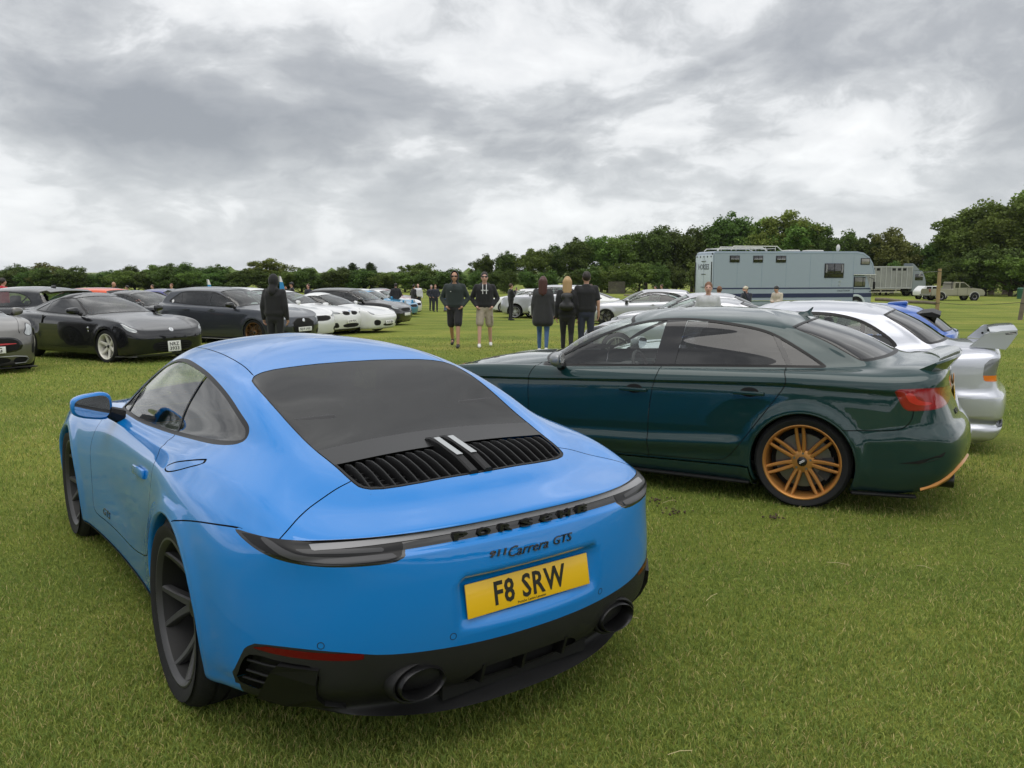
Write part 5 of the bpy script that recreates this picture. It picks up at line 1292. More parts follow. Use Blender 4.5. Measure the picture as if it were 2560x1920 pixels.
def roof_spoiler(root, x, z, y, mat, L=.22, h=.05, drop=.03):
    m = MB(); V = []; F = []; ys = np.linspace(-y, y, 9)
    for yy in ys:
        d = .03*(yy/y)**2
        V += [(x+.03, yy, z-d), (x-L*.6, yy, z+h*.5-d), (x-L, yy, z+h*.35-d-drop), (x-L+.01, yy, z-d-.02-drop), (x-L*.5, yy, z-.04-d)]
    for k in range(8):
        for j in range(5): F.append((k*5+j, k*5+(j+1) % 5, (k+1)*5+(j+1) % 5, (k+1)*5+j))
    F += [tuple(range(5)), tuple(range(40, 45))[::-1]]; m.add(V, F, True); return fix_normals(m.build('roof_spoiler', mat, root))
P_BLACK = paint('paint_black', (.010, .011, .014), .2, .25, 0, dust=.04)
P_BLACK2 = paint('paint_black_plain', (.008, .008, .009), 0, .3, 0, dust=.04)
P_GREY = paint('paint_slate_grey', (.050, .056, .070), .5, .35, .1, dust=.04)
P_WHITE = paint('paint_white', (.74, .75, .75), 0, .35, 0, dust=.06)
P_SILVER = paint('paint_silver', (.52, .53, .56), .75, .32, .12, dust=.04)
P_EVO = paint('paint_pale_silver', (.56, .58, .64), .65, .34, .12, dust=.04)
P_BLUE2 = paint('paint_mid_blue', (.030, .110, .420), .1, .32, 0)
P_RED = paint('paint_dark_red', (.22, .012, .014), .1, .32, 0)
P_TEAL = paint('paint_turquoise', (.010, .220, .420), .1, .32, 0)
P_ORANGE = paint('paint_orange', (.70, .085, .012), 0, .32, 0)
P_NAVY = paint('paint_violet_blue', (.028, .034, .20), .3, .3, 0)
P_MINI = paint('paint_gun_grey', (.17, .165, .155), .6, .33, .1)
def build_cars():
    # ---- black low coupe with white six-spoke wheels
    p = base_spec('sports'); p.update(xf=2.65, xn=3.47, xt=-.83, W=.905, zh0=.66, zd=.93, xd=-.74, yb=.765, ye=.56, zb0=.875, zb1=.93, cowl=(2.10, .915), wtop=(1.14, 1.255), rtop=(.62, 1.27), rbase=(-.52, .985), zpk=1.318, drop=.075, paint=P_BLACK, glass=G_TINT, glass_f=G_MID, hb=.045, flr=.028, flf=.022, rw=.325,
             wheel=wh(.325, .238, 'single', 6, rim('white', (.72, .70, .64), .4, .1), concave=.045, hubr=.066), wheel_key='z6', mirror=(1.72, .945, .985, (.075, .115, .065)))
    p['dlo'] = [(1.93, .872), (1.3, .893), (.5, .925), (.02, .945), (-.06, .955), (.12, 1.02), (.40, 1.13), (.70, 1.215), (1.0, 1.24), (1.15, 1.225), (1.45, 1.11), (1.70, .99)]
    p['pillars'] = [((.42, .90), (.50, 1.22), .028)]
    p['parts'] = front_parts(p, style='z') + [dict(tag='tail', name='tail_lamp', mat=M_RED, poly=[(12.7, .93), (13.0, .76), (13.8, .70), (14.2, .74), (13.6, .86), (13.0, .94)], front=False, inner=(.02, 'lamp_lens', M_CLEAR))]
    p['seams'] = std_seams(p, False); p['handles'] = []
    p['plates'] = [('NRZ 3933', 3.475, .315, .05, True, False, dict(w=.285, h=.203, lines=['NRZ', '3933']))]
    def post(root, b, p):
        oval_badge(root, (3.40, 0, .635), (1, 0, .6), .045, M_CHROME)
        for sd in (1, -1):
            P, N = b.nearest([(.56, .80)], [0, 2], lambda V: V[:, 1]*sd > .4); m = MB(); m.rbox((P[0][0], P[0][1]+.008*sd, P[0][2]), (.030, .022, .17), .008, rot=(.12*sd, .22, 0)); m.build('door_handle', M_SATIN, root)
            P, N = b.nearest([(2.10, .66), (2.10, .60)], [0, 2], lambda V: V[:, 1]*sd > .4); oval_badge(root, P[0]+N[0]*.004, N[0], .032, M_CHROME); oval_badge(root, P[1]+N[1]*.004, N[1], .020, M_CHROME)
            m = MB(); m.rbox((3.05, .80*sd, .145), (.55, .06, .015), .006, rot=(0, 0, -.35*sd)); m.build('splitter_blade', pbr('lip_grey', (.10, .10, .10), .4), root)
        lip_spoiler(root, b, [(0, -.78, .955), (.3, -.765, .952), (.55, -.69, .94)], .035, .03, P_BLACK)
        for k in range(4): m = MB(); m.box((3.462-.002*k, 0, .25+.042*k), (.012, .66, .010)); m.build('grille_bar', M_SATIN, root)
    p['post'] = post
    make_car(p, 'coupe_car', 'black low coupe with cream white six-spoke wheels and plate NRZ 3933', place(p, (278, 906), R(-31), -1), R(-31), fine=False)
    # ---- grey city hatch cut by the left edge
    p = base_spec('hatch'); p.update(xf=2.50, xn=3.24, xt=-.62, W=.865, zh0=.78, zn=.50, zpk=1.41, wtop=(1.45, 1.36), cowl=(2.18, 1.0), rtop=(-.42, 1.34), rbase=(-.58, 1.06), zd=.98, xd=-.60, zb0=.97, zb1=1.0, ye=.58, yb=.74, paint=P_MINI, wheel=wh(.31, .225, 'twin', 5, rim('dark', (.04, .04, .042))), wheel_key='dark5', mirror=(1.95, .92, 1.02, (.08, .10, .07)), hb=.07)
    p['dlo'] = auto_dlo(p); p['pillars'] = [((.75, .94), (.72, 1.4), .05)]; p['seams'] = std_seams(p, False); p['parts'] = front_parts(p, style='mini') + rear_parts(p)
    p['plates'] = [('LP18 YCG', 3.262, .44, .06, True, False)]
    def post_mini(root, b, p):
        m = MB(); m.rbox((3.19, 0, .13), (.16, 1.45, .018), .006); m.build('splitter_blade', M_SATIN, root)
        for y in (-.18, .18):
            P, N = b.nearest([(x, abs(y)) for x in np.linspace(2.35, 3.08, 9)], [0, 1], lambda V: (V[:, 2] > .7) & (V[:, 1] > 0)); V = []; F = []
            for q, n in zip(P, N):
                sg = 1 if y > 0 else -1; V += [(q[0], sg*(q[1]-.055), q[2]+.004), (q[0], sg*(q[1]+.055), q[2]+.003)]
            for k in range(8): F.append((k*2, k*2+1, k*2+3, k*2+2))
            m = MB(); m.add(V, F, True); fix_normals(m.build('bonnet_stripe', pbr('stripe_dark', (.03, .028, .028), .3, coat=1), root))
        oval_badge(root, (3.12, 0, .775), (.7, 0, .7), .035, M_CHROME)
        # white surround of the lower openings
        for sd in (1, -1):
            P, N = b.nearest([(.05, .325), (.42, .32), (.60, .30), (.64, .26), (.60, .20), (.42, .195)], [1, 2], lambda V: (V[:, 0] > 2.6) & (V[:, 1] > 0)); P[:, 1] *= sd; N[:, 1] *= sd
            m = MB(); m.tube([tuple(q+n*.006) for q, n in zip(P, N)], .008, 6); m.build('intake_rim', rim('silver', (.45, .46, .47)), root)
    p['post'] = post_mini
    g = on_ground(52, 933); yw = R(-40); L = (g[0]-3.2*math.cos(yw)-.35*math.sin(yw)*-1-.14, g[1]-3.2*math.sin(yw)-.35*math.cos(yw), 0)
    make_car(p, 'city_car', 'small grey hatch with red grille bar, cut by the left edge', (L[0], L[1], float(gz(L[0], L[1]+1))), yw)
    # ---- slate grey hatch with bronze mesh wheels
    p = base_spec('hatch'); p.update(paint=P_GREY, glass=G_MID, zpk=1.45, wheel=wh(.33, .245, 'mesh', 10, rim('bronze', (.20, .105, .045), .4, .7)), wheel_key='bronze', mirror=(1.95, .945, 1.01, (.085, .105, .07)), mirror_mat=M_GLOSSB, xn=3.53, xt=-.80, xB=1.12, flf=.018)
    p['dlo'] = auto_dlo(p, [(.10, 1.015), (-.30, 1.05), (-.36, 1.075), (-.10, 1.24), (.10, 1.335)]); p['pillars'] = [((1.10, .93), (1.04, 1.42), .055), ((.14, .95), (.04, 1.40), .04)]; p['tint_x'] = ((1.10, .93), (1.04, 1.42))
    p['seams'] = std_seams(p); p['handles'] = [(1.28, .86), (.42, .875)]; p['parts'] = front_parts(p, dark=True, style='big') + rear_parts(p); p['plates'] = [('NJ19 UGZ', 3.545, .40, .03, True, False)]
    def post_h(root, b, p):
        roof_spoiler(root, p['rtop'][0]+.02, p['rtop'][1]-.01, .54, p.get('sp_mat', p['paint'])); oval_badge(root, (3.50, 0, .62), (1, 0, .2), .05, M_CHROME)
        for sd in (1, -1):
            m = MB(); m.rbox((1.3, .86*sd, .165), (1.9, .05, .02), .006); m.build('side_blade', M_SATIN, root)
            m = MB(); m.rbox((1.3, .885*sd, .155), (1.9, .006, .010), .002); m.build('blade_pinstripe', pbr('pin_grey', (.4, .4, .4), .4), root)
            m = MB(); P, N = b.nearest([(-.17, 1.075)], [0, 2], lambda V: V[:, 1]*sd > .3); oval_badge(root, P[0]+N[0]*.004, N[0], .045, pbr('sticker_white', (.75, .75, .75), .5))
    p['post'] = post_h
    make_car(p, 'hatchback_car', 'slate grey hatchback with bronze mesh wheels and plate NJ19 UGZ', place(p, (641, 862), R(-24), -1), R(-24))
    # ---- white coupe with kidney grille
    p = base_spec('coupe'); p.update(xf=2.81, xn=3.60, xt=-1.0, paint=P_WHITE, wheel=wh(.335, .245, 'twin', 5, rim('grey', (.22, .22, .23))), wheel_key='grey5', mirror=(1.9, .93, .97, (.085, .105, .07)), mirror_mat=M_GLOSSB, zh0=.74)
    p['dlo'] = auto_dlo(p, [(-.05, .99), (-.12, 1.03), (.20, 1.17)]); p['pillars'] = [((.55, .93), (.50, 1.3), .05)]; p['seams'] = std_seams(p, False); p['handles'] = [(.85, .82)]
    p['parts'] = front_parts(p, style='bmw') + rear_parts(p); p['plates'] = [('LJ18 FDC', 3.612, .43, .03, True, False)]
    p['post'] = lambda root, b, p: oval_badge(root, (3.50, 0, .745), (.8, 0, .6), .04, pbr('badge_blue_white', (.35, .45, .65), .3))
    make_car(p, 'coupe_car', 'white coupe with black kidney grille nosing out beside the grey hatchback', place(p, (789, 838), R(-24), -1), R(-24))
    # ---- white mid-engined sports car
    p = base_spec('sports'); p.update(paint=P_WHITE, wheel=wh(.335, .245, 'single', 5, rim('silver', (.45, .46, .47))), wheel_key='silver5', mirror=(1.62, .92, .92, (.08, .10, .065)), zh0=.64)
    p['dlo'] = [(1.86, .855), (1.2, .875), (.5, .91), (.18, .93), (.12, .96), (.4, 1.09), (.65, 1.17), (.95, 1.195), (1.12, 1.175), (1.4, 1.06), (1.64, .95)]
    p['seams'] = std_seams(p, False); p['parts'] = front_parts(p, style='porsche') + rear_parts(p); p['plates'] = [('YL15 ERV', 3.435, .36, .05, True, False)]
    make_car(p, 'sports_car', 'white low sports car with slanted oval headlamps between white coupe and black hatchback', place(p, (880, 833), R(-20), -1), R(-20))
    # ---- black hatch with white plate
    p = base_spec('hatch'); p.update(paint=P_BLACK2, wheel=wh(.32, .235, 'single', 5, rim('dark', (.04, .04, .042))), wheel_key='dark5s', mirror=(1.95, .945, 1.0, (.085, .105, .07)))
    p['dlo'] = auto_dlo(p); p['pillars'] = [((1.08, .93), (1.02, 1.42), .05)]; p['tint_x'] = ((1.08, .93), (1.02, 1.42)); p['seams'] = std_seams(p); p['handles'] = [(1.25, .86), (.40, .875)]; p['parts'] = front_parts(p) + rear_parts(p); p['plates'] = [('', 3.515, .45, .03, True, False)]
    p['post'] = None; del p['post']
    make_car(p, 'hatchback_car', 'shiny black hatchback with silver headlamps in the row behind the white sports car', place(p, (946, 814), R(-17), -1), R(-17))
    # ---- further along the row
    rest = [('hatch', P_WHITE, 'hatchback_car', 'white hatchback in the row beyond the black hatchback', (1000, 792), -16), ('coupe', P_TEAL, 'coupe_car', 'turquoise car with its headlamp raised at the end of the row', (1018, 793), -16),
            ('saloon', P_WHITE, 'saloon_car', 'white saloon beyond the turquoise nose', (1024, 786), -15), ('saloon', P_RED, 'saloon_car', 'dark red saloon far along the left row', (1034, 778), -15), ('saloon', P_BLACK2, 'saloon_car', 'dark saloon, last of the left row', (1020, 768), -14)]
    for i, (k, pm, nm, lb, px, yw) in enumerate(rest):
        p = base_spec(k); p.update(paint=pm, wheel=wh(), wheel_key='basic', finewheel=False, res=(3, 4), mirror=(p['cowl'][0]-.3, .93, p['zb0']+.07, (.08, .10, .065)))
        p['dlo'] = auto_dlo(p); p['pillars'] = [((1.05, .9), (1.0, 1.45), .05)]; p['parts'] = front_parts(p) + rear_parts(p); p['plates'] = [('', p['xn']+.012, .42, .03, True, False)][:0]
        q = dict(p); q['xf'] = p['xn']-.1
        if pm is P_TEAL:
            def post_t(root, b, p):
                for sd in (1, -1): m = MB(); m.rbox((3.20, .58*sd, .80), (.10, .26, .16), .02, rot=(0, -.2, 0)); m.build('raised_headlamp', P_TEAL, root); m = MB(); m.rbox((3.255, .58*sd, .80), (.01, .22, .12), .004, rot=(0, -.2, 0)); m.build('headlamp_lens', M_CLEAR, root)
            p['post'] = post_t
        make_car(p, nm, lb, place(q, px, R(yw), -1), R(yw), 'cars parked in the left row')
    # ---- second row behind: tails and roofs
    def quick(kind, pm, nm, lb, loc, yw, grp, **kw):
        p = base_spec(kind); p.update(paint=pm, wheel=wh(), wheel_key='basic', finewheel=False, res=(3, 4), mirror=(p['cowl'][0]-.3, .93, p['zb0']+.07, (.08, .10, .065))); post = kw.pop('post', None); p.update(kw)
        p['dlo'] = kw.get('dlo') or auto_dlo(p); p.setdefault('pillars', [((1.05, .9), (1.0, 1.45), .05)]); p['parts'] = (front_parts(p, style=kw.get('fstyle', 'std')) + rear_parts(p)); p['seams'] = std_seams(p, kind not in ('coupe', 'sports'))
        if post: p['post'] = post
        return make_car(p, nm, lb, (loc[0], loc[1], float(gz(loc[0], loc[1]))), R(yw), grp)
    g2 = 'cars parked in the row behind on the left'
    def post_sp(root, b, p):
        roof_spoiler(root, p['rtop'][0]+.02, p['rtop'][1]-.005, .55, P_BLACK2, .30, .06); m = MB(); m.rbox((p['rtop'][0]+.30, 0, p['zpk']-.005), (.14, .05, .05), .02); m.build('antenna_fin', P_BLACK2, root)
    quick('hatch', P_BLACK, 'hatchback_car', 'black hatchback with large roof spoiler behind the black coupe, facing left', (-10.9, 19.4), 158, g2, post=post_sp, res=(4, 5), glass_b=G_MID)
    quick('hatch', P_ORANGE, 'hatchback_car', 'orange car of which only the roof shows above the black hatchback', (-14.2, 29.0), 165, g2)
    quick('saloon', P_NAVY, 'saloon_car', 'violet blue saloon behind the grey hatchback, roof and windscreen showing', (-13.8, 31.0), -20, g2)
    quick('coupe', P_BLACK, 'coupe_car', 'dark coupe with pale windscreen glare above the black coupe roof', (-12.4, 25.8), -22, g2)
    quick('hatch', P_SILVER, 'hatchback_car', 'pale estate roof left of the orange car at the far left', (-22.5, 34.0), 165, g2)
    quick('hatch', P_WHITE, 'hatchback_car', 'white hatchback between the grey hatchback and the hooded figure', (-8.35, 23.6), -23, g2)
    quick('saloon', P_WHITE, 'saloon_car', 'white saloon beyond the grey hatchback with only its roof showing', (-11.2, 35.0), -18, g2)
    quick('saloon', P_RED, 'saloon_car', 'dark red saloon behind the black hatchback row', (-9.6, 40.0), -16, g2)
    quick('saloon', P_WHITE, 'saloon_car', 'white car at the far end behind the man in the black jacket', (-8.6, 47.0), -14, g2)
    # ---- right-hand group, noses to the left
    g3 = 'cars parked across the aisle, facing left'
    def at_left_wheel(p, px, yw): return place(p, px, R(yw), 1)
    p = base_spec('coupe'); p.update(paint=P_SILVER, wheel=wh(.35, .265, 'single', 5, rim('dark', (.03, .03, .032))), wheel_key='dark5b', mirror=(1.92, .93, .97, (.085, .105, .07)), mirror_mat=M_GLOSSB, xf=2.76)
    p['dlo'] = auto_dlo(p, [(-.02, .975), (-.20, 1.0), (-.05, 1.10), (.30, 1.22)]); p['pillars'] = [((.62, .93), (.58, 1.3), .012)]; p['tint_x'] = ((.62, .93), (.58, 1.3)); p['parts'] = front_parts(p, style='big') + rear_parts(p); p['seams'] = std_seams(p, False); p['handles'] = [(.90, .82)]
    make_car(p, 'coupe_car', 'silver coupe with black wheels and black mirror behind the man in the black tee', at_left_wheel(p, (1514, 812), 172), R(172), g3)
    quick('hatch', P_SILVER, 'hatchback_car', 'silver hatchback behind the silver coupe', (6.7, 33.5), 172, g3)
    quick('suv', P_SILVER, 'offroad_car', 'silver off-roader hidden behind the woman in the coat', (2.9, 40.4), 172, g3, post=lambda root, b, p: None)
    quick('saloon', P_WHITE, 'saloon_car', 'white car with silver roof rails, roof above the boy', (2.2, 50.5), 174, g3)
    quick('hatch', P_WHITE, 'hatchback_car', 'white hatchback nose just right of the boy in black', (3.0, 46.8), 173, g3)
    quick('suv', P_BLACK, 'offroad_car', 'black off-roader nose between the boy and the woman in the coat', (3.7, 42.3), 172, g3)
    quick('coupe', P_WHITE, 'coupe_car', 'white coupe nose beside the hem of the dark coat', (4.3, 39.2), 171, g3)
    quick('hatch', P_WHITE, 'hatchback_car', 'white hatchback at the left end of the far right-hand cars', (1.9, 52.5), 175, g3)
    quick('saloon', P_SILVER, 'saloon_car', 'grey saloon roof and windscreen rising behind the green saloon roof', (6.15, 22.2), 168, g3)
    quick('coupe', P_SILVER, 'coupe_car', 'silver car of which the windscreen top shows above the green saloon', (5.0, 16.9), 165, g3)
    # ---- silver saloon with the big wing
    p = base_spec('saloon'); p.update(xf=2.625, xn=3.48, xt=-1.0, W=.885, zd=1.02, xd=-.93, tx4=.06, tx5=.04, zh0=.76, yb=.77, ye=.60, zb0=.93, zb1=1.0, cowl=(2.20, .98), wtop=(1.35, 1.36), rtop=(.02, 1.36), rbase=(-.52, 1.06), zpk=1.44, paint=P_EVO, wheel=wh(.32, .235, 'single', 6), wheel_key='evo', glass=G_MID, mirror=(1.85, .93, 1.0, (.085, .10, .07)), zt=.56, trimw=.03, fy=[0, .40, .74, .90, .965, .985, .98, .98, .985, .985, .99, 1, .99, .97, .92, .74, .40, 0], rt=.7)
    p['dlo'] = auto_dlo(p, [(.05, 1.005), (-.10, 1.015), (.0, 1.12), (.22, 1.26), (.45, 1.325)]); p['pillars'] = [((1.05, .9), (1.0, 1.45), .045), ((.22, .95), (.26, 1.35), .020)]; p['seams'] = std_seams(p)
    p['parts'] = front_parts(p) + [dict(tag='tail', name='tail_lamp', mat=pbr('lens_smoky_clear', (.20, .21, .22), .15, metal=.3, coat=1), poly=[(13.55, .95), (13.6, .755), (13.8, .745), (15.1, .745), (15.2, .80), (15.2, .93), (14.4, .96)], front=False), dict(tag='tailamb', name='amber_lens', mat=M_AMBER, poly=[(13.2, .70), (13.2, .80), (15.4, .80), (15.4, .70)], src=('tail',), front=False, smooth=0, off=.002),
                  dict(tag='btrim', name='bumper_strip', mat=pbr('strip_light', (.6, .62, .66), .4), poly=[(11.6, .585), (18, .60), (18, .615), (11.6, .60)], front=False, pair=False, smooth=0, off=.008),
                  dict(tag='bfoot', name='bumper_lip', mat=P_EVO, poly=[(11.6, .20), (18, .20), (18, .335), (11.6, .30)], front=False, pair=False, smooth=0, off=.03)]
    p['plates'] = [('', -1.01, .72, .02, False, True)][:0]
    def post_evo(root, b, p):
        # boot wing: blade with two end supports
        for sd in (1, -1):
            m = MB(); m.prism([(-.68, 1.045), (-.80, 1.165), (-.83, 1.185), (-1.045, 1.200), (-1.055, 1.18), (-.99, 1.06), (-.97, 1.03)], .600*sd, .655*sd, 'y'); o = fix_normals(m.build('wing_support', P_EVO, root))
            m = MB()
            for (x, z) in ((-.82, 1.10), (-.87, 1.13)): m.lathe([(0, (.600 if sd > 0 else -.600)-.002*sd), (.012, (.600 if sd > 0 else -.600)-.002*sd)], 10, 'y', c=(x, 0, z))
            m.build('wing_bolt', M_SATIN, o)
        m = MB(); V = []; F = []
        for yy in np.linspace(-.66, .66, 9):
            up = .02*(1-(yy/.66)**2); V += [(-.84, yy, 1.178+up), (-.93, yy, 1.200+up), (-1.05, yy, 1.21+up), (-1.055, yy, 1.20+up), (-.94, yy, 1.18+up), (-.85, yy, 1.165+up)]
        for k in range(8):
            for j in range(6): F.append((k*6+j, k*6+(j+1) % 6, (k+1)*6+(j+1) % 6, (k+1)*6+j))
        F += [tuple(range(6)), tuple(range(48, 54))[::-1]]; m.add(V, F, True); fix_normals(m.build('wing_blade', P_EVO, root))
        m = MB(); m.rbox((-1.0, .6575, 1.180), (.085, .002, .020), .001, rot=(0, .1, 0)); st = m.build('wing_sticker', pbr('sticker_dark', (.05, .05, .05), .5), root)
        put_text('sticker_letters', 'EVOLUTION', pbr('sticker_white', (.75, .75, .75), .5), st, .075, .011, frame((-1.0, .659, 1.180), (-1, 0, -.1), (0, 0, 1)), extrude=.0004, bold=.02)
    def evo_ledge(G):
        uu = np.linspace(0, 17, G.shape[1])[None, :]; z = G[..., 2]
        t = (sstep((.655-z)/.05, 0, 1)*(1-sstep((.40-z)/.02, 0, 1)) + 1.25*sstep((.335-z)/.02, 0, 1)*(1-sstep((.24-z)/.03, 0, 1)))*sstep(uu, 11.9, 12.9)
        dx_, dy_ = G[..., 0]+.35, G[..., 1]; ln = np.maximum(np.hypot(dx_, dy_), 1e-6); G[..., 0] += .040*t*dx_/ln; G[..., 1] += .030*t*dy_/ln
        return G
    p['extra_disp'] = evo_ledge
    p['post'] = post_evo
    X, Y = 3.96, 8.47
    make_car(p, 'saloon_car', 'pale silver saloon with tall boot wing parked beyond the green saloon', (X, Y, float(gz(X, Y))), 2.6547, res=None) if False else make_car(dict(p, res=(7, 8)), 'saloon_car', 'pale silver saloon with tall boot wing parked beyond the green saloon', (X, Y, float(gz(X, Y))), 2.6547)
    # ---- blue hatch with black roof spoiler
    def post_blue(root, b, p):
        roof_spoiler(root, p['rtop'][0]+.03, p['rtop'][1]-.02, .56, M_SATIN, .26, .05)
        m = MB(); m.rbox((.02, 0, p['zpk']-.012), (.26, .30, .055), .025, rot=(0, .09, 0)); m.build('roof_vent', P_BLUE2, root)
    quick('hatch', P_BLUE2, 'hatchback_car', 'mid blue hatchback with black roof spoiler behind the winged silver saloon', (5.48, 11.6), 152, g3, post=post_blue, zpk=1.40, wtop=(1.4, 1.335), rtop=(-.30, 1.32), rbase=(-.70, 1.04), res=(5, 6))
# ================================================================== the field
def field_material():
    m, n, l = newmat('turf')
    b = n.new('ShaderNodeBsdfPrincipled'); o = n.new('ShaderNodeOutputMaterial'); l.new(b.outputs[0], o.inputs[0])
    b.inputs['Roughness'].default_value = .95; b.inputs['Specular IOR Level'].default_value = .15
    t = n.new('ShaderNodeTexCoord')
    def noise(sc, det, ro=.6, stretch=None):
        q = n.new('ShaderNodeTexNoise'); q.inputs['Scale'].default_value = sc; q.inputs['Detail'].default_value = det; q.inputs['Roughness'].default_value = ro
        if stretch:
            mp = n.new('ShaderNodeMapping'); mp.inputs['Scale'].default_value = stretch; mp.inputs['Rotation'].default_value = (0, 0, .25); l.new(t.outputs['Object'], mp.inputs[0]); l.new(mp.outputs[0], q.inputs['Vector'])
        else: l.new(t.outputs['Object'], q.inputs['Vector'])
        return q.outputs['Fac']
    def ramp(f, st):
        q = n.new('ShaderNodeValToRGB'); l.new(f, q.inputs[0]); cr = q.color_ramp
        while len(cr.elements) < len(st): cr.elements.new(.5)
        for e, (p, c) in zip(cr.elements, st): e.position = p; e.color = (*c, 1)
        return q.outputs[0]
    def mix(f, a, c, mode='MIX'):
        q = n.new('ShaderNodeMix'); q.data_type = 'RGBA'; q.blend_type = mode
        if isinstance(f, float): q.inputs[0].default_value = f
        else: l.new(f, q.inputs[0])
        l.new(a, q.inputs[6]); l.new(c, q.inputs[7]); return q.outputs[2]
    base = ramp(noise(.35, 8, .65), [(.30, (.135, .182, .038)), (.48, (.192, .234, .048)), (.60, (.250, .266, .064)), (.75, (.305, .300, .090))])
    band = ramp(noise(1.0, 4, .6, (.10, .55, 1)), [(.35, (.72, .80, .70)), (.65, (1.22, 1.15, 1.05))])
    fine = ramp(noise(38, 6, .75), [(.30, (.42, .45, .40)), (.50, (.95, .97, .90)), (.72, (1.55, 1.45, 1.30))])
    c = mix(1.0, mix(1.0, base, band, 'MULTIPLY'), fine, 'MULTIPLY')
    l.new(c, b.inputs['Base Color'])
    bp = n.new('ShaderNodeBump'); bp.inputs['Strength'].default_value = .9; bp.inputs['Distance'].default_value = .05; l.new(noise(30, 5, .7), bp.inputs['Height']); l.new(bp.outputs[0], b.inputs['Normal'])
    return m
def build_field():
    ys = np.unique(np.concatenate([np.linspace(-40, 0, 9), np.linspace(0, 60, 121), np.linspace(60, 200, 57), np.linspace(200, 1200, 21), np.linspace(1200, 4200, 11)]))
    xs = np.unique(np.concatenate([np.linspace(-2600, -120, 14), np.linspace(-120, 120, 121), np.linspace(120, 2600, 14)]))
    X, Y = np.meshgrid(xs, ys); Z = gz(X, Y); rng = np.random.default_rng(3)
    roll = .10*np.sin(X*.021+1.3)*np.sin(Y*.017+.4)*np.clip((Y-45)/60, 0, 1); Z = Z + roll
    # beyond the hedge the land drops into a shallow valley and rises as low far hills
    far = np.clip((Y-180)/500, 0, 1); Z = Z - 5*far*far*(3-2*far)
    h2 = np.clip((Y-900)/1800, 0, 1); Z = Z + h2*(15+5*np.sin(X*.0021+.6)+3.0*np.sin(X*.0071))
    V = np.stack([X.ravel(), Y.ravel(), Z.ravel()], 1); ny, nx = X.shape
    idx = np.arange(ny*nx).reshape(ny, nx); F = np.stack([idx[:-1, :-1], idx[:-1, 1:], idx[1:, 1:], idx[1:, :-1]], -1).reshape(-1, 4)
    o = link('field', mesh_np('field', V, F, field_material())); o['kind'] = 'structure'
    return o
def blade_material():
    m, n, l = newmat('grass_blades')
    o = n.new('ShaderNodeOutputMaterial'); a = n.new('ShaderNodeAttribute'); a.attribute_name = 'tint'
    d = n.new('ShaderNodeBsdfPrincipled'); d.inputs['Roughness'].default_value = .55; d.inputs['Specular IOR Level'].default_value = .25; l.new(a.outputs['Color'], d.inputs['Base Color'])
    t = n.new('ShaderNodeBsdfTranslucent'); l.new(a.outputs['Color'], t.inputs[0])
    mx = n.new('ShaderNodeMixShader'); mx.inputs[0].default_value = .30; l.new(d.outputs[0], mx.inputs[1]); l.new(t.outputs[0], mx.inputs[2]); l.new(mx.outputs[0], o.inputs[0])
    return m
def fast_mesh(name, V, loops, starts, totals, mat, cols=None):
    me = bpy.data.meshes.new(name); me.vertices.add(len(V)); me.vertices.foreach_set('co', np.asarray(V, np.float32).ravel())
    me.loops.add(len(loops)); me.loops.foreach_set('vertex_index', np.asarray(loops, np.int32))
    me.polygons.add(len(starts)); me.polygons.foreach_set('loop_start', np.asarray(starts, np.int32)); me.polygons.foreach_set('loop_total', np.asarray(totals, np.int32))
    me.materials.append(mat); me.update(calc_edges=True)
    if cols is not None:
        at = me.color_attributes.new('tint', 'FLOAT_COLOR', 'POINT'); at.data.foreach_set('color', np.asarray(cols, np.float32).ravel())
    me.update(); return me
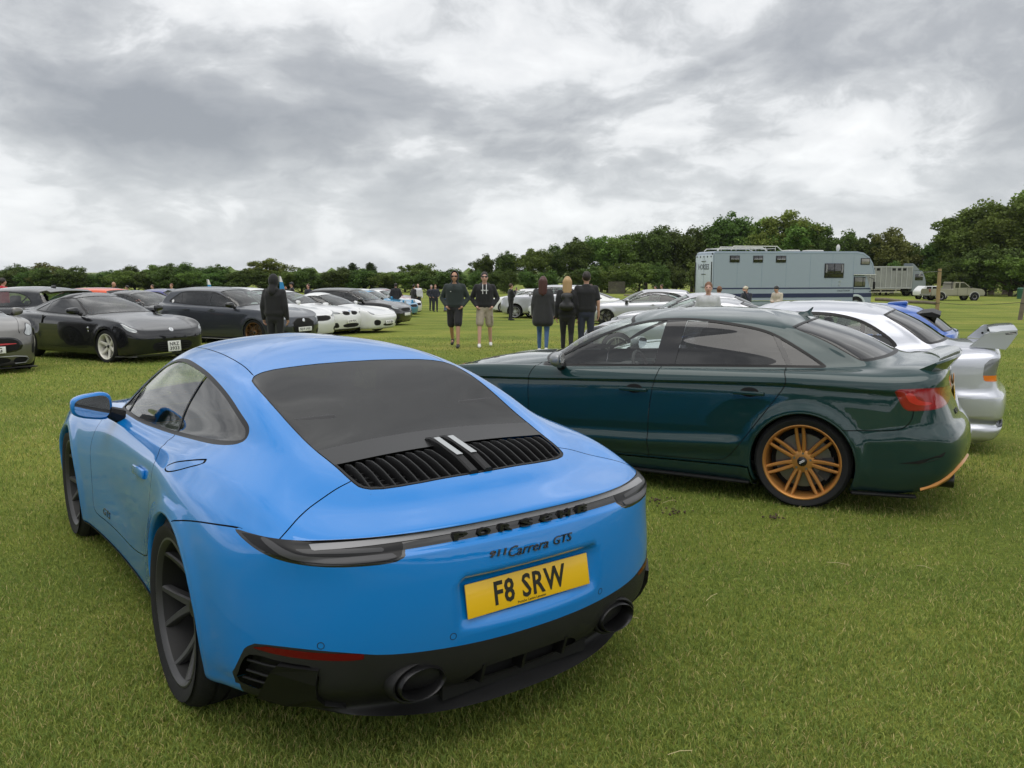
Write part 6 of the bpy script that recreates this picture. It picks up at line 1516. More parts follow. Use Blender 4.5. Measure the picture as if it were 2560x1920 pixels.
def build_grass(N=420000, seed=5):
    """short mown turf: bent blades, dense near the lens and thinning with distance"""
    g = np.random.default_rng(seed)
    # density falls with distance so that blades per pixel stay about even
    u = g.random(N); y0, y1 = 2.1, 24.0; e = -.55
    y = (y0**e + u*(y1**e-y0**e))**(1/e); x = (g.random(N)*2-1)*(.66*y+.5)
    z = gz(x, y)
    clump = np.sin(x*3.1+np.sin(y*2.3)*1.7)*np.sin(y*2.7+np.sin(x*1.9)*1.3)
    n2 = np.sin(x*9.7+2*np.sin(y*7.1))*np.sin(y*11.3+1.7*np.sin(x*8.3))
    sc = np.clip(y/5.5, .85, 2.6)
    h = (.020+.018*g.random(N)+.004*clump+.006*n2)*np.clip(sc, .9, 1.25); w = (.0014+.0012*g.random(N))*sc
    az = g.random(N)*2*PI; lean = (.25+.95*g.random(N)**1.2); la = g.random(N)*2*PI
    ca, sa = np.cos(az), np.sin(az)
    wx, wy = ca*w, sa*w; lx, ly = np.cos(la), np.sin(la)
    def at(t, wf):
        hh = h*t*np.cos(lean*t*.8); dd = h*t*np.sin(lean*t)
        cx, cy, cz = x+lx*dd, y+ly*dd, z-.004+hh
        return np.stack([cx-wx*wf, cy-wy*wf, cz], 1), np.stack([cx+wx*wf, cy+wy*wf, cz], 1)
    A, B = at(0.0, 1.0); C, D = at(.55, .85); T, _ = at(1.0, 0)
    V = np.stack([A, B, C, D, T], 1).reshape(-1, 3)
    b = np.arange(N)*5
    loops = np.stack([b, b+1, b+3, b+2, b+2, b+3, b+4], 1).ravel()
    starts = np.stack([np.arange(N)*7, np.arange(N)*7+4], 1).ravel(); totals = np.tile([4, 3], N)
    k = g.random(N)
    green = np.array([.158, .226, .046]); lime = np.array([.272, .316, .070]); straw = np.array([.44, .37, .16]); deep = np.array([.100, .152, .028])
    p2 = .5+.5*np.sin(x*1.7+np.sin(y*1.3+1.1)*2.3+4.0)*np.sin(y*1.45+np.sin(x*.8)*2.0+.6); p3 = .5+.5*np.sin(x*.55+2.0+np.sin(y*.5)*1.4)*np.sin(y*.62+1.0)
    k = np.clip(k + (.16*p2*p3-.03), 0, .9999)
    col = np.where((k < .46)[:, None], green, np.where((k < .78)[:, None], lime, np.where((k < .90)[:, None], deep, straw)))
    patch = .5+.5*np.sin(x*.9+np.sin(y*.7)*2.1+.7)*np.sin(y*.8+np.sin(x*1.1)*1.6)
    col = col*(.98+.44*g.random(N)+.22*(patch-.5))[:, None]; col = col*(1-(.10*patch)[:, None]) + np.array([.26, .25, .08])*(.10*patch)[:, None]
    c5 = np.repeat(col, 5, 0); shade = np.tile([1.0, 1.0, 1.0, 1.0, 1.12], N)[:, None]; c5 = np.concatenate([c5*shade, np.ones((N*5, 1))], 1)
    me = fast_mesh('grass', V, loops, starts, totals, blade_material(), c5)
    o = link('grass', me); tag(o, 'short mown green turf with straw-coloured blades in the foreground', 'grass', kind='stuff')
    # wisps of dry straw and a few clods of soil lying on the turf
    m = MB()
    for _ in range(26):
        yy = 2.4+g.random()*7; xx = (g.random()*2-1)*.6*yy; L = .05+.08*g.random(); a = g.random()*PI
        m.tube([(xx-L/2*math.cos(a), yy-L/2*math.sin(a), .030), (xx, yy, .037), (xx+L/2*math.cos(a), yy+L/2*math.sin(a), .031)], .0016, 4)
    o = m.build('dry_straw', pbr('straw', (.42, .36, .18), .8)); tag(o, 'loose dry straw blades lying on the turf', 'straw', kind='stuff')
    m = MB(); spots = [(1640, 1258, .24), (1690, 1285, .18), (1935, 1300, .10)]
    for px_, py_, s in spots:
        c = on_ground(px_, py_); s *= .75
        for _ in range(15):
            a = g.random()*2*PI; r = s*g.random()**.7; q = .003+.006*g.random()
            m.rbox((c[0]+r*math.cos(a), c[1]+r*.8*math.sin(a), .016+q*.4), (q*2.2, q*1.8, q*1.3), q*.4, rot=(g.random(), g.random(), g.random()*3))
    o = m.build('soil_clods', pbr('soil', (.075, .052, .032), .95)); tag(o, 'dark scuffed clods of soil beside the green saloon', 'soil', kind='stuff')
# ================================================================== trees
def leaf_material(name, col, var=.3):
    m, n, l = newmat(name)
    o = n.new('ShaderNodeOutputMaterial'); d = n.new('ShaderNodeBsdfPrincipled'); d.inputs['Roughness'].default_value = .6; d.inputs['Specular IOR Level'].default_value = .2
    t = n.new('ShaderNodeTexCoord'); oi = n.new('ShaderNodeObjectInfo'); nz = n.new('ShaderNodeTexNoise'); l.new(t.outputs['Object'], nz.inputs['Vector']); nz.inputs['Scale'].default_value = .9; nz.inputs['Detail'].default_value = 4
    hs = n.new('ShaderNodeHueSaturation'); hs.inputs['Color'].default_value = (*col, 1)
    mr = n.new('ShaderNodeMapRange'); l.new(oi.outputs['Random'], mr.inputs[0]); mr.inputs[3].default_value = .478; mr.inputs[4].default_value = .522; l.new(mr.outputs[0], hs.inputs['Hue'])
    mv = n.new('ShaderNodeMapRange'); l.new(nz.outputs['Fac'], mv.inputs[0]); mv.inputs[1].default_value = .3; mv.inputs[2].default_value = .7; mv.inputs[3].default_value = 1-var; mv.inputs[4].default_value = 1+var
    r2 = n.new('ShaderNodeMapRange'); l.new(oi.outputs['Random'], r2.inputs[0]); r2.inputs[3].default_value = .75; r2.inputs[4].default_value = 1.3
    mm = n.new('ShaderNodeMath'); mm.operation = 'MULTIPLY'; l.new(mv.outputs[0], mm.inputs[0]); l.new(r2.outputs[0], mm.inputs[1]); l.new(mm.outputs[0], hs.inputs['Value'])
    l.new(hs.outputs[0], d.inputs['Base Color'])
    tr = n.new('ShaderNodeBsdfTranslucent'); l.new(hs.outputs[0], tr.inputs[0]); mx = n.new('ShaderNodeMixShader'); mx.inputs[0].default_value = .25
    l.new(d.outputs[0], mx.inputs[1]); l.new(tr.outputs[0], mx.inputs[2]); l.new(mx.outputs[0], o.inputs[0]); return m
def crown_mesh(name, seed, mat, rx, rz, zc, shape='round', clusters=70, per=58, leaf=.20):
    """uneven crown: clumps of leaf faces spread over lobes, with gaps between them"""
    g = np.random.default_rng(seed); V = []; 
    lobes = [(g.normal(0, .32, 2), g.uniform(-.45, .55), g.uniform(.42, .72)) for _ in range(9)]
    C = []
    while len(C) < clusters:
        (lx, ly), lz, lr = lobes[g.integers(len(lobes))]; d = g.normal(size=3); d /= np.linalg.norm(d); r = lr*g.uniform(.62, 1.0)
        p = np.array([lx, ly, lz])+d*r
        if shape == 'cone':
            t = (p[2]+1)/2; p[:2] *= max(.12, 1.15-t*1.05)
        if abs(p[2]) > 1.08: continue
        C.append(p)
    C = np.array(C); n = clusters*per
    c = np.repeat(C, per, 0); off = g.normal(size=(n, 3)); off /= np.linalg.norm(off, axis=1)[:, None]; off *= (g.random((n, 1))**.5)*np.array([.26, .26, .20])*np.repeat(g.uniform(.6, 1.25, clusters), per)[:, None]
    P = (c+off)*np.array([rx, rx, rz]) + np.array([0, 0, zc])
    s = leaf*g.uniform(.6, 1.35, n)
    nr = off + .55*g.normal(size=(n, 3)) + np.array([0, 0, .25]); nr /= np.linalg.norm(nr, axis=1)[:, None]
    a = np.cross(nr, g.normal(size=(n, 3))); a /= np.linalg.norm(a, axis=1)[:, None]; b = np.cross(nr, a)
    q = np.stack([P-a*s[:, None], P-b*s[:, None]*.62, P+a*s[:, None], P+b*s[:, None]*.62], 1).reshape(-1, 3)
    k = np.arange(n)*4; loops = np.stack([k, k+1, k+2, k+3], 1).ravel()
    return fast_mesh(name, q, loops, np.arange(n)*4, np.full(n, 4), mat)
def trunk_mesh(name, seed, h, r, mat, spread):
    g = random.Random(seed); m = MB(); top = h*.62
    m.tube([(0, 0, -.2), (g.uniform(-.1, .1), g.uniform(-.1, .1), h*.25), (g.uniform(-.25, .25), g.uniform(-.25, .25), top)], [r*1.25, r, r*.55], 7)
    for k in range(6):
        a = k*1.05+g.uniform(-.3, .3); z0 = h*g.uniform(.22, .5); L = spread*g.uniform(.5, .85)
        m.tube([(0, 0, z0), (L*.45*math.cos(a), L*.45*math.sin(a), z0+L*.35), (L*math.cos(a), L*math.sin(a), z0+L*g.uniform(.55, .95))], [r*.5, r*.34, r*.12], 5)
    me = bpy.data.meshes.new(name); me.from_pydata([tuple(v) for v in m.V], [], m.F); me.materials.append(mat); me.update(); return me
ORD = ['first', 'second', 'third', 'fourth', 'fifth', 'sixth', 'seventh', 'eighth', 'ninth', 'tenth', 'eleventh', 'twelfth', 'thirteenth', 'fourteenth', 'fifteenth', 'sixteenth', 'seventeenth', 'eighteenth', 'nineteenth', 'twentieth', 'twenty-first', 'twenty-second', 'twenty-third', 'twenty-fourth', 'twenty-fifth', 'twenty-sixth', 'twenty-seventh', 'twenty-eighth', 'twenty-ninth', 'thirtieth']
def build_trees():
    bark = pbr('bark', (.055, .042, .030), .9, vary=.3, vscale=6, bump=.5, bscale=20)
    mats = [leaf_material('leaf_dark', (.090, .142, .031)), leaf_material('leaf_mid', (.132, .196, .040)), leaf_material('leaf_light', (.185, .240, .050)), leaf_material('leaf_bronze', (.150, .160, .042)), leaf_material('leaf_conifer', (.052, .078, .026))]
    protos = []
    for i, (sh, mi, cl, per) in enumerate((('round', 0, 120, 130), ('round', 1, 120, 130), ('round', 2, 110, 120), ('round', 3, 110, 124), ('cone', 4, 110, 120), ('round', 0, 130, 130), ('round', 1, 95, 110))):
        protos.append((crown_mesh('crown', 40+i, mats[mi], 1.0*2.6, 1.0*3.0, 5.2, sh, cl, per, .125), trunk_mesh('trunk', 60+i, 7.0, .20, bark, 2.4)))
    def tree(x, y, h, wide, k, rz, label, group, bush=False):
        z = float(gz(x, y)); s = h/8.3
        t = thing('hedge_tree' if bush else 'broadleaf_tree' if k != 4 else 'conifer_tree', label, 'tree', (x, y, z-(1.9*s if bush else (.55*s)))); t.rotation_euler = (0, 0, rz); t.scale = (s*wide, s*wide, s); t['group'] = group
        link('crown', protos[k][0], t); link('trunk', protos[k][1], t)
    g = random.Random(11)
    # right-hand wood: outline measured from the photograph (x, top) at 2212 px width
    ox = [985, 1040, 1090, 1150, 1200, 1250, 1300, 1350, 1400, 1450, 1500, 1540, 1585, 1640, 1680, 1725, 1775, 1830, 1880, 1930, 1985, 2035, 2070, 2105, 2150, 2195, 2240]
    oy = [592, 552, 548, 540, 532, 512, 505, 492, 492, 492, 488, 478, 462, 478, 470, 474, 485, 492, 510, 500, 512, 518, 470, 452, 432, 420, 412]
    kd = [0, 0, 5, 1, 0, 5, 1, 6, 0, 5, 0, 5, 5, 2, 2, 1, 0, 0, 5, 3, 0, 5, 1, 5, 6, 1, 2]
    for i, (x2, y2) in enumerate(zip(ox, oy)):
        D = 121 - max(0, (x2-1500))*.022; P = at_depth(x2*1.1573, y2*1.1573, D); h = P[2]-float(gz(P[0], D))+.5
        tree(P[0], D+g.uniform(-1, 3), h*g.uniform(.98, 1.06), g.uniform(1.0, 1.25), kd[i], g.uniform(0, 6), 'tall leafy tree, %s from the right edge in the wood skyline' % ORD[len(ox)-1-i], 'trees of the wood skyline')
    nb = 30
    for i in range(nb):
        x2 = 1000+1240*(i+.5)/nb+g.uniform(-10, 10); D = 113-max(0, x2-1500)*.022
        P = at_depth(x2*1.1573, 600, D); top = np.interp(x2, ox, oy); h = (687-top*1.1573)/F_PX*D+2.5
        tree(P[0], D+g.uniform(-1.5, 1.5), max(4.2, h*g.uniform(.52, .74)), g.uniform(1.15, 1.5), g.choice([0, 5, 1, 0, 6, 5]), g.uniform(0, 6), 'dense low bushy tree, %s from the right edge along the front of the wood' % ORD[nb-1-i], 'bushy trees along the front of the wood', True)
    # left-hand hedge
    hx = [-15, 30, 62, 100, 150, 205, 245, 290, 335, 380, 420, 465, 510, 565, 600, 650, 690, 730, 762, 800, 845, 905, 940, 968]
    hy = [588, 578, 600, 577, 583, 596, 590, 580, 576, 576, 574, 578, 587, 570, 592, 582, 592, 583, 575, 574, 604, 573, 598, 604]
    hk = [1, 5, 0, 3, 1, 0, 5, 0, 1, 5, 0, 5, 6, 2, 6, 1, 6, 0, 4, 4, 6, 1, 0, 0]
    for i, (x2, y2) in enumerate(zip(hx, hy)):
        D = 122+g.uniform(-2, 2); P = at_depth(x2*1.1573, y2*1.1573, D); h = P[2]-float(gz(P[0], D))+.5
        tree(P[0], D, h*1.27, g.uniform(1.4, 1.8) if hk[i] != 4 else 1.15, hk[i], g.uniform(0, 6), 'hedgerow tree, %s from the left edge of the picture' % ORD[i], 'hedgerow trees on the left', True)
    for i in range(20):
        x2 = -20+1020*(i+.5)/20; D = 119; P = at_depth(x2*1.1573, 640, D)
        tree(P[0], D+g.uniform(-1, 1), g.uniform(3.9, 4.9), g.uniform(1.7, 2.2), g.choice([0, 5, 1, 0]), g.uniform(0, 6), 'low hedge bush, %s from the left edge at the foot of the hedgerow' % ORD[i], 'bushes at the foot of the left hedgerow', True)
    # the wood that closes the field behind the viewer (seen only mirrored in paint and glass)
    base = protos[1][0]; n = len(base.vertices); co = np.empty(n*3, np.float32); base.vertices.foreach_get('co', co); co = co.reshape(-1, 4, 3)[::3].reshape(-1, 3)*np.array([1.15, 1.15, 1.0]); parts = []
    for i in range(34):
        x = -110+220*(i+.5)/34; y = -46+.004*x*x*.3+g.uniform(-4, 4); sc = g.uniform(.85, 1.35); a = g.uniform(0, 6); ca, sa = math.cos(a), math.sin(a)
        parts.append(np.stack([(co[:, 0]*ca-co[:, 1]*sa)*sc*1.25+x, (co[:, 0]*sa+co[:, 1]*ca)*sc*1.25+y, co[:, 2]*sc-1.5], 1))
    V = np.vstack(parts); k = np.arange(len(V)//4)*4; o = link('wood_edge', fast_mesh('wood_edge', V, np.arange(len(V)), k, np.full(len(k), 4), mats[0])); tag(o, 'dense dark wood edge behind the viewer, mirrored in the car paint', 'woods', kind='stuff')
    # scattered far woods on the hills (one mass)
    V = []; gg = np.random.default_rng(9); n = 2600
    row = gg.choice([420., 640., 900., 1300., 1750., 2100.], n); x = gg.uniform(-.75, .75, n)*row; y = row + gg.normal(0, 9, n)
    keep = np.sin(x*.013+row)*np.sin(x*.0051+row*.3) > -.25; x, y = x[keep], y[keep]; n = len(x)
    far = np.clip((y-180)/500, 0, 1); h2 = np.clip((y-900)/1800, 0, 1); z = -1.0-5*far*far*(3-2*far)+h2*(15+5*np.sin(x*.0021+.6)+3.0*np.sin(x*.0071))
    me_V = []; F = []; m = MB()
    ico = [(0, 0, 1), (.9, 0, .4), (.28, .85, .4), (-.73, .52, .4), (-.73, -.52, .4), (.28, -.85, .4), (.73, .52, -.4), (-.28, .85, -.4), (-.9, 0, -.4), (-.28, -.85, -.4), (.73, -.52, -.4), (0, 0, -1)]
    fc = [(0, 1, 2), (0, 2, 3), (0, 3, 4), (0, 4, 5), (0, 5, 1), (1, 6, 2), (2, 7, 3), (3, 8, 4), (4, 9, 5), (5, 10, 1), (2, 6, 7), (3, 7, 8), (4, 8, 9), (5, 9, 10), (1, 10, 6)]
    ico = np.array(ico); allV = []; allF = []
    for i in range(n):
        r = gg.uniform(2.2, 4.6); allV.append(ico*np.array([r*1.25, r*1.25, r])*(1+.18*gg.normal(size=(12, 1)))+np.array([x[i], y[i], z[i]+r*.75])); allF += [tuple(v+i*12 for v in f) for f in fc]
    o = link('far_woods', mesh_np('far_woods', np.vstack(allV), allF, mats[1], True)); tag(o, 'distant woods and hedges on the low hills along the horizon', 'woods', kind='stuff')
# ================================================================== poles, rails, hurdles, flags, pylons
def build_furniture():
    wood = pbr('post_wood', (.30, .215, .105), .8, vary=.25, vscale=5, bump=.4, bscale=30); grey = pbr('weathered_wood', (.16, .135, .10), .9, vary=.3, vscale=4, bump=.4)
    a = on_ground(2342, 786); D = a[1]
    t = thing('fence_post', 'tall pale round wooden post with rope tied near its top', 'post', tuple(a))
    top = at_depth(2348, 672, D)[2]-a[2]
    m = MB(); m.lathe([(.105, -.2), (.105, top*.5), (.098, top-.01), (.085, top), (0, top)], 16, 'z'); m.build('post', wood, t)
    m = MB(); m.lathe([(.112, top-.17), (.118, top-.155), (.112, top-.14)], 14, 'z'); m.lathe([(.112, .62), (.118, .64), (.112, .66)], 14, 'z'); m.build('rope_binding', pbr('rope', (.05, .05, .045), .8), t)
    b = on_ground(2549, 800)
    t2 = thing('fence_post', 'leaning grey wooden post cut by the right edge', 'post', tuple(b)); m = MB(); m.tube([(0, 0, -.2), (.10, 0, .9), (.22, 0, 1.9)], [.10, .095, .085], 12); m.build('post', grey, t2); m = MB(); m.lathe([(.10, .75), (.11, .77), (.10, .79)], 12, 'z', c=(.085, 0, 0)); m.build('rope_binding', MATS['rope'], t2)
    # ropes
    for za, zb_, lb in ((.66, .82, 'thin dark rope sagging between the two wooden posts'),):
        m = MB(); P0 = a+np.array([.1, 0, za]); P1 = b+np.array([.05, 0, zb_]); m.tube([tuple(P0+(P1-P0)*t_ - np.array([0, 0, .12*math.sin(PI*t_)])) for t_ in np.linspace(0, 1, 9)], .012, 5); o = m.build('rope', MATS['rope']); tag(o, lb, 'rope')
    m = MB(); P0 = a+np.array([-.1, 0, top-.15]); P1 = at_depth(2300, 681, D+8); m.tube([tuple(P0+(P1-P0)*t_) for t_ in np.linspace(0, 1, 5)], .010, 5); m.tube([tuple(P0+np.array([-.9, .1, -.05])), tuple(P0+np.array([-1.0, .1, -.25])), tuple(P0+np.array([-.75, .1, -.28]))], .03, 6); o = m.build('rope', pbr('rope_pale', (.3, .3, .28), .8)); tag(o, 'loose rope end hanging left of the tall post top', 'rope')
    # round timber rail
    P0 = on_ground(2190, 752, .45); P1 = np.array([a[0]-.1, a[1], a[2]+.62])
    P0 = at_depth(2188, 748, D+2.2); m = MB(); m.tube([tuple(P0+(P1-P0)*t_+np.array([0, 0, .02*math.sin(9*t_)])) for t_ in np.linspace(0, 1, 7)], [.10, .105, .10, .098, .10, .095, .09], 10); o = m.build('timber_rail', grey); tag(o, 'long horizontal round timber rail left of the tall post', 'rail')
    # low log on the grass behind
    c = on_ground(1700, 741)
    m = MB(); m.tube([tuple(on_ground(x, 741-.004*(x-1600))+np.array([0, 0, .12])) for x in (1560, 1640, 1720, 1800)], .13, 8); o = m.build('log', grey); tag(o, 'dark log lying across the grass before the wood', 'log')
    # stack of hurdles at the far right: rails and uprights
    base = on_ground(2440, 738); D2 = base[1]-2; x0, x1 = at_depth(2424, 700, D2)[0], at_depth(2552, 700, D2)[0]; t = thing('hurdle_fence', 'stack of grey slatted hurdles leaning at the edge of the wood', 'fence', (x0, D2, float(gz(x0, D2)))); L = x1-x0
    for k in range(9):
        m = MB(); m.box((L/2, .02*k, .25+.19*k), (L, .05, .075), rot=(0, .008*math.sin(k), 0)); m.build('rail', grey, t)
    for k in range(7):
        m = MB(); m.box((L*k/6*.98+.05, -.05, 1.0), (.07, .05, 2.0), rot=(0, .10, 0)); m.build('upright', grey, t)
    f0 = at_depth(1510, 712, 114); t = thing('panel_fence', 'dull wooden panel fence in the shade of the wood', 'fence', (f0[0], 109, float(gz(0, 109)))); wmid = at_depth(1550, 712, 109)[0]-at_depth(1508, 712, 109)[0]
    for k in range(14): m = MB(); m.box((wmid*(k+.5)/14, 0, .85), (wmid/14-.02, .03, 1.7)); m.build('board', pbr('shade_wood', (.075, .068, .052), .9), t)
    # feather flags behind the cars
    for px_, py_, D3, lb in ((517, 698, 42, 'blue feather flag with white tip rising behind the grey hatchback roof'), (697, 690, 42, 'blue and white feather flag beside the hooded figure')):
        P = at_depth(px_, py_, D3); z0 = float(gz(P[0], D3)); H = P[2]-z0; t = thing('feather_flag', lb, 'flag', (P[0], D3, z0))
        m = MB(); m.tube([(0, 0, 0), (0, 0, H*.6), (.03, 0, H)], [.02, .015, .008], 6); m.build('pole', M_SATIN, t)
        for nm, za, zb_, mt in (('flag_cloth', .25, .86, pbr('flag_blue', (.03, .25, .55), .7)), ('flag_tip', .86, 1.0, pbr('flag_white', (.75, .75, .75), .7))):
            V = []; 
            for q in np.linspace(za, zb_, 7): wd = .34*math.sin(PI*min(1, (1.02-q)*1.6+.15)/2)**1; V += [(.0, .003*math.sin(9*q), H*q), (wd, .05*math.sin(7*q), H*q-.02)]
            m = MB(); m.add(V, [(k*2, k*2+1, k*2+3, k*2+2) for k in range(6)], True); m.build(nm, mt, t)
    # pylons
    steel = pbr('pylon_steel', (.28, .29, .30), .6)
    for px_, ytop, lb in ((36, 657, 'far lattice pylon above the hedge at the far left'), (314, 666, 'faint lattice pylon behind the long hedge'), (557, 671, 'faint small pylon above the grey hatchback')):
        D4 = 1500; P = at_depth(px_, ytop, D4); z0 = -3; H = P[2]-z0; t = thing('pylon', lb, 'pylon', (P[0], D4, z0)); m = MB(); w0 = 3.2
        for sx in (-1, 1):
            for sy in (-1, 1): m.tube([(sx*w0, sy*w0, 0), (sx*.9, sy*.9, H*.55), (sx*.4, sy*.4, H)], .28, 4)
        for k in range(6):
            za = H*k/6; wa = np.interp(k/6, [0, .55, 1], [w0, .9, .4]); wb = np.interp((k+1)/6, [0, .55, 1], [w0, .9, .4]); m.tube([(-wa, -wa, za), (wb, -wb, H*(k+1)/6)], .18, 4); m.tube([(wa, -wa, za), (-wb, -wb, H*(k+1)/6)], .18, 4)
        m.build('lattice', steel, t)
        for zz, ww in ((.66, 5.5), (.80, 4.6), (.93, 3.6)): m = MB(); m.tube([(-ww, 0, H*zz), (0, 0, H*zz+.8), (ww, 0, H*zz)], .3, 4); m.build('crossarm', steel, t)

def build_haze():
    m, n, l = newmat('haze_air'); o = n.new('ShaderNodeOutputMaterial'); v = n.new('ShaderNodeVolumePrincipled'); v.inputs['Color'].default_value = (.80, .86, .92, 1); v.inputs['Density'].default_value = .00009; v.inputs['Anisotropy'].default_value = .2; l.new(v.outputs[0], o.inputs['Volume'])
    mb = MB(); mb.box((0, 2060, 22), (5400, 4400, 62)); h = mb.build('haze', m); tag(h, 'thin pale haze over the field and the far hills', 'haze', kind='stuff')
# ================================================================== lorries and pick-up by the wood
def rounded_prism(name, prof, w, mat, parent, bevel=.06, y0=0.0):
    m = MB(); m.prism(prof, y0-w, y0+w, 'y'); o = fix_normals(m.build(name, mat, parent))
    bm = bmesh.new(); bm.from_mesh(o.data)
    es = [e for e in bm.edges if len(e.link_faces) == 2 and e.calc_face_angle(0) > R(30)]
    bmesh.ops.bevel(bm, geom=es, offset=bevel, segments=2, affect='EDGES', clamp_overlap=True)
    for f in bm.faces: f.smooth = True
    bm.to_mesh(o.data); bm.free(); o.data.set_sharp_from_angle(angle=R(35)); return o
def truck_wheel(parent, x, y, r=.48, w=.28, side=-1):
    m = MB(); m.lathe([(r*.55, -w/2), (r*.92, -w/2), (r, -w/2+.04), (r, w/2-.04), (r*.92, w/2), (r*.55, w/2), (r*.5, w/2-.08), (.0, w/2-.10)], 22, 'y'); o = m.build('wheel', M_TYRE, parent, loc=(x, y, r)); fix_normals(o)
    m = MB(); m.lathe([(0, side*(w/2-.06)), (r*.3, side*(w/2-.05)), (r*.52, side*(w/2-.02)), (r*.54, side*(w/2+.003))], 18, 'y'); fix_normals(m.build('rim', pbr('truck_rim', (.28, .28, .28), .5, .5), o))
def build_horsebox():
    pale = paint('paint_pale_blue', (.305, .365, .430), 0, .45, 0, coat=.4, coat_r=.2, dust=.12); navy = pbr('stripe_navy', (.010, .018, .075), .4, coat=.3)
    D = 50.2; P = at_depth(1782, 700, D); yaw = R(12)
    t = thing('horse_lorry', 'pale blue horse lorry with navy stripes and HORSES on its rear doors', 'lorry', (P[0]-1.25*math.sin(yaw), P[1]+1.25*math.cos(yaw), float(gz(P[0], D))-.02), yaw)
    t.scale = (1.10, 1, 1)
    k = lambda px: (px-1789)*.0249
    prof = [(0, .42), (0, 3.60), (.14, 3.74), (8.9, 3.78), (9.35, 3.70), (9.72, 3.45), (9.98, 3.05), (10.12, 2.60), (10.16, 2.33), (8.78, 2.33), (8.78, .42)]
    rounded_prism('body', prof, 1.25, pale, t, .05)
    cabp = [(8.80, .42), (8.80, 2.30), (9.62, 2.30), (9.72, 2.20), (9.93, 1.55), (10.02, 1.42), (10.06, .60), (10.0, .45)]
    rounded_prism('cab', cabp, 1.13, pale, t, .06)
    Y = -1.25
    def strip(x0, x1, z0, z1, mat, nm, y=Y, th=.008): m = MB(); m.box(((x0+x1)/2, y-th/2, (z0+z1)/2), (x1-x0, th, z1-z0)); return m.build(nm, mat, t)
    strip(.03, 8.78, 1.44, 1.52, navy, 'stripe'); strip(.03, 8.78, .90, 1.16, navy, 'stripe'); strip(8.82, 9.95, 1.40, 1.47, navy, 'stripe', -1.13); strip(8.82, 10.03, .90, 1.16, navy, 'stripe', -1.13)
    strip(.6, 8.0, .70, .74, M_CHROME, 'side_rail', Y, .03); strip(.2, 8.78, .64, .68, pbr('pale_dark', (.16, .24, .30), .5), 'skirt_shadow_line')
    m = MB(); m.box((4.3, -1.2, .36), (7.6, .06, .16)); m.build('skirt', pale, t)
    for x in (1.45, 2.95, 4.45, 5.95, 7.35, 8.70): strip(x-.012, x+.012, 1.55, 3.62, pbr('pale_joint', (.22, .29, .36), .5), 'panel_joint', Y, .003)
    m = MB(); m.tube([(.1, -1.24, 3.62), (4.5, -1.24, 3.65), (8.85, -1.24, 3.66), (9.3, -1.24, 3.58), (9.62, -1.24, 3.38), (9.88, -1.24, 3.0), (10.02, -1.24, 2.6), (10.06, -1.24, 2.36)], .025, 6); m.build('roof_moulding', pbr('pale_joint', (.22, .29, .36), .5), t)
    m = MB(); m.rbox((9.45, -1.20, 2.33), (1.45, .16, .05), .01); m.build('luton_edge', M_CHROME, t)
    def window(px0, px1, z0, z1, bars=True, gm=None):
        x0, x1 = k(px0), k(px1); m = MB(); m.rbox(((x0+x1)/2, Y-.012, (z0+z1)/2), (x1-x0, .04, z1-z0), .06); fr = m.build('window', M_TRIMB, t)
        m = MB(); m.rbox(((x0+x1)/2, Y-.034, (z0+z1)/2), (x1-x0-.09, .01, z1-z0-.09), .03); m.build('pane', gm or pbr('dark_pane', (.012, .013, .015), .06, coat=1), fr)
        if bars:
            m = MB(); m.box(((x0+x1)/2, Y-.043, (z0+z1)/2), (x1-x0-.09, .012, .03)); m.build('glazing_bar', M_CHROME, fr)
            m = MB(); m.box(((x0+x1)/2, Y-.041, (z0+z1)/2), (.03, .010, z1-z0-.09)); m.build('glazing_bar', M_SATIN, fr)
        return fr
    for a, b in ((1828, 1852), (1885, 1909), (1941, 1966)): window(a, b, 3.06, 3.48)
    window(2156, 2180, 2.95, 3.36, False, pbr('blind_pane', (.20, .19, .17), .2, coat=1))
    fr = window(2064, 2113.5, 2.12, 3.02, False)
    for z, x0, x1 in ((2.38, k(2066), k(2112)),): m = MB(); m.box(((x0+x1)/2, Y-.045, z), (x1-x0, .012, .03)); m.build('glazing_bar', M_SATIN, fr)
    m = MB(); m.box(((k(2064)+k(2113.5))/2, Y-.045, 2.72), (.03, .012, .62)); m.build('glazing_bar', M_SATIN, fr)
    for x in (k(2068), k(2108)): m = MB(); m.tube([(x, Y-.0405, 2.95), (x+.03, Y-.0405, 2.7), (x, Y-.0405, 2.45)], .05, 6); o = m.build('curtain', pbr('curtain', (.25, .25, .27), .8), fr); o.scale = (1, 1, 1)
    # cab door window, mirror, arch, lamp
    m = MB(); m.rbox((9.22, -1.14, 1.86), (.74, .03, .62), .05); w = m.build('cab_window', M_TRIMB, t); m = MB(); m.rbox((9.14, -1.157, 1.87), (.50, .01, .54), .03); m.build('pane', pbr('cab_pane', (.10, .10, .075), .08, coat=1), w); m = MB(); m.rbox((9.50, -1.157, 1.87), (.14, .01, .50), .03); m.build('pane', pbr('cab_pane', (.10, .10, .075), .08, coat=1), w)
    m = MB(); m.tube([(9.86, -1.13, 2.15), (10.0, -1.36, 2.05), (10.0, -1.36, 1.30), (9.9, -1.13, 1.25)], .02, 6); m.rbox((10.0, -1.40, 1.65), (.08, .16, .45), .03); m.build('wing_mirror', M_SATIN, t)
    m = MB(); m.box((9.80, -.0, 1.88), (.04, 2.0, .55), rot=(0, -.28, 0)); m.build('windscreen', pbr('dark_pane', (.012, .013, .015), .06, coat=1), t)
    m = MB(); m.lathe([(.50, -1.155), (.62, -1.165), (.64, -1.10), (.50, -1.10)], 20, 'y', c=(9.02, 0, .46), a0=.05, a1=PI-.05, close=True); m.build('wheel_arch', pbr('arch_white', (.55, .62, .66), .5), t)
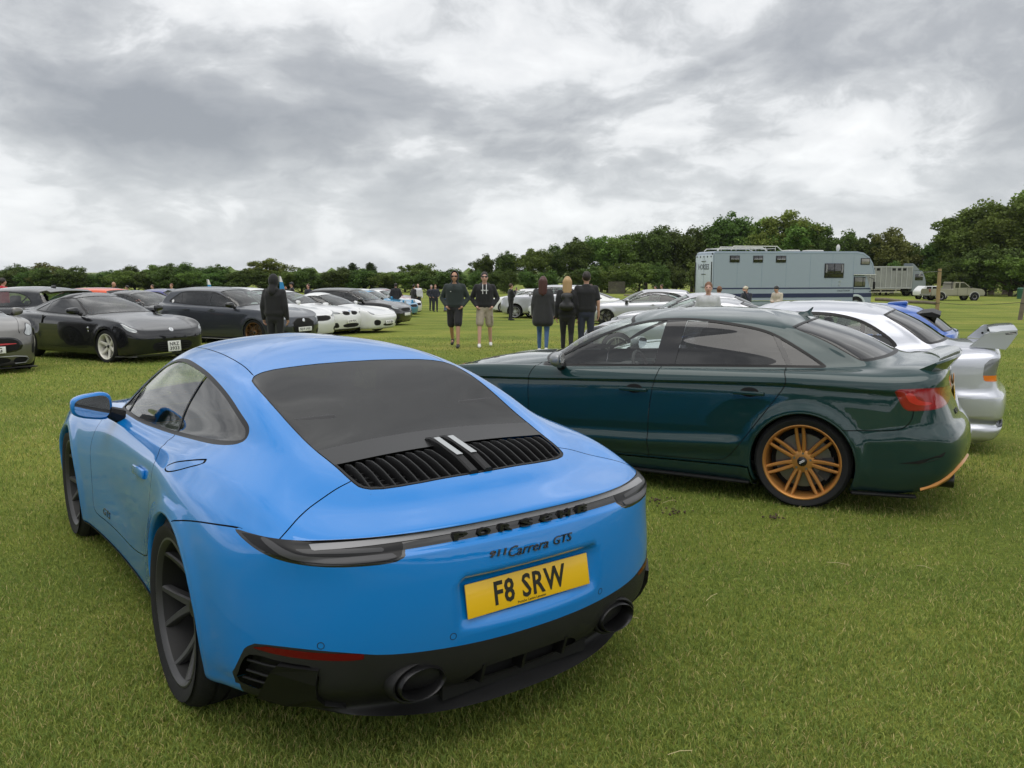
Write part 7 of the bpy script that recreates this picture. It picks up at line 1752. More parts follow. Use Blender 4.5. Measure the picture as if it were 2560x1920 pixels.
    m = MB(); m.rbox((10.07, -.85, .85), (.03, .28, .22), .02); m.build('headlamp', M_CLEAR, t)
    for x in (9.02, 2.4, 3.45): truck_wheel(t, x, -1.02); truck_wheel(t, x, 1.02)
    # rear doors with hinges, lamps, lettering
    for y0, y1 in ((-1.20, -.02), (.02, 1.20)): m = MB(); m.rbox((-.012, (y0+y1)/2, 2.0), (.04, y1-y0, 3.05), .02); m.build('rear_door', pbr('door_white_blue', (.50, .57, .62), .5, vary=.12), t)
    for y in (-1.0, -.5, 0, .5, 1.0): m = MB(); m.lathe([(0, -.05), (.05, -.05), (.055, -.03)], 12, 'x', c=(0, y, 3.42)); fix_normals(m.build('marker_lamp', M_VOID, t))
    for y in (-1.15, 1.15): m = MB(); m.lathe([(0, -.05), (.05, -.05), (.055, -.02)], 12, 'x', c=(0, y, 3.58)); fix_normals(m.build('marker_lamp', M_VOID, t))
    for z in (3.15, 2.35, 1.55): m = MB(); m.tube([(-.05, -.30, z), (-.05, .30, z)], .018, 6); m.build('door_bolt', M_SATIN, t)
    for y in (-1.16, 1.16): m = MB(); m.tube([(-.06, y, 1.2), (-.06, y, 3.1)], .028, 6); m.build('door_bar', M_SATIN, t)
    put_text('door_lettering', 'HORSES', pbr('lettering_grey', (.03, .035, .05), .5), t, 1.5, .34, frame((-.036, .0, 2.80), (0, -1, 0), (0, 0, 1)), extrude=.004, bold=.01)
    put_text('side_lettering', 'COLLETTOXOM', pbr('lettering_grey', (.03, .035, .05), .5), t, .82, .10, frame((8.12, Y-.003, 1.32), (1, 0, 0), (0, 0, 1)), extrude=.004)
    m = MB()
    for z, r in ((1.90, .035), (1.68, .03)): m.tube([(7.85+.06*math.cos(a), Y-.02, z+.05*math.sin(a)) for a in np.linspace(.4, 5.6, 9)], .014, 5)
    m.build('door_handle', M_CHROME, t)
    # roof rack, hatches, dish
    wm = pbr('rack_white', (.62, .62, .58), .5); m = MB()
    for y in (-.9, .9): m.tube([(.35, y, 3.78), (.5, y, 3.92), (3.1, y, 3.94), (3.4, y, 3.80)], .03, 6); m.tube([(1.2, y, 3.80), (1.35, y, 4.06), (4.0, y, 4.06), (4.3, y, 3.80)], .03, 6)
    for x in (.6, 1.5, 2.1, 2.7, 3.3, 3.9): m.tube([(x, -.9, 3.93), (x, .9, 3.93)], .02, 5); m.tube([(x, -.9, 3.78), (x, -.9, 4.0)], .02, 5)
    m.build('roof_rack', wm, t)
    for x, w_ in ((5.2, .75), (6.6, .95)): m = MB(); m.rbox((x, -.3, 3.81), (w_, .8, .10), .04); m.build('roof_hatch', wm, t)
    m = MB(); m.lathe([(0, .0), (.12, .02), (.22, .07)], 14, 'x', c=(8.15, -.3, 4.02)); m.tube([(8.15, -.3, 3.76), (8.15, -.3, 4.0)], .02, 5); m.build('satellite_dish', wm, t)
def build_far_vehicles():
    # livestock lorry
    D = 97.0; x0, x1 = at_depth(2181-60, 700, D)[0], at_depth(2281, 700, D)[0]; L = x1-x0; z0 = float(gz(x0, D)); t = thing('livestock_lorry', 'grey slatted livestock lorry parked behind the horse lorry', 'lorry', (x0, D+1.2, z0), R(2))
    alu = pbr('weathered_alu', (.27, .275, .265), .55, .35, vary=.22, vscale=.9); alu2 = pbr('alu_rib', (.45, .46, .45), .5, .4); Y = -1.25
    rounded_prism('body', [(0, 1.0), (0, 3.55), (L, 3.55), (L, 1.0)], 1.24, alu, t, .03)
    m = MB(); m.box((L/2, Y-.01, 3.50), (L+.1, .06, .14)); m.build('top_rail', alu2, t); m = MB(); m.box((L/2, Y-.01, 1.02), (L+.05, .06, .12)); m.build('bottom_rail', alu2, t)
    n = 12
    for i in range(n+1): m = MB(); m.box((L*i/n, Y-.015, 2.26), (.07, .05, 2.4)); m.build('rib', alu2, t)
    for i in (4, 5, 8, 9, 10): m = MB(); m.box((L*(i+.5)/n, Y-.004, 3.20), (L/n*.6, .012, .26)); m.build('air_slot', M_VOID, t)
    cabx = L+.05; rounded_prism('cab', [(cabx, .55), (cabx, 3.05), (cabx+1.25, 3.05), (cabx+1.62, 2.2), (cabx+1.72, 1.7), (cabx+1.72, .55)], 1.18, pbr('cab_grey_blue', (.20, .23, .25), .4, coat=.4), t, .08)
    m = MB(); m.rbox((cabx+.82, -1.19, 2.30), (.95, .03, .75), .06); w = m.build('cab_window', pbr('dark_pane', (.012, .013, .015), .06, coat=1), t)
    rounded_prism('wind_deflector', [(cabx, 3.05), (cabx, 3.95), (cabx+.25, 3.85), (cabx+1.0, 3.1)], 1.0, pbr('cab_grey_blue', (.2, .23, .25), .4), t, .05)
    m = MB()
    for z in (.55, .85): m.box((L*.52, Y+.05, z), (L*.62, .05, .10))
    for x in (.28, .52, .76): m.box((L*x, Y+.05, .75), (.08, .05, .5))
    m.build('side_guard', pbr('guard_cream', (.42, .40, .33), .6), t)
    for x in (L*.12, cabx+.55): truck_wheel(t, x, -1.0, .5); truck_wheel(t, x, 1.0, .5)
    m = MB(); m.box((L/2, 0, .80), (L, 1.0, .3)); m.build('chassis', M_UNDER, t)
    # pick-up and the pale off-roader behind it
    def fourbyfour(name, lb, px0, px1, pyg, D, prof, glass_polys, mat, Lr, wheels, extra=None):
        a = at_depth(px0, 700, D); b = at_depth(px1, 700, D); L = b[0]-a[0]; s = L/Lr; t = thing(name, lb, 'pick-up' if 'pickup' in name else 'car', (a[0], D, float(gz(a[0], D))), R(2)); t.scale = (s, s, s)
        rounded_prism('body', prof, .88, mat, t, .07)
        for gp in glass_polys: m = MB(); m.prism(gp, -.895, -.882, 'y'); fix_normals(m.build('side_window', pbr('dark_pane', (.012, .013, .015), .06, coat=1), t))
        for x in wheels:
            m = MB(); m.lathe([(.41, -.90), (.47, -.905), (.49, -.86), (.41, -.84)], 18, 'y', c=(x, 0, .40), a0=-.1, a1=PI+.1, close=True); m.build('wheel_arch', mat if name != 'pickup_truck' else pbr('arch_silver', (.42, .42, .40), .5), t)
            m = MB(); m.lathe([(0, -.892), (.42, -.892)], 20, 'y', c=(x, 0, .42)); m.build('wheel_well', M_VOID, t)
            truck_wheel(t, x, -.80, .38, .25); truck_wheel(t, x, .80, .38, .25)
        if extra: extra(t)
        return t
    olive = paint('paint_olive_silver', (.34, .325, .27), .4, .4, 0, dust=.25)
    def ex(t):
        for x in (2.45, 3.35): m = MB(); m.box((x, -.885, .85), (.012, .006, .7)); m.build('shut_line', M_VOID, t)
        m = MB(); m.rbox((.01, -.70, .95), (.04, .22, .28), .02); m.build('tail_lamp', M_RED, t); m = MB(); m.rbox((-.05, 0, .55), (.14, 1.6, .14), .03); m.build('rear_bumper', pbr('bumper_grey', (.2, .2, .19), .5), t); m = MB(); m.rbox((5.02, 0, .60), (.14, 1.7, .22), .05); m.build('front_bumper', M_SATIN, t)
        m = MB(); m.rbox((3.62, -.97, 1.25), (.10, .14, .16), .03); m.build('mirror', M_SATIN, t); m = MB(); m.box((1.95, 0, 1.55), (.05, 1.5, .06)); m.tube([(1.95, -.8, 1.10), (1.95, -.78, 1.72), (2.3, -.75, 1.72)], .035, 6); m.build('roll_bar', M_SATIN, t)
    fourbyfour('pickup_truck', 'muddy olive silver pick-up truck at the foot of the wood', 2316, 2455, 745, 80, [(0, .48), (0, 1.10), (1.98, 1.12), (2.05, 1.68), (2.15, 1.72), (3.05, 1.72), (3.72, 1.20), (4.75, 1.08), (5.02, .90), (5.05, .48)], [[(2.22, 1.20), (2.22, 1.62), (2.55, 1.64), (2.55, 1.20)], [(2.68, 1.20), (2.68, 1.64), (3.02, 1.64), (3.52, 1.22)]], olive, 5.06, (.95, 4.05), ex)
    fourbyfour('offroad_car', 'pale off-roader half hidden behind the pick-up truck', 2293, 2372, 742, 84, [(0, .50), (.0, .98), (.22, 1.25), (.55, 1.58), (2.1, 1.60), (2.6, 1.15), (3.5, 1.0), (3.6, .5)], [[(.65, 1.18), (.72, 1.5), (1.25, 1.5), (1.25, 1.18)], [(1.35, 1.18), (1.35, 1.5), (2.0, 1.5), (2.35, 1.18)]], P_WHITE, 3.62, (.7, 2.75))
    # green oil drum/bin at the right edge
    a = at_depth(2556, 720, 86); m = MB(); m.lathe([(0, 0), (.35, 0), (.38, 1.1), (.30, 1.2), (0, 1.22)], 14, 'z'); o = m.build('bin', pbr('bin_green', (.02, .09, .05), .5), None, loc=(a[0]-.1, 86, float(gz(a[0], 86)))); tag(o, 'green bin beside the hurdles at the right edge', 'bin')
# ================================================================== people
def capsule(p, q, r1, r2, n=10, k=3):
    p, q = np.array(p, float), np.array(q, float); d = q-p; L = np.linalg.norm(d)
    if L < 1e-6: d = np.array([0, 0, 1.]); L = 1e-6
    d = d/L; a = np.cross(d, [0, 0, 1.] if abs(d[2]) < .9 else [1., 0, 0]); a /= np.linalg.norm(a); b = np.cross(d, a); V = []; F = []
    rows = []
    for i in range(k+1):
        t = -PI/2+PI/2*i/k; rows.append((p+d*r1*math.sin(t), r1*math.cos(t)))
    for i in range(k+1):
        t = PI/2*i/k; rows.append((q+d*r2*math.sin(t), r2*math.cos(t)))
    for c, r in rows:
        for j in range(n): th = 2*PI*j/n; V.append(c+(a*math.cos(th)+b*math.sin(th))*max(r, 1e-4))
    for i in range(len(rows)-1):
        for j in range(n): F.append((i*n+j, i*n+(j+1) % n, (i+1)*n+(j+1) % n, (i+1)*n+j))
    F += [tuple(range(n))[::-1], tuple(range((len(rows)-1)*n, len(rows)*n))]
    return V, F
def ellipsoid(c, r, n=14, k=9, rot=0.0):
    V = []; F = []
    for i in range(k+1):
        t = -PI/2+PI*i/k
        for j in range(n):
            a = 2*PI*j/n; x, y, z = r[0]*math.cos(t)*math.cos(a), r[1]*math.cos(t)*math.sin(a), r[2]*math.sin(t)
            V.append((c[0]+x*math.cos(rot)-z*math.sin(rot)*0, c[1]+y, c[2]+z))
    for i in range(k):
        for j in range(n): F.append((i*n+j, i*n+(j+1) % n, (i+1)*n+(j+1) % n, (i+1)*n+j))
    return V, F
def remesh(shapes, voxel, name, mat, parent, extra=(), smooth=4, cut=None):
    """union of overlapping shapes as ONE continuous skin"""
    m = MB()
    for V, F in shapes: m.add(V, F)
    me = bpy.data.meshes.new('tmp'); me.from_pydata([tuple(v) for v in m.V], [], m.F)
    o = bpy.data.objects.new('tmp', me); md = o.modifiers.new('r', 'REMESH'); md.mode = 'VOXEL'; md.voxel_size = voxel
    if smooth: s = o.modifiers.new('s', 'SMOOTH'); s.factor = .5; s.iterations = smooth
    dg = side_eval(o); r = bpy.data.meshes.new_from_object(o.evaluated_get(dg)); bpy.data.objects.remove(o, do_unlink=True); bpy.data.meshes.remove(me)
    if extra or cut:
        bm = bmesh.new(); bm.from_mesh(r)
        if cut: bmesh.ops.bisect_plane(bm, geom=bm.verts[:]+bm.edges[:]+bm.faces[:], plane_co=cut[0], plane_no=cut[1], clear_outer=True)
        for V, F in extra:
            vs_ = [bm.verts.new(tuple(v)) for v in V]
            for f in F:
                try: bm.faces.new([vs_[i] for i in f])
                except Exception: pass
        bm.to_mesh(r); bm.free()
    r.materials.clear(); r.materials.append(mat); r.polygons.foreach_set('use_smooth', np.ones(len(r.polygons), bool)); r.update(); r.name = name
    return link(name, r, parent)
SKIN = [pbr('skin_fair', (.52, .30, .22), .5), pbr('skin_tan', (.45, .25, .17), .5), pbr('skin_pink', (.56, .33, .26), .5)]
CLOTH = {}
def cloth(nm, c): return pbr('cloth_'+nm, c, .85, vary=.15, vscale=14, bump=.35, bscale=26, sheen=.15)
def person(label, px, py_head, H, face, top, bottom, shoes='black', hair='dark', pose='stand', depth=None, foot_py=None, long=False, shorts=False, bare_arms=False, hood=False, glasses=False, coat=False, cap=None, bag=None, skin=0, group=None, lod=1.0, headonly=False, bald=False, detail=None, female=False, bend=0.0):
    """a figure facing +x in its own frame; joints are laid out in the pose, then skinned as one surface"""
    if depth is None: g = on_ground(px, foot_py)
    else: gx = at_depth(px, 700, depth)[0]; g = np.array([gx, depth, float(gz(gx, depth))])
    t = thing('person', label, 'person', tuple(g), face, group); s = H/1.75; sk = SKIN[skin]; v = .017*lod
    hp, sh = .088, (.185 if not female else .165)
    LK = dict(hipL=(0, hp, .93), hipR=(0, -hp, .93), kneeL=(.02, hp+.01, .50), kneeR=(.02, -hp-.01, .50), ankL=(-.02, hp+.015, .085), ankR=(-.02, -hp-.015, .085))
    if pose == 'walk': LK.update(kneeL=(.16, hp, .52), ankL=(.22, hp, .085), kneeR=(-.02, -hp, .50), ankR=(-.28, -hp, .17))
    if pose == 'walk2': LK.update(kneeR=(.14, -hp-.03, .52), ankR=(.20, -hp-.04, .085), kneeL=(.0, hp+.03, .50), ankL=(-.14, hp+.05, .10))
    if pose == 'walkback': LK.update(kneeL=(.10, hp, .51), ankL=(.08, hp, .085), kneeR=(-.0, -hp, .50), ankR=(-.16, -hp, .12))
    shL, shR = (bend*.5-.0, sh, 1.415), (bend*.5, -sh, 1.415)
    elL, elR, wrL, wrR = (-.03, sh+.06, 1.13), (-.03, -sh-.06, 1.13), (.02, sh+.07, .88), (.02, -sh-.07, .88)
    if pose in ('walk', 'walk2', 'pockets'): elL, elR, wrL, wrR = (-.06, sh+.12, 1.14), (-.06, -sh-.12, 1.14), (.08, sh+.01, .97), (.08, -sh-.01, .97)
    if pose == 'phone': elL, wrL = (.10, sh+.05, 1.16), (.24, .06, 1.42); elR, wrR = (.08, -sh-.04, 1.15), (.26, -.02, 1.40)
    if pose == 'face': elL, wrL = (.12, sh+.03, 1.17), (.17, .03, 1.52)
    if pose == 'down': elL, wrL = (.08, sh+.04, 1.15), (.26, .05, 1.12); elR, wrR = (.08, -sh-.04, 1.15), (.26, -.05, 1.10)
    hx = .015+bend; hd = (hx+ (.05 if pose in ('down', 'face') else 0), 0, 1.625 - (.02 if pose in ('down', 'face') else 0))
    S = lambda p: tuple(np.array(p)*s)
    def cap_(p, q, a, b): return capsule(S(p), S(q), a*s, b*s)
    def ell(c, r): return ellipsoid(S(c), tuple(np.array(r)*s))
    torso = [cap_((bend*.8, -.085, 1.33), (bend*.8, .085, 1.33), .118, .118), cap_((bend*.4, -.07, 1.15), (bend*.4, .07, 1.15), .105, .105), cap_((0, -.075, .97), (0, .075, .97), .112, .112), cap_((bend*.6, 0, 1.05), (bend*.8, 0, 1.36), .11, .11), cap_((bend*.9, -sh+.02, 1.405), (bend*.9, sh-.02, 1.405), .062, .062)]
    neck = [cap_((hx-.02, 0, 1.40), (hd[0]-.005, 0, 1.56), .056, .052)]
    head = [ell(hd, (.092, .076, .118)), ell((hd[0]+.035, 0, hd[2]-.055), (.052, .050, .062)), cap_((hd[0]+.085, 0, hd[2]+.012), (hd[0]+.100, 0, hd[2]-.022), .011, .016), ell((hd[0]-.005, .077, hd[2]-.008), (.018, .012, .030)), ell((hd[0]-.005, -.077, hd[2]-.008), (.018, .012, .030))]
    arms = []; hands = []
    for sgn, a, b, c in ((1, shL, elL, wrL), (-1, shR, elR, wrR)):
        arms += [cap_(a, b, .052, .042), cap_(b, c, .041, .029)]
        d = np.array(c)-np.array(b); d = d/np.linalg.norm(d); pc = np.array(c)+d*.045; arms += [cap_(c, tuple(pc), .032, .030)]
        lat = np.array([1., 0, 0]) - d*d[0]; lat /= np.linalg.norm(lat); inw = np.cross(d, lat)
        for f, L in zip((-.027, -.009, .009, .027), (.058, .072, .076, .066)):
            p0 = pc+lat*f+d*.02; p1 = p0+d*L*.55+inw*.012*sgn; p2 = p1+d*L*.40+inw*.028*sgn
            hands += [capsule(S(p0), S(p1), .0088*s, .0082*s, 6, 1), capsule(S(p1), S(p2), .0082*s, .0068*s, 6, 1)]
        p0 = pc+lat*.026-d*.01; p1 = p0+lat*.024+d*.03; p2 = p1+d*.028; hands += [capsule(S(p0), S(p1), .0105*s, .0095*s, 6, 1), capsule(S(p1), S(p2), .0095*s, .008*s, 6, 1)]
    legs = []
    for sd in 'LR': legs += [cap_(LK['hip'+sd], LK['knee'+sd], .082, .055), cap_(LK['knee'+sd], LK['ank'+sd], .054, .036), cap_(tuple(np.array(LK['ank'+sd])+np.array([-.03, 0, -.035])), tuple(np.array(LK['ank'+sd])+np.array([.13, 0, -.045])), .036, .030)]
    remesh(torso+neck+head+arms+([] if headonly else legs), v*s, 'body', sk, t, extra=hands)
    # clothes
    g_ = .014; puff = 1.0 if not coat else 1.04
    tt = [cap_((bend*.8, -.09, 1.33), (bend*.8, .09, 1.33), .132*puff, .132*puff), cap_((bend*.4, -.085, 1.15), (bend*.4, .085, 1.15), .125*puff, .125*puff), cap_((.0, -.085, 1.0), (.0, .085, 1.0), .130*puff, .130*puff), cap_((bend*.4, 0, 1.02), (bend*.8, 0, 1.36), .13, .13), cap_((bend*.9, -sh+.01, 1.40), (bend*.9, sh-.01, 1.40), .076, .076)]
    for sg in (1, -1): tt += [cap_((.0, .075*sg, 1.0), (bend*.8, .085*sg, 1.34), .124*puff, .128*puff)]
    tt += [cap_((.0, 0, .98), (bend*.8, 0, 1.34), .128*puff, .128*puff)]
    if coat:
        for yy in (-.12, -.06, 0, .06, .12): tt += [cap_((-.04-.02*(yy == 0), yy*1.15, .72), (0, yy*.8, 1.25), .115, .118)]
    for a, b, c in ((shL, elL, wrL), (shR, elR, wrR)):
        if bare_arms: tt += [cap_(a, tuple(np.array(a)+(np.array(b)-np.array(a))*.72), .068, .066)]
        else: tt += [cap_(a, b, .068, .060), cap_(b, c, .060, .044)]
    if hood: tt += [cap_((-.06, -.07, 1.45), (-.06, .07, 1.45), .065, .065)]
    else: tt += [cap_((-.03, -.03, 1.45), (-.03, .03, 1.45), .062, .062)]
    remesh(tt, v*s, 'top', top, t, smooth=7)
    if not headonly:
        bt = [cap_((0, -.07, .97), (0, .07, .97), .120, .120), cap_((0, -.06, .89), (0, .06, .89), .112, .112)]
        for sd in 'LR':
            h_, k_, a_ = (np.array(LK[q+sd]) for q in ('hip', 'knee', 'ank'))
            if shorts: bt += [cap_(tuple(h_), tuple(h_+(k_-h_)*.88), .105, .096)]
            else: bt += [cap_(tuple(h_), tuple(k_), .098, .070 if not female else .062), cap_(tuple(k_), tuple(a_+np.array([0, 0, .03])), .068 if not female else .060, .056 if not female else .044)]
        remesh(bt, v*s, 'trousers' if not shorts else 'shorts', bottom, t)
        for sd in 'LR':
            a_ = np.array(LK['ank'+sd]); tip = .035 if a_[2] < .12 else -.02
            remesh([cap_(tuple(a_+np.array([-.045, 0, -.03])), tuple(a_+np.array([.14, 0, -.045-(.05 if a_[2] > .12 else 0)])), .046, .038), cap_(tuple(a_+np.array([-.02, 0, -.02])), tuple(a_+np.array([.03, 0, -.015])), .044, .04)], v*s*.8, 'shoe', shoes, t, cut=((0, 0, .004*s), (0, 0, -1)) if a_[2] < .11 else None)
    # head details
    hm = {'dark': pbr('hair_dark', (.018, .012, .009), .5), 'brown': pbr('hair_brown', (.060, .030, .016), .5), 'auburn': pbr('hair_auburn', (.060, .018, .012), .45), 'blonde': pbr('hair_blonde', (.40, .26, .12), .5), 'grey': pbr('hair_grey', (.25, .22, .19), .6), 'ginger': pbr('hair_ginger', (.16, .07, .03), .5)}[hair]
    hs = lambda q: (hd[0]+q[0], q[1], hd[2]+q[2])
    if hood == 'up':
        remesh([ell(hs((-.022, 0, .008)), (.118, .104, .148)), cap_(hs((-.06, 0, -.12)), hs((-.09, 0, -.20)), .09, .10)], v*s*.8, 'hood', top, t, cut=(S(hs((.045, 0, 0))), (1, 0, .22)))
    elif not bald:
        sh_ = [ell(hs((-.020, 0, .030)), (.098, .088, .112))]
        if long: sh_ += [cap_(hs((-.075, -.045, .02)), hs((-.105, -.055, -.26)), .062, .048), cap_(hs((-.075, .045, .02)), hs((-.105, .055, -.26)), .062, .048), cap_(hs((-.085, 0, .03)), hs((-.12, 0, -.27)), .072, .052)]
        remesh(sh_, v*s*.8, 'hair', hm, t, cut=None if long else (S(hs((.035, 0, .015))), (.80, 0, -.60)))
    if long and hair == 'blonde':
        pass
    if cap: remesh([ell(hs((-.006, 0, .045)), (.108, .092, .088)), cap_(hs((.08, -.035, .045)), hs((.155, -.02, .035)), .022, .012), cap_(hs((.08, .035, .045)), hs((.155, .02, .035)), .022, .012)], v*s*.8, 'cap', cap, t)
    if glasses:
        m = MB()
        for sg in (1, -1): m.rbox(S(hs((.088, .034*sg, .020))), (.014*s, .056*s, .036*s), .006)
        m.rbox(S(hs((.092, 0, .026))), (.010*s, .03*s, .010*s), .003)
        for sg in (1, -1): m.tube([S(hs((.086, .062*sg, .022))), S(hs((.0, .082*sg, .015)))], .005*s, 5)
        m.build('sunglasses', M_GLOSSB, t)
    else:
        for sg in (1, -1): m = MB(); V, F = ellipsoid(S(hs((.082, .031*sg, .016))), (.012*s, .015*s, .009*s), 8, 5); m.add(V, F, True); m.build('eye', pbr('eye_dark', (.02, .016, .012), .2), t)
    m = MB(); m.tube([S(hs((.083, -.024, -.062))), S(hs((.092, 0, -.060))), S(hs((.083, .024, -.062)))], .0055*s, 5); m.build('mouth', pbr('lips', (.30, .10, .09), .5), t)
    if bag:
        remesh([cap_((-.19, -.05, 1.33), (-.19, .05, 1.33), .085, .085), cap_((-.20, -.07, 1.12), (-.20, .07, 1.12), .10, .10), cap_((-.20, 0, 1.12), (-.19, 0, 1.33), .10, .09)], v*s, 'backpack', bag, t)
        for sg in (1, -1): m = MB(); m.tube([S((-.14, .09*sg, 1.42)), S((.02, .11*sg, 1.475)), S((.13, .11*sg, 1.33)), S((.05, .14*sg, 1.08))], .014*s, 6); m.build('strap', bag, t)
    if detail: detail(t, s, S, hs)
    return t
def build_people():
    blk = cloth('black', (.010, .010, .012)); grn = cloth('dark_green', (.018, .028, .027)); beige = cloth('stone', (.33, .285, .22)); jean = cloth('denim', (.060, .125, .27)); navyj = cloth('dark_denim', (.020, .025, .045)); char = cloth('charcoal', (.028, .029, .031)); white = cloth('white', (.66, .66, .70)); red = cloth('red', (.45, .012, .03)); grey = cloth('light_grey', (.50, .51, .52)); cream = cloth('cream', (.50, .44, .36)); olive = cloth('olive', (.07, .065, .03)); nav = cloth('navy', (.014, .017, .030))
    sb, sw = pbr('shoe_black', (.012, .012, .012), .5), pbr('shoe_white', (.72, .72, .70), .5)
    F = lambda deg: R(deg)       # 270 faces the camera
    def d_green(t, s, S, hs):
        m = MB(); m.rbox(S((.165, -.075, 1.30)), (.004, .022*s, .015*s), .002); m.build('chest_logo', pbr('print_white', (.7, .7, .7), .6), t)
        m = MB(); m.tube([S((.155, 0, 1.44)), S((.165, 0, 1.28))], .006, 5); m.build('neck_placket', blk, t)
    def d_black(t, s, S, hs):
        for y in (-.042, .042): m = MB(); m.tube([S((.10, y, 1.47)), S((.152, y, 1.38)), S((.163, y, 1.25))], .008*s, 6); m.build('drawstring', pbr('print_white', (.7, .7, .7), .6), t)
        put_text('chest_print', 'alphalete', pbr('print_white', (.7, .7, .7), .6), t, .17*s, .045*s, frame(S((.158, 0, 1.33)), (0, 1, 0), (0, 0, 1)), extrude=.004, bold=.02)
        for sg in (1, -1): m = MB(); m.rbox(S((.03, .185*sg, .66)), (.16*s, .03*s, .17*s), .01); m.build('cargo_pocket', beige, t)
    person('man in dark green hoodie with hood up, sunglasses and black shorts, walking', 1138, 680, 1.80, F(268), grn, blk, sb, 'dark', 'walk', foot_py=869, shorts=True, hood='up', glasses=True, skin=1, detail=d_green)
    person('man in black hoodie, sunglasses, beige cargo shorts and white trainers, walking', 1212, 683, 1.79, F(272), blk, beige, sw, 'dark', 'walk2', foot_py=868, shorts=True, hood=True, glasses=True, skin=2, detail=d_black)
    person('woman with long auburn hair in charcoal coat and blue jeans, seen from behind', 1357, 695, 1.66, F(84), char, jean, sw, 'auburn', 'walkback', foot_py=882, long=True, coat=True, female=True)
    person('woman with long blonde hair, black clothes and small black backpack', 1417, 695, 1.64, F(84), blk, blk, sb, 'blonde', 'walkback', foot_py=893, long=True, female=True, bag=pbr('bag_black', (.018, .018, .019), .5))
    def d_band(t, s, S, hs): m = MB(); m.lathe([(.034*s, -.012), (.036*s, 0), (.034*s, .012)], 12, 'z', c=S((.02, .258, .93))); m.build('wristband', M_SATIN, t)
    person('man with cropped hair in black short-sleeved top and dark jeans, seen from behind', 1464, 691, 1.74, F(88), blk, navyj, sb, 'dark', 'stand', foot_py=893, bare_arms=True, detail=d_band)
    person('boy in black holding a phone to his face beside the white cars', 1277, 710, 1.66, F(20), blk, blk, sb, 'brown', 'phone', foot_py=801, lod=1.3, detail=lambda t, s, S, hs: (lambda m: (m.rbox(S((.30, .02, 1.52)), (.012, .075, .15), .004), m.build('phone', M_GLOSSB, t)))(MB()))
    person('hooded figure all in black before the grey hatchback, seen from behind', 684, 689, 1.66, F(80), blk, blk, sb, 'dark', 'stand', depth=15.6, hood='up')
    person('man in black jacket and cap with hands on hips behind the car row', 989, 709, 1.74, F(95), blk, blk, sb, 'dark', 'pockets', depth=44, lod=1.5, cap=pbr('cap_dark', (.03, .03, .032), .7))
    person('dark-coated person talking to the man in the white shirt', 1034, 712, 1.70, F(40), blk, blk, sb, 'dark', 'pockets', depth=51, lod=1.5, coat=True)
    person('bald man in loose white shirt and black trousers facing the camera', 1046, 711, 1.76, F(265), white, blk, sb, 'grey', 'stand', foot_py=779, lod=1.4, bald=True, skin=2)
    person('grey-haired man in dark jacket, left of the pair beyond the walkers', 1078, 713, 1.68, F(300), nav, nav, sb, 'grey', 'pockets', depth=53.5, lod=1.5, skin=2)
    person('curly-haired youth in dark hooded top, right of the pair beyond the walkers', 1088, 712, 1.70, F(285), nav, nav, sb, 'ginger', 'pockets', depth=51.5, lod=1.5, hood=True)
    person('person in olive jacket and jeans partly hidden by the green-hooded walker', 1113, 716, 1.62, F(30), olive, jean, sb, 'blonde', 'stand', depth=52, lod=1.5, female=True)
    lg = 'people standing among the cars on the left'
    person('balding man in black with a hand at his face behind the black coupe', 281, 704, 1.78, F(330), blk, blk, sb, 'grey', 'face', depth=38, lod=1.5, bald=True, skin=1, group=lg)
    person('dark-haired person in black right of the balding man', 317, 716, 1.62, F(200), blk, blk, sb, 'dark', 'stand', depth=43, lod=1.6, group=lg)
    person('person whose head just shows above the violet saloon', 380, 712, 1.66, F(250), nav, nav, sb, 'brown', 'stand', depth=44, lod=1.6, group=lg)
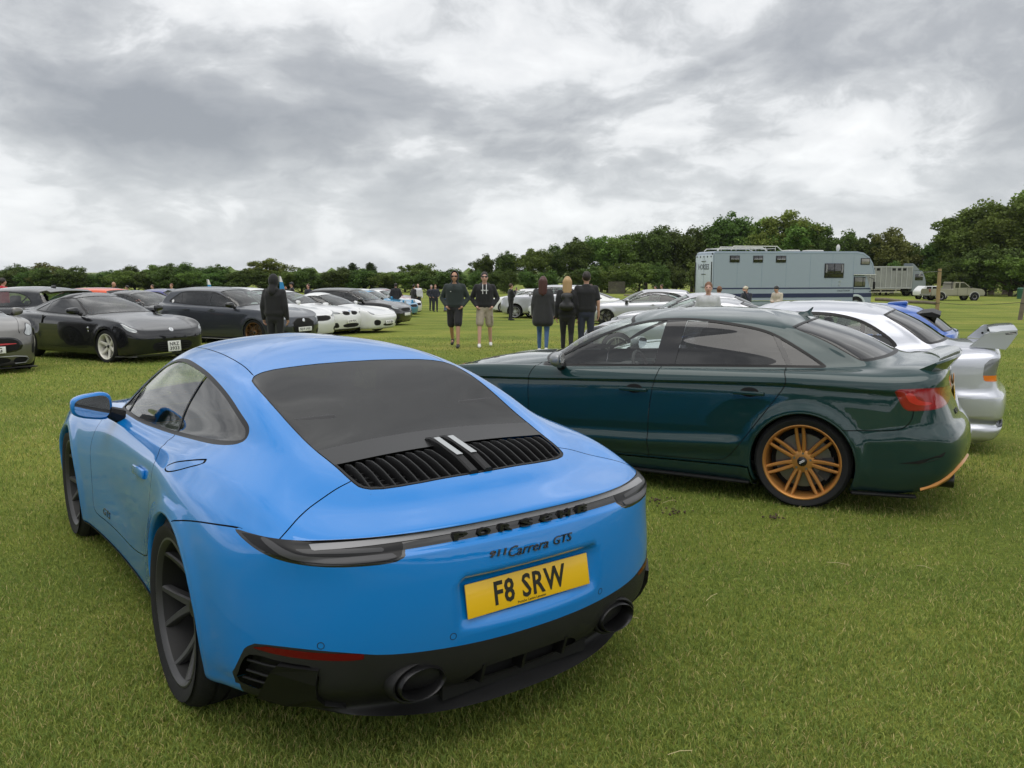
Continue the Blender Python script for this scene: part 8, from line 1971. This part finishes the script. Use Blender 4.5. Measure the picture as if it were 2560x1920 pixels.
    person('sandy-haired person in pale top behind the grey hatchback roof', 428, 712, 1.70, F(260), grey, nav, sb, 'ginger', 'stand', depth=42, lod=1.6, group=lg)
    person('man in black cap and jacket right of the hooded figure', 729, 704, 1.76, F(195), blk, blk, sb, 'dark', 'phone', depth=40, lod=1.5, cap=pbr('cap_dark', (.03, .03, .032), .7), group=lg)
    person('woman with tied brown hair behind the black hatchback roof', 770, 708, 1.68, F(250), nav, nav, sb, 'brown', 'stand', depth=41, lod=1.6, female=True, group=lg)
    person('person in red hooded top at the far left edge', 6, 694, 1.74, F(60), red, blk, sb, 'dark', 'stand', depth=26, lod=1.4, hood=True, group=lg)
    rg = 'people standing by the horse lorry'
    person('boy with curly hair in patterned top behind the silver coupe', 1641, 714, 1.62, F(210), nav, nav, sb, 'dark', 'stand', depth=48, lod=1.5, bend=.04)
    person('young man with fade haircut in black jacket behind the silver coupe', 1655, 712, 1.70, F(190), blk, blk, sb, 'brown', 'stand', depth=48, lod=1.5)
    person('person half hidden behind the shoulder of the man in the black tee', 1478, 712, 1.60, F(280), nav, nav, sb, 'brown', 'stand', depth=30, lod=1.6)
    person('man with short auburn hair in light grey fleece looking down', 1772, 708, 1.64, F(255), grey, nav, sb, 'ginger', 'stand', depth=16.5, lod=1.2, skin=2, group=rg)
    person('ginger-haired man in black jacket behind the man in grey fleece', 1799, 711, 1.58, F(100), blk, blk, sb, 'ginger', 'stand', depth=24, lod=1.4, group=rg)
    person('man in cream cap and navy top with a hand to his face', 1868, 717, 1.60, F(215), nav, nav, sb, 'dark', 'face', depth=28, lod=1.4, cap=pbr('cap_cream', (.55, .50, .40), .7), group=rg)
    person('person in cream jacket and black cap looking down by the horse lorry', 1946, 721, 1.60, F(215), cream, nav, sb, 'dark', 'down', depth=29, lod=1.4, cap=pbr('cap_dark', (.03, .03, .032), .7), group=rg, bend=.04)
build_field()
build_grass()
build_blue_coupe()
build_green_saloon()
build_cars()
build_trees()
build_furniture()
build_horsebox()
build_far_vehicles()
build_people()
build_haze()
bpy.data.scenes.remove(SIDE)
